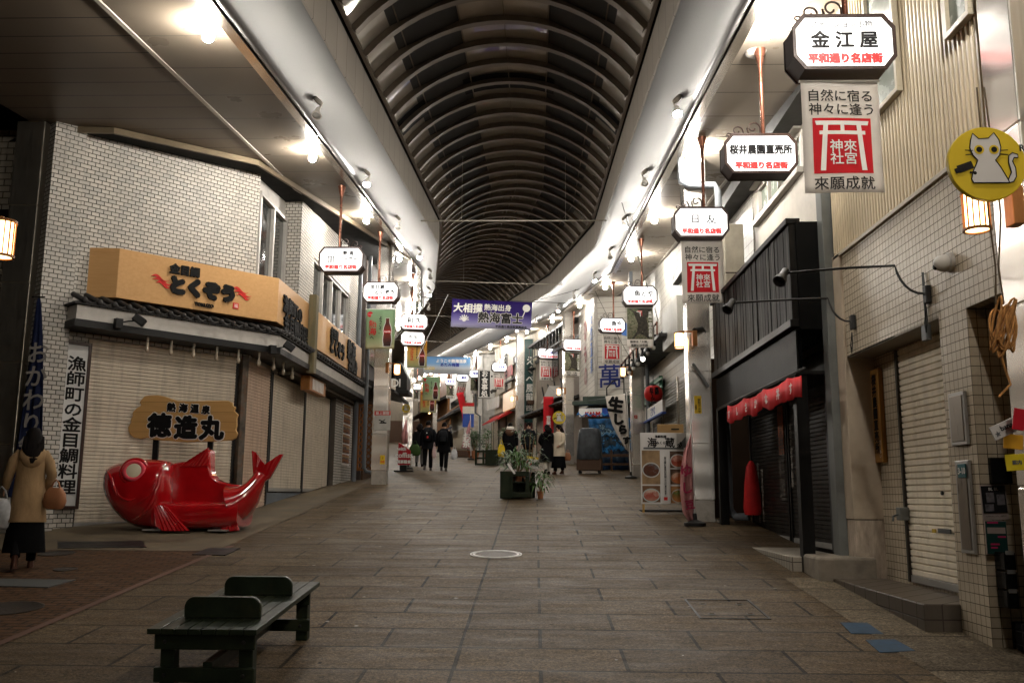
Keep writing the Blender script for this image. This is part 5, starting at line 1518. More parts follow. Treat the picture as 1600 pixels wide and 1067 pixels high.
# far end house closes the street
fe = Fr((road(108, -9)[0].x, road(108, -9)[0].y), (road(108, 9)[0].x, road(108, 9)[0].y), gz(108))
he = house(fe, 'end_house', 'dim house closing the far end of the arcade', P('dim_plaster', (.22, .19, .15), .8))
MB().box(2, 16, -.05, 0, 0, 2.6).build('shopfront', M_darkwood, he)
# ------------------------------------------------------------------ left side after the corner shop
FL = Fr((-4.95, 25.75), (-5.05, 29.5), 1.95)
hl = house(FL, 'dark_bar', 'dark bar front with brown slats beside the left steel column', P('bar_dark', (.05, .04, .035), .7, var=.4))
mb = MB()
for k in range(26): mb.box(.1 + k * .12, .17 + k * .12, -.06, 0, -.2, 2.5)
mb.build('slats', M_darkwood, hl)
MB().prism([(0, 3.1), (-.9, 2.75), (-.9, 2.68), (0, 2.9)], 0, FL.L, 'x').build('pent_roof', M_dark, hl)
MB().box(.2, 2.6, -.05, 0, 3.6, 4.9).build('window', M_glass, hl)
FL2 = Fr((road(29.5, -4.4)[0].x, road(29.5, -4.4)[0].y), (road(44, -4.3)[0].x, road(44, -4.3)[0].y), 2.4)
hl2 = house(FL2, 'cafe_front', 'narrow dim cafe front beyond the dark bar on the left', P('cafe_wall', (.17, .14, .11), .7, dirt=.4))
MB().box(.5, 5, -.04, 0, .2, 2.4).build('shopfront', M_glass, hl2)
FL3 = Fr((road(44, -4.3)[0].x, road(44, -4.3)[0].y), (road(104, -4.3)[0].x, road(104, -4.3)[0].y), 3.2)
hl3 = house(FL3, 'left_terrace', 'plain row of shops on the hidden left side of the bend', P('terrace_wall', (.24, .21, .17), .7, dirt=.3))
MB().box(2, 55, -.04, 0, .2, 2.6).build('shopfront', M_darkwood, hl3)
# dark box sign
p = atY(626, 596, 27.2)
bsn = thing('box_sign', 'dark hooded box sign with white outlined letters on the left', 'sign', p, rad(0))
MB().box(-.10, .24, -.30, .45, -.30, .12).build('box', M_black, bsn, bevel=.02)
MB().prism([(-.18, .12), (.24, .12), (.02, .55), (-.08, .55)], -.30, .45).build('hood', M_dark, bsn, bevel=.01)
MB().box(-.20, .30, -.36, .5, -.42, -.30).build('tray', M_black, bsn, bevel=.01)
for s, x in (('D', -.12), ('I', .02)): text('lettering', s, .34, M_white, bsn, (x, -.305, -.08), bold=.004)
# brown lattice screen
p0 = atY(561, 632, 24.9); p1 = atY(587, 735, 24.9)
lt = thing('lattice_screen', 'brown diagonal lattice screen between the corner shop and the steel column', 'lattice', (p0.x, 24.9, p1.z))
W, H_ = p1.x - p0.x - .04, p0.z - p1.z
mb = MB()
st = .17
for sgn, yy in ((1, 0), (-1, .02)):
    for k in range(-14, 22):
        a = Vector((k * st, 0)); d = Vector((1, sgn)).normalized()
        # clip the slat to the frame
        ts = []
        x0_ = k * st; y0_ = 0 if sgn > 0 else H_
        lo, hi = 0, 99
        for (pos, dd, mx) in ((x0_, d.x, W), (y0_, d.y, H_)):
            t0, t1 = (0 - pos) / dd, (mx - pos) / dd
            lo = max(lo, min(t0, t1)); hi = min(hi, max(t0, t1))
        if hi - lo < .03: continue
        q0 = Vector((x0_, yy, y0_)) + Vector((d.x, 0, d.y)) * lo; q1 = Vector((x0_, yy, y0_)) + Vector((d.x, 0, d.y)) * hi
        m_ = (q0 + q1) / 2
        mb.cbox(m_, ((q1 - q0).length, .015, .035), Matrix.Rotation(-sgn * PI / 4, 3, 'Y'))
M_lat = WOOD('red_brown_slats', (.20, .075, .02), (.14, .05, .015), (6, 6, 6), .5)
mb.build('slats', M_lat, lt)
ringprism(MB(), [(0, 0), (W, 0), (W, H_), (0, H_)], [(.04, .04), (W - .04, .04), (W - .04, H_ - .04), (.04, H_ - .04)], -.02, .04).build('frame', M_lat, lt)
# grey drain pipes
def pipe(name, lab, pts, r, mt=M_pipe, grp=None):
    b = Vector(pts[0]); o = MB().tube([Vector(p) - b for p in pts], r, 12).build(name, mt, None, 60)
    for k in range(2):
        pass
    return tag(o, lab, 'pipe', grp, b)
g = gz(24.4)
pipe('drain_pipe', 'grey drain pipe at the end of the corner shop, with a bend at its foot', [(-4.42, 24.5, g + .28), (-4.55, 24.5, g + .3), (-4.62, 24.5, g + .42), (-4.62, 24.5, 8.3)], .055)
pipe('drain_pipe', 'thin grey pipe standing in front of the strip of photographs', [(-4.98, 25.0, gz(25)), (-4.98, 25.0, 8.4)], .06)
g = gz(15.4)
pipe('drain_pipe', 'grey drain pipe running up behind the right steel column, hooked at the top', [(3.5, 15.2, g + .12), (3.3, 15.3, g + .12), (3.24, 15.45, g + .25), (3.24, 15.55, 7.1), (3.2, 15.6, 7.22), (2.75, 15.65, 7.24), (2.62, 15.66, 7.3), (2.62, 15.66, 7.75)], .065)
pipe('drain_pipe', 'dark grey pipe beside the farther right steel column', [(3.46, 27.9, gz(28)), (3.46, 27.9, 8.0), (3.3, 27.9, 8.2), (3.0, 27.9, 8.25), (3.0, 27.9, 8.7)], .06)
p = road(roadu(748, 3.5), 3.55)[0]
pipe('drain_pipe', 'bluish drain pipe beside the steel column with the black sign', [(p.x, p.y, gz(p.y)), (p.x, p.y, gz(p.y) + 2.4), (p.x - .3, p.y, gz(p.y) + 2.6), (p.x - .3, p.y, rz(p.y) + 6.1)], .07)
# ------------------------------------------------------------------ red fish sculpture (a bench) and its plaque
M_fish = P('glossy_red_enamel', (.36, .004, .007), .16, var=.2, scale=3, spec=.7, coat=1.0, rvar=.05, bmp=.06, bs=14, dirt=.25, dirtcol=(.10, .01, .008))
FX, FS_ = atY(157, 800, 14.0).x, .00223
fish = thing('fish_sculpture', 'glossy red fish sculpture with a seat cut in its back, lying before the shutter', 'sculpture', (FX, 14.12, gz(14.12) + .01))
fx = lambda q: ((q[0] - 80) * FS_, (972 - q[1]) * FS_)
ST = [(0.0, .845, .70, .05), (.02, .89, .60, .17), (.07, .945, .47, .27), (.15, .98, .35, .345), (.25, 1.01, .23, .395), (.38, 1.04, .12, .43), (.52, 1.06, .045, .45), (.68, 1.065, .01, .46), (.84, 1.055, .0, .455), (.96, 1.03, .0, .44), (1.01, 1.0, .0, .40)]
def stat(x):
    for a, b in zip(ST, ST[1:]):
        if x <= b[0]:
            t = (x - a[0]) / (b[0] - a[0]); return [a[i] + (b[i] - a[i]) * t for i in range(4)]
    return list(ST[-1])
def sring(x, zt, zb, hw, n=44, p=2.3):
    r = []
    for k in range(n):
        t = 2 * PI * k / n; c, s = math.cos(t), math.sin(t)
        r.append((x, hw * math.copysign(abs(c) ** (2 / p), c), (zt + zb) / 2 + (zt - zb) / 2 * math.copysign(abs(s) ** (2 / p), s)))
    return r
def heady(x, z, out=0.0):
    _, zt, zb, hw = stat(x); c = (zt + zb) / 2; q = min(.999, abs(z - c) / ((zt - zb) / 2))
    return -(hw * (1 - q ** 2.3) ** (1 / 2.3)) - out
mb = MB()
mb.loft([sring(*s) for s in [ST[0]] + [tuple(stat(1.01 * k / 22)) for k in range(1, 23)]])
# body block below the seat, rounded lip
SZ = (972 - 778) * FS_
x1 = (1010 - 80) * FS_
mb.loft([sring(x, SZ + .0, zb, hw, 44, 3.4) for x, zb, hw in ((.92, .0, .42), (1.1, .0, .425), (1.4, .0, .42), (1.7, .005, .41), (1.95, .015, .40), (2.2, .05, .38))])
# backrest
back = [fx(q) for q in ((520, 800), (520, 520), (620, 505), (700, 455), (765, 415), (779, 440), (786, 550), (800, 602), (830, 628), (862, 646), (940, 663), (1012, 668), (1040, 800))]
MB().prism(back, .10, .36).build('backrest', M_fish, fish, 40, bevel=.03)
# tail trunk: rings across a curved spine
cl = [((990, 800), 138, .40), ((1040, 778), 118, .36), ((1085, 735), 88, .29), ((1122, 682), 62, .21), ((1150, 632), 50, .14), ((1172, 585), 52, .07)]
rings = []
for i, (c, hv, hw) in enumerate(cl):
    a = Vector(fx(cl[max(0, i - 1)][0])); b = Vector(fx(cl[min(len(cl) - 1, i + 1)][0])); d = (b - a).normalized(); nrm = Vector((-d.y, d.x)); o = Vector(fx(c))
    r = []
    for k in range(40):
        t = 2 * PI * k / 40; q = o + nrm * (hv * FS_ * math.sin(t)); r.append((q.x, hw * math.cos(t), q.y))
    rings.append(r)
mb.loft(rings)
mb.build('body', M_fish, fish, 60)
def fan(name, root, tip, y0, y1, th=.035, n=9, ridge=.022):
    """ribbed fin: ridges run from the root edge to the tip edge"""
    m = MB(); A, B = [], []
    for k in range(n * 2 + 1):
        f = k / (n * 2)
        def pick(L):
            t = f * (len(L) - 1); i = min(int(t), len(L) - 2); u = t - i
            return Vector(L[i]).lerp(Vector(L[i + 1]), u)
        a, b = pick(root), pick(tip); rdg = ridge * (k % 2)
        A.append([(a.x + (b.x - a.x) * s, y0 + (y1 - y0) * s - rdg * (.3 + .7 * s), a.y + (b.y - a.y) * s) for s in (0, .33, .66, 1)])
        B.append([(p[0], p[1] + th + rdg * 2, p[2]) for p in A[-1]])
    rings = [a + list(reversed(b)) for a, b in zip(A, B)]
    return m.loft(rings).build(name, M_fish, fish, 35)
fan('dorsal_fin', [fx(q) for q in ((560, 545), (620, 540), (690, 540), (770, 535))], [fx(q) for q in ((630, 500), (700, 452), (765, 410), (782, 540))], .08, .10, .05)
fan('pectoral_fin', [fx(q) for q in ((600, 815), (560, 805), (520, 815), (515, 840))], [fx(q) for q in ((770, 972), (690, 975), (600, 975), (540, 940))], -.46, -.52, .03)
fan('ventral_fin', [fx(q) for q in ((1045, 900), (1010, 925), (960, 950))], [fx(q) for q in ((1082, 970), (1040, 975), (940, 975))], -.30, -.33, .03, 6)
fan('tail_fin', [fx(q) for q in ((1112, 590), (1130, 640), (1160, 650), (1200, 640), (1232, 620))], [fx(q) for q in ((1093, 430), (1120, 440), (1192, 527), (1290, 456), (1316, 456))], -.03, -.02, .06, 8, .014)
# eye, mouth, gill lines
ex, ez = fx((343, 583)); ey = heady(ex, ez)
R = Matrix.Rotation(rad(12), 3, 'Z') @ Matrix.Rotation(rad(90 - 14), 3, 'X')
eye = MB().lathe([(.001, .06), (.105, .058), (.115, .05), (.112, .02), (.001, .015)], (ex, ey + .02, ez), 26, R).build('eye', P('eye_plate', (.52, .46, .33), .35, var=.06), fish, 40)
mb = MB(); pts = [Vector((ex, ey + .02, ez)) + R @ Vector((.135 * math.cos(k * PI / 16), .135 * math.sin(k * PI / 16), .035)) for k in range(33)]
mb.tube(pts, .034, 10, cap=False).build('eye_ring', P('pink_enamel', (.55, .05, .07), .2, coat=.6), eye, 60)
pts = [Vector((ex, ey + .02, ez)) + R @ Vector((.19 * math.cos(k * PI / 16), .19 * math.sin(k * PI / 16), -.01)) for k in range(33)]
MB().tube(pts, .03, 8, cap=False).build('eye_socket', M_fish, fish, 60)
def crease(name, pix, r, out):
    p = []
    for i in range(len(pix) - 1):
        for s in range(4):
            q = Vector(pix[i]).lerp(Vector(pix[i + 1]), s / 4); x, z = fx(q); p.append((x, heady(x, z, out), z))
    rr = [r * math.sin(PI * min(1, max(.08, (k + .3) / len(p)))) ** .5 for k in range(len(p))]
    return MB().tube(p, rr, 8).build(name, M_fish, fish, 60)
crease('lip', [(105, 572), (150, 592), (190, 635), (222, 690), (240, 730), (250, 750)], .030, -.008)
crease('jaw_line', [(240, 700), (262, 745), (300, 770), (350, 778), (395, 760)], .022, -.006)
crease('gill_cover', [(515, 520), (522, 600), (520, 680), (505, 750), (475, 815), (430, 865), (380, 900), (320, 915)], .036, -.01)
crease('brow', [(255, 545), (290, 525), (350, 518), (410, 545), (420, 590)], .02, -.004)
for k in range(5): crease('scale_ridge', [(468 + (k % 2) * 18, 660 + k * 22), (495 + (k % 2) * 12, 640 + k * 22), (515, 632 + k * 22)], .010, .0)
for k in range(5): crease('scale_ridge', [(375 + k * 12, 815 - k * 6), (410 + k * 12, 785 - k * 7), (430 + k * 12, 765 - k * 7)], .010, .0)
for u in (505, 950):
    x, z = fx((u, 972)); MB().box(x - .14, x + .14, -.46, .3, -.01, .012).build('foot_plate', P('grey_plate', (.32, .30, .27), .5, .3), fish, bevel=.004)
# plaque on two posts
PX = atY(209, 690, 14.98); Sp = 14.98 / FPX / 4.445
pq = thing('wooden_plaque', 'rough edged wooden plaque with black brush characters on two posts above the fish', 'plaque', (PX.x, 14.98, gz(14.98)))
o0 = atY(140, 600, 14.98)
def pl2(q): return (o0.x + q[0] * Sp - PX.x, o0.z - q[1] * Sp - gz(14.98))
outl = [(405, 85), (440, 80), (500, 79), (550, 88), (600, 105), (640, 118), (720, 122), (860, 116), (1000, 116), (1030, 130), (1036, 152), (1055, 162), (1046, 188), (1075, 212), (1066, 240), (1070, 290), (1064, 320), (1078, 342), (1070, 372), (1040, 392), (970, 396), (900, 402), (820, 400), (720, 408), (600, 398), (520, 392), (480, 388), (445, 374), (400, 386), (350, 376), (322, 356), (308, 330), (304, 305), (322, 268), (318, 250), (330, 225), (328, 200), (352, 172), (385, 150), (372, 130), (382, 112)]
MB().prism([pl2(q) for q in reversed(outl)], -.03, .03).build('board', WOOD('plaque_wood', (.54, .32, .12), (.44, .25, .085), (1.2, 10, 10), .5, 1.5, .15, .165, 2), pq, bevel=.012)
for u in (495, 880):
    x, z = pl2((u, 395)); MB().box(x - .045, x + .045, .032, .09, 0, z + .4).build('post', M_black, pq, bevel=.004)
M_outl = P('letter_edge_white', (.70, .67, .62), .5, var=.04)
for s, u, v, size, tl in (('熱', 603, 163, .30, -.05), ('海', 687, 168, .30, -.05), ('温', 768, 172, .30, -.05), ('泉', 848, 180, .29, -.05), ('徳', 527, 288, .56, 0), ('造', 715, 302, .54, 0), ('丸', 897, 306, .56, 0)):
    x, z = pl2((u, v)); k = size * .5 if v < 200 else size * .72
    text('letter_edge', s, k, M_outl, pq, (x, -.034, z), bold=.019 if v < 200 else .038, tilt=tl)
    text('lettering', s, k, M_ink, pq, (x, -.040, z), bold=.009 if v < 200 else .023, tilt=tl, thick=.004)
# ------------------------------------------------------------------ white vertical signboard, dark blue hanging banner
xa, za = F1.uv(119, 537, -.06); xb, zb_ = F1.uv(104, 792, -.06)
sb = thing('vertical_signboard', 'tall white signboard in a brown frame with black vertical characters left of the shutter', 'sign', F1.w(.14, -.05, zb_), F1.rot)
Hs = za - zb_; Wd = .36
MB().box(-Wd / 2, Wd / 2, -.03, .0, 0, Hs).build('board', P('aged_white_board', (.52, .51, .49), .5, var=.06, dirt=.1), sb)
ringprism(MB(), [(-Wd / 2 - .03, -.03), (Wd / 2 + .03, -.03), (Wd / 2 + .03, Hs + .03), (-Wd / 2 - .03, Hs + .03)], [(-Wd / 2 + .02, .02), (Wd / 2 - .02, .02), (Wd / 2 - .02, Hs - .02), (-Wd / 2 + .02, Hs - .02)], -.05, .01).build('frame', M_brown, sb, bevel=.004)
text('lettering', '漁師町の金目鯛料理', Hs / 10.6, M_ink, sb, (0, -.034, Hs * .5), bold=.007, vert=True, line=1.0, sx=1.25)
q = atY(60, 466, 13.2)
nb = thing('blue_banner', 'long dark blue cloth banner with white vertical characters hanging by the tiled pier', 'banner', (q.x, 13.2, q.z))
mb = MB(); zb_ = atY(60, 790, 13.2).z - q.z
rows = []
for j in range(21):
    f = j / 20; wl = -.02 - .13 * f; wr = .03 + .33 * f ** .8
    rows.append([(wl + (wr - wl) * k / 10, .05 * math.sin(k * 1.4 + j * .25) * f, zb_ * f) for k in range(11)])
ob = mb.loft(rows, cap=False, closed=False).build('cloth', P('indigo_banner', (.006, .010, .034), .75, var=.3, scale=5), nb, 60); ob.modifiers.new('t', 'SOLIDIFY').thickness = .005
text('lettering', 'おかわり無料', -zb_ / 8.8, P('faded_white', (.19, .175, .16), .7), nb, (.12, -.085, zb_ * .56), vert=True, bold=.006, line=1.0)
MB().tube([(-.1, 0, .02), (.1, 0, .02)], .012).build('rod', M_dark, nb)

# ------------------------------------------------------------------ green slatted bench
M_green = P('dark_green_paint', (.012, .017, .0095), .38, var=.3, scale=6, dirt=.3, dirtcol=(.06, .045, .02), bmp=.1)
a = atG(243, 984, .42); b = atG(398, 978, .42); c = atG(511, 907, .42)
by0, by1 = (a.y + b.y) / 2, c.y
bx0, bx1 = -2.42, (b.x + c.x) / 2
BL, BWd = by1 - by0, bx1 - bx0
bn = thing('slatted_bench', 'dark green slatted wooden bench with two rounded divider boards', 'bench', ((bx0 + bx1) / 2, by0, gz(by0) ))
bn.rotation_euler = (math.atan(SLOPE), 0, 0)
h = BWd / 2
mb = MB(); n = 8
for k in range(n): mb.box(-h + BWd * k / n + .003, -h + BWd * (k + 1) / n - .003, 0, BL, .385, .42)
mb.build('seat', M_green, bn, bevel=.004)
for f in (.18, .64):
    o = [(-h * .62 - .0, .42), (h * .86, .42)]
    xa, xb, r = -h * .66, h * .80, .07
    pts = [(xa, .421), (xb, .421)] + [(xb - r + r * math.cos(t * PI / 12), .56 - r + r * math.sin(t * PI / 12)) for t in range(7)] + [(xa + r - r * math.sin(t * PI / 12), .56 - r + r * math.cos(t * PI / 12)) for t in range(7)]
    MB().prism(pts, BL * f, BL * f + .035).build('divider_board', M_green, bn, bevel=.008)
for y in (.10, BL - .19):
    for x in (-h * .72, h * .72): MB().box(x - .045, x + .045, y, y + .09, 0, .38).build('leg', M_green, bn, bevel=.006)
    MB().box(-h * .92, h * .92, y - .045, y - .002, .28, .383).box(-h * .92, h * .92, y - .045, y - .002, .08, .17).build('cross_rail', M_green, bn, bevel=.008)
MB().box(-.03, .03, .12, BL - .12, .10, .19).build('stretcher', M_green, bn, bevel=.006)
for y in (.05, BL - .245):
    for x in (-h * .72, h * .72):
        for z in (.33, .125): MB().lathe([(.013, 0), (.011, .007), (.001, .009)], (x, y + .004, z), 8, Matrix.Rotation(PI / 2, 3, 'X')).build('bolt', M_dark, bn)
# ------------------------------------------------------------------ ground fittings
def flat(name, lab, cat, pts, mt, dz=.008, th=.02, grp=None):
    c = sum((Vector((p[0], p[1])) for p in pts), Vector((0, 0))) / len(pts)
    mb = MB(); n = len(pts)
    mb.add([(p[0] - c.x, p[1] - c.y, gz(p[1]) - gz(c.y) + dz) for p in pts] + [(p[0] - c.x, p[1] - c.y, gz(p[1]) - gz(c.y) + dz - th) for p in pts],
           [tuple(range(n)), tuple(range(2 * n - 1, n - 1, -1))] + [(i, n + i, n + (i + 1) % n, (i + 1) % n) for i in range(n)])
    return tag(mb.build(name, mt), lab, cat, grp, (c.x, c.y, gz(c.y)))
G2 = lambda u, v: (atG(u, v).x, atG(u, v).y)
c = atG(775, 866)
mh = thing('manhole_cover', 'round manhole cover with a worn white ring on the centre joint', 'manhole', c); mh.rotation_euler = (math.atan(SLOPE), 0, 0)
M_wornwhite = P('worn_white_metal', (.60, .58, .55), .4, var=.3, scale=14, dirt=.5)
annulus(MB(), .27, .30, .004, .011, 44).build('ring', M_wornwhite, mh, 40)
annulus(MB(), .315, .332, .004, .010, 44).build('ring', M_wornwhite, mh, 40)
M_steelcov = P('cover_inlay', (.06, .046, .03), .5, var=.3, scale=20, bmp=.3)
MB().lathe([(.268, .005), (.001, .0055)], n=40).build('plate', M_steelcov, mh)
pts = [G2(1078, 932), G2(1160, 934), G2(1198, 973), G2(1103, 970)]
ac = thing('access_cover', 'square paved access cover with four small steel lifting eyes', 'cover', (0, 0, 0))
cx, cy = sum(p[0] for p in pts) / 4, sum(p[1] for p in pts) / 4; ac.location = (cx, cy, gz(cy)); ac.rotation_euler = (math.atan(SLOPE), 0, 0)
W, D = .29, .40
ringprism(MB(), [(-W - .02, -D - .02), (W + .02, -D - .02), (W + .02, D + .02), (-W - .02, D + .02)], [(-W, -D), (W, -D), (W, D), (-W, D)], -.006, .006)
mb = MB()
for a, b, cc, d in ((-W - .02, W + .02, -D - .02, -D), (-W - .02, W + .02, D, D + .02), (-W - .02, -W, -D, D), (W, W + .02, -D, D)): mb.box(a, b, cc, d, .002, .0065)
mb.build('frame', M_black, ac)
for x in (-.17, .17):
    for y in (-.24, .2):
        e = MB().lathe([(.035, .006), (.03, .007), (.001, .006)], (x, y, 0), 12).build('lifting_eye', M_black, ac)
        MB().box(x - .02, x + .02, y - .006, y + .006, .006, .012).build('bar', M_steel, e)
M_bluepatch = P('blue_road_paint', (.03, .06, .10), .6, var=.5, scale=10, dirt=.6)
flat('blue_marking', 'faded blue painted patch, the farther of two by the right gutter', 'marking', [G2(1313, 973), G2(1355, 973), G2(1381, 991), G2(1330, 990)], M_bluepatch, .006, .003)
flat('blue_marking', 'faded blue painted patch, the nearer of two by the right gutter', 'marking', [G2(1352, 1000), G2(1398, 999), G2(1430, 1017), G2(1375, 1020)], M_bluepatch, .006, .003)
flat('drain_grate', 'long dark drain grate in the brick pavement below the fish', 'grate', [G2(90, 857), G2(90, 847), G2(222, 846), G2(229, 856)], M_black, .012)
flat('drain_grate', 'small dark drain grate where brick pavement meets the street', 'grate', [G2(300, 867), G2(325, 857), G2(375, 857), G2(352, 868)], M_black, .012)
def disc(u, v, r, lab):
    c = atG(u, v); o = MB().lathe([(r, 0), (r, .012), (r * .93, .014), (r * .9, .010), (.001, .010)], n=30).build('manhole_cover', P('dark_iron', (.035, .03, .026), .5, .5, var=.4, scale=25, bmp=.4), None, 40)
    tag(o, lab, 'manhole', None, c); o.rotation_euler = (math.atan(SLOPE), 0, 0)
disc(12, 951, .30, 'dark iron manhole cover at the left edge of the brick pavement')
disc(88, 865, .22, 'small iron cover on the brick pavement behind the woman in beige')
disc(102, 890, .13, 'smallest iron cover on the brick pavement right of the woman in beige')
flat('door_mat', 'grey rubber mat on the brick pavement under the woman in beige', 'mat', [G2(-60, 905), G2(118, 907), G2(75, 919), G2(-60, 915)], P('rubber_mat', (.06, .062, .06), .7), .014)
for i, (u, v) in enumerate(((250, 822),)): pass
# ------------------------------------------------------------------ seafood menu board
q = atG(1036, 797); q = Vector((atG(1000, 796).x, 17.2, gz(17.2)))
mbx = thing('menu_board', 'white standing menu board with food pictures and large black characters', 'sign board', (q.x - .03, 17.15, gz(17.15)), rad(3))
sc_ = 17.15 / FPX / 4.64
W, H_ = 335 * sc_, 505 * sc_; z0 = 60 * sc_
MB().box(0, W, -.02, .03, z0, z0 + H_).build('panel', P('board_white', (.58, .56, .53), .4, var=.04), mbx, bevel=.005)
for x in (.02, W - .06): MB().box(x, x + .035, -.02, .02, 0, z0).build('leg', P('amber_leg', (.4, .24, .07), .5), mbx)
MB().box(.02, W - .02, .10, .40, 0, .05).build('foot', M_dark, mbx)
bxy = lambda u, v: ((u - 85) * sc_, z0 + (890 - v) * sc_)
for s, u, v, size, mt in (('海鮮料理', 230, 412, .055, M_ink), ('海', 168, 455, .19, M_ink), ('みくら', 230, 457, .062, M_ink), ('蔵', 296, 455, .19, M_ink)):
    x, z = bxy(u, v); text('lettering', s, size, mt, mbx, (x, -.024, z), bold=.004 if size > .1 else .002)
x, z = bxy(370, 470); text('lettering', '2F', .10, M_ink, mbx, (x, -.026, z), bold=.004, tilt=rad(38))
MB().box(*[bxy(105, 0)[0], bxy(395, 0)[0], -.0235, -.021, bxy(0, 503)[1], bxy(0, 490)[1]]).build('dark_stripe', M_grey, mbx)
MB().prism([bxy(412, 410), bxy(412, 490), bxy(345, 490)], -.0232, -.021).build('dark_corner', M_grey, mbx)
x, z = bxy(258, 690); text('lettering', '旨口極む旨辛口の刻ここにあります', .044, M_ink, mbx, (x, -.024, z), bold=.001, vert=True)
x, z = bxy(258, 852); MB().box(x - .035, x + .035, -.024, -.021, z - .03, z + .03).build('red_seal', M_redwave, mbx)
def food(ua, va, ub, vb, bg, plate, fd, k):
    (xa, z1), (xb, z0_) = bxy(ua, va), bxy(ub, vb)
    pc = MB().box(xa, xb, -.0225, -.0202, z0_, z1).build('picture', P('photo_bg_%d' % k, bg, .4, var=.35, scale=6), mbx)
    cx, cz = (xa + xb) / 2, z0_ + (z1 - z0_) * .42; r = (xb - xa) * .495; rz_ = min((z1 - z0_) * .42, r * .85)
    el = lambda a, b, n=22: [(cx + a * math.cos(2 * PI * i / n), cz + b * math.sin(2 * PI * i / n)) for i in range(n)]
    MB().prism(el(r, rz_), -.0245, -.0228).build('plate_picture', P('plate_pic_%d' % k, plate, .4), pc)
    MB().prism(el(r * .88, rz_ * .84), -.0262, -.0248).build('food_picture', PRINT('food_pic_%d' % k, [(0, fd[0]), (.45, fd[1]), (.7, fd[2]), (1, fd[0])], 2, z0_, z1, 1.2, 9, None), pc)
food(92, 512, 222, 752, (.26, .17, .09), (.42, .41, .38), ((.02, .015, .012), (.09, .03, .015), (.12, .14, .15)), 1)
food(92, 762, 220, 878, (.13, .07, .035), (.36, .42, .40), ((.35, .20, .14), (.30, .06, .04), (.5, .38, .3)), 2)
food(294, 516, 412, 636, (.10, .06, .04), (.5, .49, .46), ((.45, .12, .06), (.30, .05, .03), (.55, .3, .22)), 3)
food(294, 644, 412, 752, (.10, .06, .04), (.2, .12, .08), ((.50, .16, .05), (.42, .11, .04), (.55, .36, .25)), 4)
food(294, 764, 412, 884, (.30, .15, .06), (.42, .38, .32), ((.42, .16, .05), (.20, .12, .03), (.10, .16, .04)), 5)
# ------------------------------------------------------------------ standing flags
def flag(lab, pts_l, pts_r, y, mt, pole, words, wm, nm='standing_flag', fold=.04, white=True):
    """cloth between a left and a right edge given as photo pixels, beside a pole"""
    b = atY(pole[0][0], pole[0][1], y); t = thing(nm, lab, 'flag', (b.x, y, gz(y)))
    n = len(pts_l); rows = []
    for i in range(n):
        p, q = atY(*pts_l[i], y), atY(*pts_r[i], y)
        rows.append([(p.x + (q.x - p.x) * k / 12 - b.x, fold * math.sin(k * .9 + i * .7), p.z + (q.z - p.z) * k / 12 - gz(y)) for k in range(13)])
    ob = MB().loft(rows, cap=False, closed=False).build('cloth', mt, t, 60); ob.modifiers.new('t', 'SOLIDIFY').thickness = .005
    p0, p1 = atY(*pole[1], y), atY(*pole[0], y)
    MB().tube([(p1.x - b.x, .03, -.0), (p0.x - b.x, .03, p0.z - gz(y))], .016, 8).build('pole', M_white, t)
    MB().lathe([(.18, 0), (.18, .05), (.04, .10), (.03, .2)], n=14).build('foot', M_dark, t, 40)
    for s, u, v, size, bold, tl in words:
        q = atY(u, v, y); text('lettering', s, size, wm, t, (q.x - b.x, -fold - .012, q.z - gz(y)), bold=bold, tilt=tl)
    return t
M_offw = P('flag_white', (.56, .51, .45), .75, var=.08)
flag('white standing flag with large black brush characters before the fish stall', [(946, 619), (950, 642), (957, 664), (968, 685), (978, 702)], [(976, 615), (979, 640), (981, 662), (983, 685), (983, 706)], 27.4, M_offw, ((986, 755), (979, 612)), [('生', 962, 632, .48, .03, rad(-8)), ('し', 967, 655, .36, .03, 0), ('ら', 973, 671, .30, .025, 0), ('す', 979, 688, .24, .02, 0)], M_ink)
M_pinkc = P('pink_cloth', (.46, .21, .20), .75, var=.25, scale=7)
flag('pink standing flag with red writing leaning on the right steel column', [(1078, 684), (1069, 705), (1064, 735), (1063, 770), (1067, 800), (1075, 814)], [(1079, 678), (1080, 700), (1082, 735), (1084, 770), (1085, 800), (1085, 812)], 15.1, M_pinkc, ((1086, 818), (1078, 600)), [('ゆ', 1072, 735, .22, .008, 0), ('し', 1074, 762, .2, .008, 0), ('豆', 1077, 788, .16, .006, rad(10))], P('magenta_ink', (.32, .03, .07), .6))
flag('pink and white striped flag beside the plant pot far down the street', [(734, 657), (729, 672), (724, 688), (720, 700)], [(735, 655), (735, 672), (735, 688), (734, 702)], 44.0, P('pale_pink_cloth', (.50, .26, .27), .75, var=.4, scale=9), ((736, 712), (735, 648)), [('お', 730, 682, .4, .01, 0), ('茶', 729, 693, .4, .01, 0)], M_white)
flag('small pink curtain flag on the left behind the red coffee sign', [(634, 657), (630, 668), (627, 680), (627, 693)], [(636, 655), (636, 668), (637, 680), (637, 693)], 33.0, M_pinkc, ((638, 725), (637, 652)), [], M_ink)
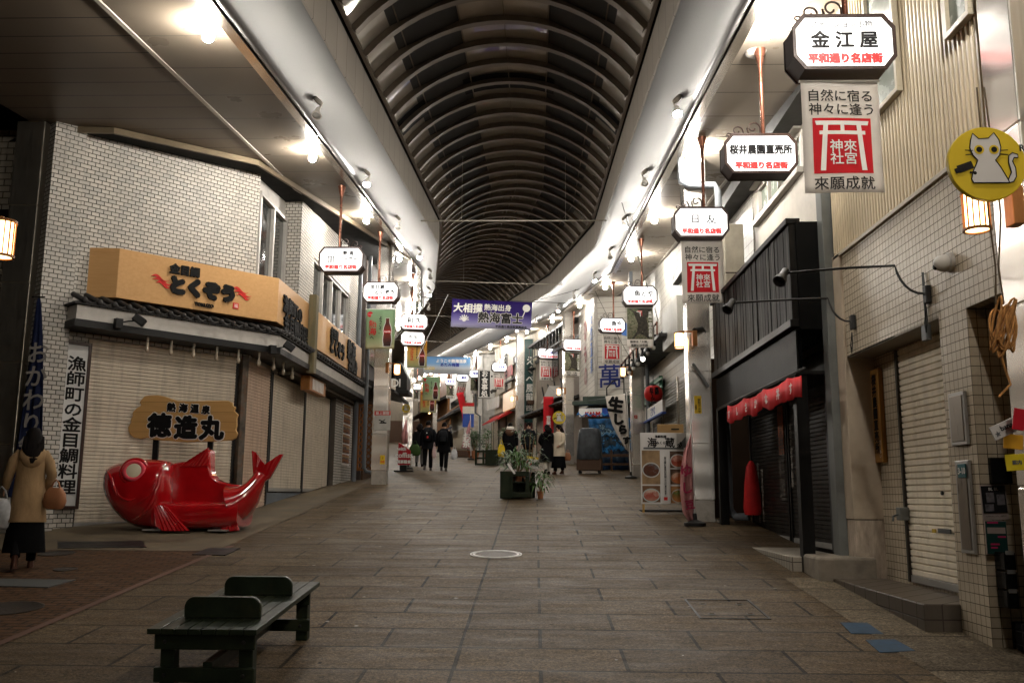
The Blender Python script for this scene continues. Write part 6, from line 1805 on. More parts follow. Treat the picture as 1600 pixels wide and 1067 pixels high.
# ------------------------------------------------------------------ wooden lanterns
M_lampglow = E_('lantern_glow', (1.0, .60, .26), 9.0)
M_lanwood = WOOD('lantern_wood', (.34, .15, .05), (.24, .10, .03), (8, 8, 2), .45)
def lantern(u, v, y, sd, lab):
    p = atY(u, v, y); t = thing('wall_lantern', lab, 'lantern', p, 0, 'small wooden lanterns on the columns')
    MB().lathe([(.001, -.125), (.078, -.125), (.078, .12), (.001, .12)], n=16).build('glow', M_lampglow, t, 40)
    mb = MB()
    for k in range(14):
        a = 2 * PI * k / 14; mb.cbox((.082 * math.cos(a), .082 * math.sin(a), 0), (.008, .008, .25), Matrix.Rotation(a, 3, 'Z'))
    mb.build('slats', M_lanwood, t)
    annulus(MB(), .076, .093, -.135, -.118, 20).build('hoop', M_lanwood, t, 40)
    MB().lathe([(.001, .121), (.092, .121), (.092, .14), (.001, .145)], n=18).build('cap', M_lanwood, t, 40)
    MB().box(min(0, sd * .28), max(0, sd * .28), -.02, .02, .145, .17).box(*sorted((sd * .22, sd * .30)), -.06, .06, -.10, .17).build('bracket', M_lanwood, t, bevel=.006)
lantern(1525, 331, 6.0, 1, 'large glowing wooden lantern below the yellow cat sign')
lantern(3, 374, 6.2, -1, 'glowing wooden lantern cut off at the left edge')
lantern(1061.5, 532, 15.5, 1, 'glowing wooden lantern beside the right steel column')
lantern(973.5, 581, 28.2, 1, 'glowing wooden lantern by the white clapboard house')
lantern(620.5, 577, 23.7, -1, 'glowing wooden lantern on the left column above the dark box sign')
lantern(873, 612, 37.6, 1, 'glowing wooden lantern on the column behind the two women')
lantern(800, 623, 46.5, 1, 'glowing wooden lantern in front of the amber panel')
lantern(731.5, 636, 62, 1, 'small glowing lantern beside the red streamer')
lantern(671, 644.5, 78, 1, 'small glowing lantern under the wooden house eave')
# ------------------------------------------------------------------ round yellow cat signs
M_yel = P('yellow_enamel', (.50, .36, .02), .4, var=.08)
M_catw = P('cat_pale', (.46, .44, .42), .5, var=.04)
def catsign(u, v, y, r, lab, rot=0):
    p = atY(u, v, y); t = thing('round_sign', lab, 'sign', p, rot, 'round yellow signs with a white cat')
    Rx_ = Matrix.Rotation(PI / 2, 3, 'X'); k = r / 60
    MB().lathe([(.001, -.02), (r, -.02), (r, .012), (r * .985, .016), (.001, .016)], n=48, R=Rx_).build('disc', M_yel, t, 40)
    f = lambda a, b: (a * k, -b * k)
    body = [(-24, 32), (-27, 26), (-24, 14), (-15, -5), (-22, -13), (-26, -25), (-24, -37), (-20, -49), (-11, -40), (4, -41), (13, -50), (20, -38), (22, -26), (19, -13), (12, -5), (20, 8), (29, 27), (31, 32)]
    tail = [(29, 27), (35, 15), (32, -1), (33, -12), (39, -17), (47, -14), (47, -9), (41, -9), (38, -3), (42, 8), (42, 22), (37, 30), (31, 32)]
    def grow(L, e): 
        c = (sum(a for a, b in L) / len(L), sum(b for a, b in L) / len(L)); o = offset2([(a, -b) for a, b in L] + [(L[0][0], -L[0][1])], 0); return L
    for nm, L in (('cat_shape', body), ('cat_tail', tail)):
        o = MB().prism([f(a, b) for a, b in L], -.0225, -.0165).build(nm, M_catw, t)
        pts = [(a * k, -.0225, -b * k) for a, b in L] + [(L[0][0] * k, -.0225, -L[0][1] * k)]
        MB().tube(pts, .9 * k, 6, cap=False).build('outline', M_ink, o)
    for sx in (-12, 11):
        MB().lathe([(7.6 * k, 0), (7.6 * k, .002), (.001, .002)], (sx * k, -.0228, 22 * k), 18, Rx_).build('eye', M_yel, t)
        MB().lathe([(4.6 * k, 0), (4.6 * k, .002), (.001, .002)], (sx * k, -.0252, 22 * k), 14, Rx_).build('pupil', M_ink, t)
    mb = MB()
    for sd in (-1, 1):
        for dz, a in ((21, -.05), (14, .12)): mb.cbox((sd * 27 * k - .5 * k, -.0228, dz * k), (12 * k, .002, 1.3 * k), Matrix.Rotation(sd * a, 3, 'Y'))
    mb.build('whiskers', M_ink, t)
    mb = MB(); mb.cbox((-35 * k, -.021, -6 * k), (24 * k, .006, 12 * k), Matrix.Rotation(rad(-20), 3, 'Y')); mb.cbox((-48 * k, -.021, -12 * k), (6 * k, .006, 8 * k), Matrix.Rotation(rad(-20), 3, 'Y')); mb.cbox((-25 * k, -.021, -15 * k), (7 * k, .006, 3 * k)); mb.ell((-21 * k, -.021, -16 * k), 3.4 * k, .003, 3.4 * k)
    mb.build('camera_mark', M_ink, t)
    text('lettering', 'REC', 15 * k, M_ink, t, (58 * k, -.024, 26 * k), bold=.6 * k) if False else None
    MB().box(-.03, .03, .016, .30, -.04, .04).build('bracket', M_dark, t)
    return t
cs = catsign(1541, 257, 5.75, .252, 'large yellow disc sign with a white cat at the right edge')
text('lettering', 'R', .062, M_ink, cs, (.232, -.0175, .105), bold=.002)
catsign(873.5, 652.5, 36.2, .26, 'small yellow disc sign with a white cat behind the two women')
catsign(634.5, 638, 34.5, .16, 'tiny yellow disc sign with a white cat beyond the left column')
# ------------------------------------------------------------------ ropes and cards on the near right column
M_rope = P('straw_rope', (.40, .19, .06), .85, var=.3, scale=30)
q = atY(1563, 500, 5.85)
rp = thing('rope_bundle', 'coiled straw rope bundle tied on the near right steel column', 'rope', q)
for k in range(9):
    a = rnd.uniform(-.05, .05); w_ = rnd.uniform(.03, .075); hh = rnd.uniform(.10, .2); ph = rnd.uniform(0, 6)
    pts = [(a + w_ * math.sin(t * 2 * PI / 14 + ph), -.03 + .03 * math.cos(t * 2 * PI / 14 + ph * 2) + .01 * k % .03, -.02 + hh * math.cos(t * 2 * PI / 14 + ph * .3) - .03 * k % .07) for t in range(15)]
    MB().tube(pts, .008, 6).build('coil', M_rope, rp, 60)
for x in (-.03, .02): MB().tube([(x, -.02, .1), (x * .4, -.02, .35), (x * 1.6 + .02, -.02, .7), (x, -.01, 1.6)], .006, 6).build('hanging_cord', P('dark_cord', (.10, .07, .04), .8), rp, 60)
MB().tube([(-.03, 0, -.15), (.0, 0, -.3), (.03, 0, -.42), (-.05, 0, -.5)], .008, 6).build('loose_end', M_rope, rp, 60)
def card(u, v, y, w, h, tilt, mt, lab, words=()):
    p = atY(u, v, y); t = thing('hanging_card', lab, 'card', p); t.rotation_euler = (0, tilt, 0)
    MB().box(-w / 2, w / 2, -.004, .004, -h / 2, h / 2).build('card', mt, t, bevel=.002)
    for s, size, x, z, m_ in words: text('lettering', s, size, m_, t, (x, -.006, z), bold=.001)
    return t
card(1573, 668, 5.6, .20, .085, rad(-24), P('card_white', (.46, .44, .41), .5), 'white tilted card with small black print at the right edge', [('banana', .045, .02, .01, M_ink), ('★', .04, -.07, -.01, M_grey)])
card(1592, 655, 5.5, .07, .13, rad(10), P('card_red', (.40, .01, .02), .4), 'red card at the right edge beside the white tilted card')
card(1583, 690, 5.7, .12, .09, rad(5), P('card_orange', (.50, .25, .02), .4), 'orange sheet below the white tilted card')
card(1588, 722, 5.7, .13, .10, rad(-4), P('card_yellow', (.55, .42, .02), .4), 'yellow sheet hanging lowest at the right edge', [('案内', .03, 0, 0, M_grey)])
# ------------------------------------------------------------------ notices on columns
def notice(u, v, y, w, h, mt, lab, words=(), name='notice_plate'):
    p = atY(u, v, y); t = thing(name, lab, 'notice', p)
    MB().box(-w / 2, w / 2, -.006, .006, -h / 2, h / 2).build('plate', mt, t, bevel=.002)
    for s, size, x, z, m_, vt in words: text('lettering', s, size, m_, t, (x, -.0075, z), bold=.002, vert=vt)
    return t
yc = 23.9 - .21
n1_ = notice(597.5, 657, yc, .42, .50, P('notice_white', (.52, .50, .46), .4), 'white no smoking notice with a red heading on the left steel column', [('分煙区域', .0, 0, 0, M_ink, False)])
MB().box(-.21, .21, -.0085, -.0062, .14, .25).build('red_heading', M_redwave, n1_)
text('lettering', '路上禁煙', .09, M_white, n1_, (0, -.0095, .195), bold=.002)
MB().cbox((0, -.009, -.02), (.2, .003, .025), Matrix.Rotation(rad(25), 3, 'Y')).cbox((0, -.009, -.02), (.18, .003, .02), Matrix.Rotation(rad(-35), 3, 'Y')).cbox((.03, -.008, -.06), (.16, .003, .03)).build('smoking_mark', M_ink, n1_)
notice(597.5, 718, yc, .12, .23, P('sticker_yellow', (.58, .38, .02), .4), 'small yellow sticker low on the left steel column', [('注意', .05, 0, -.05, M_redink, False), ('!', .08, 0, .04, M_ink, False)], 'sticker')
y2 = 15.9 - .21
notice(1090.5, 632, y2, .115, .30, P('sticker_yellow', (.58, .38, .02), .4), 'yellow vertical sticker on the right steel column', [('防犯カメラ', .05, .02, -.02, M_ink, True), ('作動中', .03, -.035, -.05, M_ink, True)], 'sticker')
notice(993.5, 651, 28.28, .09, .09, M_redwave, 'tiny red sticker on the column beside the white flag', [('●', .05, 0, 0, M_white, False)], 'sticker')
q = atY(1089, 516, 15.6)
t = thing('security_camera', 'black bullet camera on a bracket high on the right steel column', 'camera', q)
MB().tube([(-.06, -.12, -.03), (.09, .05, .02)], [.05, .055], 12).build('housing', M_black, t, 40)
MB().tube([(.05, .03, .0), (.14, .06, .02), (.16, .08, -.02)], .015, 6).build('arm', M_dark, t)
tag(MB().cbox((0, 0, 0), (.045, .03, .48), Matrix.Rotation(rad(-33), 3, 'Y')).build('metal_strut', M_grey, bevel=.004), 'short grey strut fixed diagonally on the right steel column', 'strut', None, atY(1095, 586, 15.6))
# strip of food photographs
FPh = Fr((-5.18, 23.45), (-5.18, 25.55), 1.4)
xp, zp = FPh.uv(541, 632); xq, zq = FPh.uv(540, 725)
ps = thing('photo_strip', 'vertical strip of six colour food photographs on the tiled pier', 'photographs', FPh.w((xp + xq) / 2, -.005, zq), FPh.rot)
Hp = zp - zq
MB().box(-.48, .48, -.008, 0, -.03, Hp + .03).build('backing', M_white, ps)
for k in range(6):
    z0 = Hp * k / 6
    MB().box(-.44, .44, -.013, -.008, z0 + .02, z0 + Hp / 6 - .02).build('photograph', PRINT('food_photo_%d' % k, [(0, (.02, .03, .05)), (.4, (.32, .12, .03)), (.55, (.04, .06, .10)), (.75, (.45, .30, .14)), (1, (.25, .04, .02))], 2, z0, z0 + Hp / 6, 1.4, 5 + k), ps)
# lattice box under the street eave
q = atY(490, 604, 20.0)
lb = thing('lattice_box', 'small amber wooden box sign hanging under the street side eave', 'box', q, S2.rot)
MB().box(-.75, .75, -.1, .1, -.16, .16).build('box', M_lanwood, lb, bevel=.01)
mb = MB()
for k in range(8): mb.box(-.5 + k * .13, -.44 + k * .13, -.112, -.1, -.12, .12)
mb.build('panes', M_white, lb)
MB().tube([(-.6, 0, .16), (-.6, 0, .4)], .01).tube([(.6, 0, .16), (.6, 0, .4)], .01).build('hanger', M_black, lb)
# red coffee sign stand
q = atG(630, 737); yq = q.y
cf = thing('coffee_sign', 'red standing coffee sign with white lettering beside the left steel column', 'sign', q)
sf = yq / FPX / 6.67
cp = lambda u, v: ((u - 465) * sf, (910 - v) * sf)
MB().prism([cp(408, 840), cp(536, 838), cp(538, 692), cp(440, 625), cp(410, 608)], -.03, .03).build('board', P('coffee_red', (.36, .012, .02), .4), cf, bevel=.006)
for s, u, v, size in (('with', 445, 672, .17), ('coffiss', 470, 738, .24), ('喫茶軽食', 470, 806, .12)):
    x, z = cp(u, v); text('lettering', s, size, M_white, cf, (x, -.034, z), bold=.006)
MB().box(-.12, .12, -.05, .05, 0, cp(0, 842)[1]).box(-.3, .35, -.15, .15, -.0, .05).build('stand', M_black, cf, bevel=.008)
# ------------------------------------------------------------------ plants
def LEAF(name, c1, c2):
    m, n, l, b = newmat(name)
    f = noise(n, l, objco(n, l), 6, 3)
    l.new(mixc(n, l, ramp(n, l, f, .35, .65), c1, c2), b.inputs['Base Color'])
    b.inputs['Roughness'].default_value = .45
    return m
M_leaf = LEAF('leaf_green', (.025, .075, .012), (.06, .125, .025))
M_leafd = LEAF('leaf_dark', (.018, .045, .012), (.045, .085, .022))
M_stem = P('plant_stem', (.16, .10, .05), .8, var=.3)
M_terra = P('terracotta', (.26, .10, .045), .7, var=.2)
def leaves(mb, c, spread, n, L, wd, droop=.3, up=.2):
    for _ in range(n):
        a = rnd.uniform(0, 2 * PI); r = rnd.random() ** .5
        o = Vector(c) + Vector((spread[0] * r * math.cos(a), spread[1] * r * math.sin(a), spread[2] * rnd.uniform(-1, 1)))
        d = Vector((math.cos(a), math.sin(a), rnd.uniform(-.4, .7) + up)).normalized()
        s = d.cross(Vector((0, 0, 1))).normalized() * wd * rnd.uniform(.6, 1.2); k = L * rnd.uniform(.6, 1.3)
        p1 = o + d * k * .5 + Vector((0, 0, .03)); p2 = o + d * k - Vector((0, 0, droop * k))
        mb.add([o, p1 - s, p1 + s, p2], [(0, 2, 1), (1, 2, 3)])
    return mb
def pot(mb, r, h, z=0):
    return mb.lathe([(.001, z), (r * .75, z), (r, z + h * .9), (r * 1.1, z + h * .9), (r * 1.1, z + h), (r * .95, z + h), (r * .9, z + h * .9), (.001, z + h * .88)], n=16)
# centre planter: a dark green box stand with pots and palms
q = Vector((-.36, 19.9, gz(19.9)))
st = thing('planter_stand', 'dark green wooden stand carrying potted palms in the middle of the street', 'stand', q, rad(-12))
MB().box(-.34, -.06, -.32, .32, .0, .58).build('side_panel', M_green, st, bevel=.01)
MB().box(-.06, .30, .27, .33, .0, .575).build('back_panel', M_green, st, bevel=.008)
mb = MB().box(-.06, .30, -.33, -.27, .47, .575).box(-.06, .36, -.33, -.27, .03, .13).box(.22, .30, -.33, -.27, .13, .47).build('frame', M_green, st, bevel=.008)
MB().box(-.058, .30, -.268, .268, .33, .36).build('shelf', M_green, st, bevel=.005)
def palm(loc, lab, h, n, stems, rpot, hp, mtl=None, sp=.32, long=True, name='potted_plant', hang=False):
    t = thing(name, lab, 'plant', loc, 0, 'potted plants along the street')
    pot(MB(), rpot, hp).build('pot', M_terra, t, 40)
    mb = MB()
    tips = []
    for k in range(stems):
        a = 2 * PI * k / stems + .4; r = sp * .35
        tip = Vector((r * math.cos(a), r * math.sin(a), h * rnd.uniform(.65, 1.0)))
        mb.tube([(0, 0, hp * .8), tip * .5 + Vector((.02, 0, hp * .4)), tip], [.016, .012, .006], 6); tips.append(tip)
    mb.build('stem', M_stem, t)
    mb = MB()
    for tip in tips: leaves(mb, tip, (sp * .6, sp * .6, h * .16), n, .24 if long else .14, .018 if long else .035, .45 if hang else .3)
    leaves(mb, (0, 0, hp + h * .22), (sp * .8, sp * .8, h * .15), n * 2, .26 if long else .15, .02 if long else .04, .6 if hang else .3)
    mb.build('leaves', mtl or M_leaf, t)
    return t
palm(q + Vector((-.01, .02, .364)), 'leafy palm on the left half of the green stand', .56, 44, 6, .1, .2, M_leaf, .42)
palm(q + Vector((.18, .05, .364)), 'tall thin stemmed plant on the right half of the green stand', 1.2, 12, 4, .09, .2, M_leafd, .5)
palm(q + Vector((.47, -.05, .0)), 'small plant with drooping leaves in a terracotta pot right of the green stand', .5, 16, 4, .075, .16, M_leaf, .24, hang=True)
p = atY(831, 722, 19.75)
t = thing('notice_plate', 'small yellow headed no smoking board among the potted palms', 'notice', p); t.rotation_euler = (0, rad(8), 0)
MB().box(-.13, .13, -.006, .006, -.12, .12).build('plate', P('notice_white', (.52, .50, .46), .4), t)
MB().box(-.13, .13, -.009, -.006, .07, .12).build('yellow_heading', P('sticker_yellow', (.58, .38, .02), .4), t)
MB().tube([(-.055 + .05 * math.cos(k * PI / 8), -.009, -.02 + .05 * math.sin(k * PI / 8)) for k in range(17)], .008, 6).build('red_ring', M_redwave, t)
text('lettering', '禁煙', .1, M_ink, t, (.06, -.0075, -.03), bold=.002)
MB().tube([(0, 0, -.12), (0, 0, -.4)], .01).build('stake', M_grey, t)
tag(MB().cbox((0, 0, 0), (.04, .01, .26), Matrix.Rotation(rad(-35), 3, 'Y')).build('white_label', M_white), 'white plant label stuck at the left front of the green stand', 'label', None, atY(799, 732, 19.5))
p = atG(740, 718); p = Vector((p.x, p.y, gz(p.y)))
palm(p, 'bushy dark potted plant in a brown pot by the far steel column', 1.25, 60, 7, .28, .42, M_leafd, .55, False)
palm(p + Vector((.6, .6, 0)), 'slim leafy potted plant beside the bushy dark one', 1.3, 36, 5, .16, .3, M_leaf, .35, False)
palm(atG(786, 712), 'small green plant against the beige shutters below the red awning', 1.5, 40, 4, .2, .3, M_leafd, .5, False)
p = atG(765, 727)
fb = thing('slatted_bench', 'dark green bench tipped on its side beside the beige shutters', 'bench', p, rad(-14))
MB().box(-.1, .45, -.3, .5, .0, .62).build('seat', M_green, fb, bevel=.01)
for x in (-.5, -.18):
    MB().box(x - .04, x + .04, -.3, -.22, 0, .62).build('leg', M_green, fb, bevel=.006)
MB().box(-.54, -.1, -.28, -.24, .52, .60).box(-.54, -.1, -.28, -.24, .0, .08).box(-.54, -.1, -.28, -.24, .25, .32).build('cross_rail', M_green, fb, bevel=.005)
p = atG(725, 714)
gd = thing('display_stand', 'small stand with blue and white goods beside the far column', 'stand', (p.x, p.y, gz(p.y)))
MB().box(-.45, .45, -.3, .3, 0, .35).build('table', M_darkwood, gd, bevel=.01)
for k, (mt, z0, z1) in enumerate(((M_blue, 1.6, 2.3), (P('sign_cream', (.6, .55, .46), .5), 2.32, 2.7), (M_redaw, 2.72, 2.9))): MB().box(-.1, .5, -.1, .1, z0, z1).build('sign_sheet', mt, gd)
MB().tube([(.2, 0, .35), (.2, 0, 2.9)], .03).build('post', M_dark, gd)

# ------------------------------------------------------------------ people
def skinmesh(name, V, Ed, mat, parent, sub=1, root=0):
    me = bpy.data.meshes.new(name); me.from_pydata([v[:3] for v in V], Ed, []); me.update()
    o = bpy.data.objects.new(name, me); COL.objects.link(o)
    m = o.modifiers.new('skin', 'SKIN'); m.use_smooth_shade = True
    s = o.modifiers.new('sub', 'SUBSURF'); s.levels = s.render_levels = sub
    for i, v in enumerate(V):
        sv = me.skin_vertices[0].data[i]
        r = v[3] if isinstance(v[3], tuple) else (v[3], v[3]); sv.radius = r; sv.use_root = (i == root)
    dg = bpy.context.evaluated_depsgraph_get(); dg.update()
    m2 = bpy.data.meshes.new_from_object(o.evaluated_get(dg)); bpy.data.objects.remove(o)
    m2.materials.clear(); m2.materials.append(mat)
    o = bpy.data.objects.new(name, m2); COL.objects.link(o); o.parent = parent
    return o
def sellipse(mb, secs, n=20):
    """stack of ellipses (x, y, z, rx, ry)"""
    return mb.loft([[(c[0] + c[3] * math.cos(2 * PI * k / n), c[1] + c[4] * math.sin(2 * PI * k / n), c[2]) for k in range(n)] for c in secs])
M_skin = P('skin', (.42, .25, .17), .5, var=.08)
M_hair = P('black_hair', (.005, .0038, .0035), .75, spec=.06, var=.4, scale=12, st=(6, 6, .6), bmp=.3, bs=20)
def person(lab, loc, rot, h=1.7, coat=None, hem=.80, flare=1.0, legs=None, stride=.16, arms=None, hair='short', shoes=None, hood=False, skirt=None, skirt_hem=.3, lean=0.0, slim=1.0):
    t = thing('person', lab, 'person', loc, rot); k = h / 1.7
    t.rotation_euler = (lean, 0, rot)
    V = [(0, 0, .93, .12), (0, .0, 1.14, .11), (0, .0, 1.33, .125), (0, .005, 1.46, .05), (0, .015, 1.545, (.078, .09)), (0, .02, 1.63, (.072, .085))]
    Ed = [(0, 1), (1, 2), (2, 3), (3, 4), (4, 5)]
    jl, ja = [], []
    for sd in (-1, 1):
        sy = stride * sd
        i = len(V); lift = .05 if sd < 0 else 0
        V += [(sd * .09, 0, .86, .082), (sd * .095, sy * .55 + .03, .48, .056), (sd * .095, sy * 1.0 - (.05 if sd < 0 else 0), .10 + lift, .038), (sd * .10, sy * 1.0 + .13 - (.05 if sd < 0 else 0), .035 + lift * .3, .034)]
        Ed += [(0, i), (i, i + 1), (i + 1, i + 2), (i + 2, i + 3)]; jl.append([V[i + j] for j in range(4)])
        e, w_ = (arms or {}).get(sd, ((.24, .02 - sy * .3, 1.10), (.25, .06 - sy * .6, .86)))
        i = len(V)
        E1_ = Vector((sd * e[0], e[1], e[2])); W1 = Vector((sd * w_[0], w_[1], w_[2])); d = (W1 - E1_).normalized()
        V += [(sd * .165, 0, 1.385, .058), (*E1_, .044), (*W1, .029)]
        Ed += [(2, i), (i, i + 1), (i + 1, i + 2)]; ja.append([Vector(V[i][:3]), E1_, W1])
        p = W1 + d * .06; V.append((*p, .030)); Ed.append((i + 2, i + 3))
        sdv = d.cross(Vector((1, 0, 0))).normalized()
        for f, (off, ln) in enumerate(((-.026, .060), (-.009, .072), (.009, .068), (.026, .055))):
            j = len(V); q = p + sdv * off + d * ln * .5; q2 = p + sdv * off * 1.05 + d * ln + Vector((-sd * .012, 0, 0))
            V += [(*q, .0095), (*q2, .008)]; Ed += [(i + 3, j), (j, j + 1)]
        j = len(V); q = W1 + d * .03 + sdv * -.035 + Vector((-sd * .01, 0, 0)); q2 = q + d * .035 + sdv * -.012
        V += [(*q, .011), (*q2, .009)]; Ed += [(i + 3, j), (j, j + 1)]
    V = [(x * k, y * k, z * k, tuple(c * k for c in r) if isinstance(r, tuple) else r * k) for x, y, z, r in V]
    skinmesh('body', V, Ed, M_skin, t)
    S = lambda p: tuple(c * k for c in p)
    # face: nose, eyes, mouth on the front (+Y)
    mb = MB().ell(S((0, .112, 1.585)), .014 * k, .02 * k, .022 * k, 8, 6); mb.build('nose', M_skin, t, 60)
    for sd in (-1, 1):
        MB().ell(S((sd * .032, .098, 1.612)), .013 * k, .01 * k, .007 * k, 8, 6).build('eye', M_ink, t, 60)
        MB().ell(S((sd * .083, .015, 1.595)), .012 * k, .022 * k, .032 * k, 8, 6).build('ear', M_skin, t, 60)
    MB().ell(S((0, .1, 1.545)), .022 * k, .008 * k, .006 * k, 8, 6).build('mouth', P('lip', (.30, .09, .08), .5), t, 60)
    # legs and shoes
    for L in jl:
        mb = MB().tube([S(L[0][:3]), S(L[1][:3]), S((L[2][0], L[2][1], L[2][2] + .01))], [.098 * k * slim, .078 * k * slim, .062 * k], 12); mb.build('trouser_leg', legs or M_ink, t, 60)
        a, b = Vector(L[2][:3]), Vector(L[3][:3]); c = (a + b) / 2
        sellipse(MB(), [((c.x) * k, (c.y - .01) * k, (b.z - .035) * k, .045 * k, .125 * k), (c.x * k, (c.y) * k, (b.z + .005) * k, .048 * k, .13 * k), (c.x * k, (c.y - .03) * k, (b.z + .05) * k, .04 * k, .085 * k), (a.x * k, (a.y) * k, (a.z + .03) * k, .042 * k, .05 * k)], 14).build('shoe', shoes or M_ink, t, 60)
    if skirt:
        sellipse(MB(), [(0, 0, skirt_hem * k, .27 * k, .22 * k), (0, 0, (skirt_hem + .02) * k, .275 * k, .225 * k), (0, 0, .6 * k, .225 * k, .18 * k), (0, 0, .9 * k, .17 * k, .14 * k)], 24).build('skirt', skirt, t, 60)
    # coat: trunk and sleeves
    wv = lambda i: 1 + .03 * math.sin(i * 2.3)
    secs = [(0, 0, hem * k, .225 * flare * k, .185 * flare * k), (0, 0, (hem + .015) * k, .228 * flare * k, .188 * flare * k), (0, 0, (hem + 1.1) / 2 * k, .205 * (1 + (flare - 1) * .5) * k, .165 * k), (0, 0, 1.12 * k, .19 * k, .15 * k), (0, .0, 1.30 * k, .205 * k, .155 * k), (0, 0, 1.385 * k, .20 * k, .135 * k), (0, .0, 1.43 * k, .13 * k, .10 * k), (0, .005, 1.47 * k, .08 * k, .075 * k)]
    mb = sellipse(MB(), secs, 24)
    for J in ja:
        mb.tube([S(J[0] + Vector((-.03 * (1 if J[0].x > 0 else -1), 0, .0))), S(J[0] * .5 + J[1] * .5 + Vector((.008 * (1 if J[0].x > 0 else -1), 0, .02))), S(J[1]), S(J[1] * .4 + J[2] * .6), S(J[2])], [.085 * k, .078 * k, .068 * k, .06 * k, .053 * k], 12)
    mb.build('coat', coat, t, 70)
    if hood:
        sellipse(MB(), [(0, -.13 * k, 1.20 * k, .02 * k, .015 * k), (0, -.145 * k, 1.24 * k, .10 * k, .04 * k), (0, -.13 * k, 1.33 * k, .165 * k, .075 * k), (0, -.09 * k, 1.41 * k, .175 * k, .09 * k), (0, -.03 * k, 1.475 * k, .125 * k, .10 * k), (0, .01, 1.49 * k, .09 * k, .085 * k)], 20).build('hood', hood if hood is not True else coat, t, 60)
    # hair
    mb = MB(); n = 22; rings = []
    for i in range(10):
        th = PI * (.02 + i / 9 * (.62 if hair == 'short' else .66))
        rr = math.sin(th); r = []
        for j in range(n):
            a = 2 * PI * j / n; fy = math.sin(a)
            cut = 1.0 if fy < .3 else 1.0 - .55 * (fy - .3) * (i / 9)
            r.append((.094 * k * rr * math.cos(a), .018 * k + .108 * k * rr * fy * cut, 1.605 * k + .112 * k * math.cos(th) + .006 * math.sin(5 * a) * k))
        rings.append(r)
    mb.loft(rings)
    if hair in ('long', 'mid'):
        dz = 0 if hair == 'long' else .14
        secs = [(1.26, .05, -.165, .025), (1.32, .095, -.165, .04), (1.42, .125, -.14, .06), (1.50, .122, -.085, .085), (1.58, .112, -.03, .108), (1.66, .098, -.0, .108), (1.71, .06, .01, .07)]
        sellipse(mb, [(.008 * math.sin(i * 2.1) * k, y * k, (z + dz * (1.6 - min(z, 1.6)) / .34) * k, rx * k, ry * k) for i, (z, rx, y, ry) in enumerate(secs)], 22)
        for q in range(26):
            x = -.12 + .24 * q / 25; e = rnd.uniform(.02, .10); zb = 1.30 + dz + .25 * x * x / .0144 * .3
            mb.tube([S((x, -.03 - .06 * (1 - (x / .13) ** 2), 1.60)), S((x * 1.08, -.13 - .05 * (1 - (x / .13) ** 2), 1.46 + dz * .4)), S((x * .9 + rnd.uniform(-.015, .015), -.15 - .03 * (1 - (x / .13) ** 2), zb - e + .03))], [.014 * k, .015 * k, .003 * k], 5)
    mb.build('hair', M_hair, t, 70)
    return t, k
M_beige = P('beige_wool', (.27, .175, .09), .85, spec=.1, var=.25, scale=7, st=(1, 1, .5), bmp=.9, bs=9)
M_blackc = P('black_wool', (.004, .004, .0045), .85, spec=.06, var=.3, scale=10)
M_navyc = P('dark_nylon', (.005, .0055, .007), .7, spec=.1, var=.3, scale=10)
M_cream = P('cream_wool', (.52, .44, .33), .85, var=.1)
M_greyt = P('grey_trousers', (.10, .095, .09), .8)
def bag(lab, loc, w, h, d, mt, handle=True, name='shopping_bag', soft=.04):
    t = thing(name, lab, 'bag', loc); rings = []
    for z, f in ((0, .75), (.03, .95), (h * .35, 1.06), (h * .7, .95), (h, .55)):
        rings.append([(w / 2 * f * math.copysign(abs(math.cos(a)) ** .6, math.cos(a)) * (1 + soft * math.sin(3 * a + z * 20)), d / 2 * f * math.copysign(abs(math.sin(a)) ** .6, math.sin(a)) * (1 + soft * math.sin(4 * a + z * 30)), z + soft * .3 * math.sin(2 * a)) for a in [2 * PI * k / 24 for k in range(24)]])
    MB().loft(rings).build('body', mt, t, 50)
    if handle:
        MB().tube([(-w * .22, 0, h * .95), (-w * .12, 0, h * 1.25), (0, 0, h * 1.38), (w * .12, 0, h * 1.25), (w * .22, 0, h * .95)], .010, 6).build('handle', mt, t, 60)
    return t
# woman in the beige coat at the left, seen from behind
q = atG(34, 890)
t, k = person('woman seen from behind in a beige hooded coat and dark skirt at far left', (q.x, q.y, gz(q.y)), rad(28), 1.60, M_beige, .56, 1.12, M_blackc, .15, {-1: ((.27, -.03, 1.16), (.31, .12, .98)), 1: ((.27, -.06, 1.12), (.22, .12, .98))}, 'long', P('brown_shoes', (.06, .025, .015), .4), True, P('black_skirt', (.004, .004, .0045), .9, spec=.05), .20, rad(-3))
t.scale = (.86, .9, 1)
M_poly = P('white_polythene', (.42, .42, .42), .25, var=.25, scale=10, bmp=.4, bs=14)
rz0 = gz(q.y)
bag('crumpled white plastic carrier bag hanging from the beige coated woman', (q.x - .29, q.y - .05, rz0 + .46), .36, .34, .22, M_poly)
bag('tan leather handbag on the beige coated woman\'s right arm', (q.x + .28, q.y + .05, rz0 + .68), .24, .24, .13, P('tan_leather', (.26, .11, .05), .5), True, 'handbag', .015)
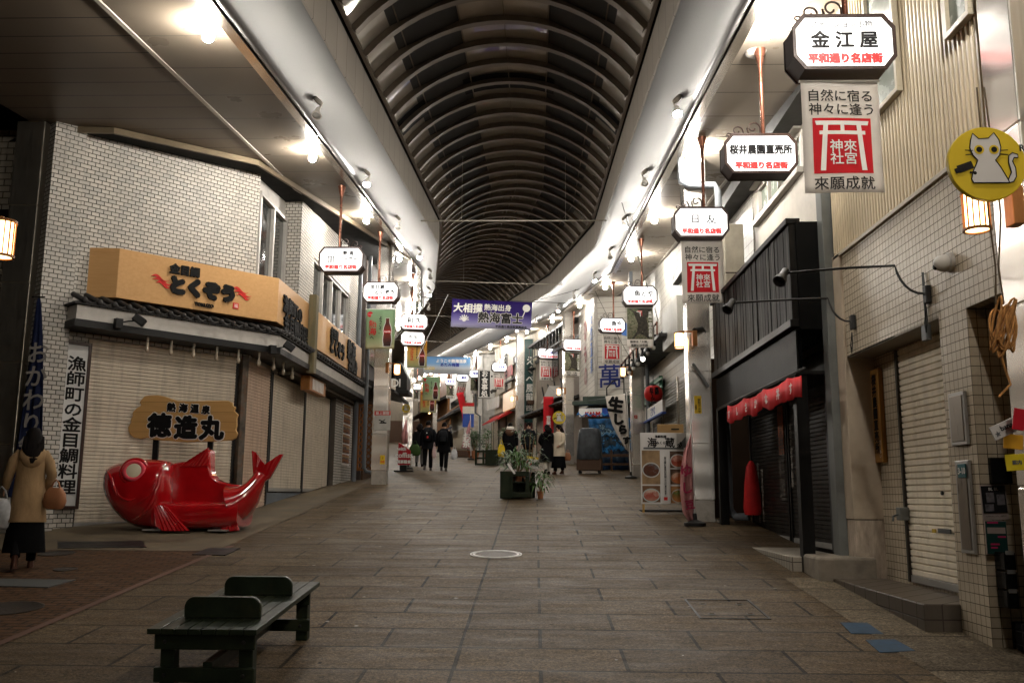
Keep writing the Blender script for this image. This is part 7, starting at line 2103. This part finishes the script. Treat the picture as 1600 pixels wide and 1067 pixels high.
# pair of walkers and a third person beyond them
def at(u, v): p = atG(u, v); return Vector((p.x, p.y, gz(p.y)))
q = at(668, 735)
t, k = person('walker in a black padded jacket with a rucksack, left of the central pair', q, rad(4), 1.74, M_navyc, .74, 1.06, M_blackc, .17, None, 'short', P('dark_shoes', (.05, .04, .035), .5), True)
def rucksack(lab, q, rot, mt, mark=None):
    t = thing('rucksack', lab, 'bag', q + Vector((0, 0, .98)), rot)
    sellipse(MB(), [(0, -.22, 0, .13, .07), (0, -.24, .03, .16, .09), (0, -.24, .25, .165, .1), (0, -.22, .40, .13, .07), (0, -.2, .44, .07, .04)], 20).build('body', mt, t, 60)
    sellipse(MB(), [(0, -.33, .04, .10, .03), (0, -.335, .12, .115, .04), (0, -.32, .2, .09, .03)], 16).build('pocket', mt, t, 60)
    for sx in (-.1, .1): MB().tube([(sx, -.18, .1), (sx * 1.2, -.16, .35), (sx, -.08, .46)], .018, 6).build('strap', mt, t, 60)
    if mark: MB().box(-.03, .02, -.388, -.37, .14, .20).build('red_mark', M_redwave, t); MB().box(-.05, -.02, -.37, -.34, .3, .33).build('white_mark', M_white, t)
rucksack('black rucksack with a red mark on the left walker\'s back', q, rad(4), M_blackc, True)
q2 = at(693, 736)
person('walker in a long black coat carrying a white bag, right of the central pair', q2, rad(-3), 1.68, M_blackc, .66, 1.1, M_blackc, -.16, None, 'short', P('dark_shoes', (.05, .04, .035), .5), True)
rucksack('plain black rucksack on the right walker\'s back', q2 + Vector((0, 0, -.02)), rad(-3), M_navyc)
bag('white plastic bag in the right walker\'s hand', q2 + Vector((.36, .0, .42)), .22, .34, .12, M_poly)
bag('white and red bag held at the left side of the right walker', q2 + Vector((-.34, .02, .45)), .12, .4, .12, P('white_red', (.5, .36, .34), .4))
q3 = at(655, 729)
person('person half hidden behind the left walker, carrying a green bag', q3, rad(2), 1.66, M_navyc, .72, 1.05, M_greyt, .12, None, 'mid', M_blackc)
bag('dark green cloth bag hanging left of the left walker', q3 + Vector((-.14, -.35, .42)), .42, .42, .2, P('green_cloth_bag', (.03, .06, .015), .8))
# right hand group
q4 = at(797, 733)
t, k = person('person in a dark coat with a white scarf and brown fur hood behind the palms', q4, rad(-6), 1.70, M_blackc, .62, 1.12, M_blackc, .08, None, 'short', M_blackc, P('brown_fur', (.07, .035, .02), .9, bmp=.5))
sellipse(MB(), [(0, -.02, 1.44, .14, .13), (0, -.02, 1.50, .155, .14), (0, -.0, 1.56, .12, .12)], 18).build('scarf', P('white_scarf', (.56, .52, .46), .9), t, 60)
bag('bright yellow plastic bag held by the person with a white scarf', q4 + Vector((-.32, -.1, .45)), .26, .45, .14, P('yellow_bag', (.6, .42, .01), .35, var=.15))
q5 = at(826, 731)
person('person in dark clothes facing the camera behind the potted palms', q5, rad(170), 1.72, M_navyc, .78, 1.0, M_blackc, .05, None, 'short', M_blackc)
q6 = at(855, 741)
person('woman in a long black coat and white trousers beside the cream coat', q6, rad(20), 1.60, M_blackc, .42, 1.25, P('white_trousers', (.46, .42, .36), .8), .08, {-1: ((.25, .05, 1.12), (.12, .2, 1.02)), 1: ((.25, .05, 1.12), (.12, .2, 1.02))}, 'mid', M_blackc, True, None, .3, 0, 1.25)
q7 = at(873, 741)
person('woman in a cream coat and black skirt turned towards her friend', q7, rad(-215), 1.60, M_cream, .62, 1.08, M_blackc, .06, {-1: ((.24, .06, 1.12), (.16, .2, .98)), 1: ((.25, .0, 1.12), (.26, .06, .88))}, 'long', P('brown_shoes', (.06, .025, .015), .4), False, P('black_skirt', (.004, .004, .0045), .9, spec=.05), .22)
bag('small tan bag at the side of the woman in a cream coat', q7 + Vector((.3, .05, .45)), .2, .26, .1, P('tan_leather', (.26, .11, .05), .5))
# ------------------------------------------------------------------ small fittings
p = atG(1181, 82, 6.44)
tag(MB().lathe([(.001, -.05), (.10, -.045), (.13, -.02), (.135, 0), (.001, 0)], n=24).build('smoke_detector', P('detector_white', (.5, .46, .40), .5), None, 50), 'round pale smoke detector on the right soffit beside the copper pole', 'detector', None, p)
p = atG(1068, 272, 6.44)
v_ = thing('soffit_vent', 'square louvred vent in the right soffit by the hooked pipe', 'vent', p); v_.rotation_euler = (math.atan(SLOPE), 0, 0)
MB().box(-.3, .3, -.3, .3, -.03, .0).build('frame', M_alu, v_, bevel=.004)
mb = MB()
for k in range(9): mb.box(-.26, .26, -.26 + k * .06, -.235 + k * .06, -.045, -.028)
mb.build('louvres', M_alu, v_)
def cable(lab, a, b, sag, r=.007, mt=None):
    a, b = Vector(a), Vector(b)
    pts = [a.lerp(b, k / 12) - Vector((0, 0, sag * 4 * (k / 12) * (1 - k / 12))) for k in range(13)]
    o = MB().tube([q - a for q in pts], r, 5).build('cable', mt or M_dark, None, 60); tag(o, lab, 'cable', None, a)
cable('thin wire slanting from the right beam down past the third lit sign', atY(963, 287, 22), atY(1028, 500, 15.9), .05)
cable('thin wire slanting down in front of the clapboard house', atY(930, 455, 26), atY(985, 560, 27.5), .05)
cable('thin pale cord slanting beside the third left sign', atY(700, 460, 21), atY(652, 560, 20), .02, .006, M_white)
cable('thin cord from the purple banner up to the right beam', atY(832, 470, 27.2), atY(905, 452, 28.5), .02)
cable('thin cord from the purple banner up to the left beam', atY(705, 466, 27.2), atY(676, 440, 27), .02)
cable('black cable sagging between the column and the brown house', atY(888, 625, 37.5), atY(985, 612, 28.2), .12, .012, M_black)
# pale litter and gum on the paving
M_gum = P('gum_spot', (.30, .28, .25), .7, var=.4)
M_gumd = P('dark_gum', (.012, .010, .008), .8)
mb, md_ = MB(), MB()
for k in range(150):
    x, y = rnd.uniform(-3.9, 2.7), 5.6 + 24 * rnd.random() ** 1.4
    r = rnd.uniform(.008, .022); z = gz(y) + .0015
    m_ = mb if rnd.random() < .3 else md_
    m_.add([(x + r * rnd.uniform(.6, 1.2) * math.cos(a), y + r * rnd.uniform(.6, 1.2) * math.sin(a), z + SLOPE * r * math.sin(a)) for a in [j * PI / 4 for j in range(8)]], [tuple(range(8))])
for nm, q, mt, lb in (('gum_spots', mb, M_gum, 'pale'), ('dark_gum_spots', md_, M_gumd, 'dark')):
    o = q.build(nm, mt); o['kind'] = 'stuff'; o['label'] = 'small %s gum spots and flecks on the stone paving' % lb; o['category'] = 'gum'
# conduit and junction boxes on the tiled house
x, z = FR.uv(1452, 520)
t = thing('junction_box', 'small grey junction box and conduit on the tiled wall above the shutter', 'box', FR.w(x, 0, z), FR.rot)
MB().box(-.05, .05, -.05, 0, -.07, .07).build('box', M_grey, t, bevel=.006)
MB().tube([(0, -.02, .07), (0, -.02, .55)], .012, 8).build('conduit', M_grey, t)
x, z = FR.uv(1374, 803)
t = thing('tap_box', 'small grey green box hook on the recess wall beside the pilaster', 'box', FR.w(x, .28, z), FR.rot)
MB().box(-.06, .06, -.09, 0, -.06, .07).build('box', P('grey_green_paint', (.14, .145, .135), .5), t, bevel=.008)
MB().tube([(0, -.09, 0), (-.03, -.13, -.02), (-.02, -.14, -.07)], .01, 6).build('hook', M_grey, t)
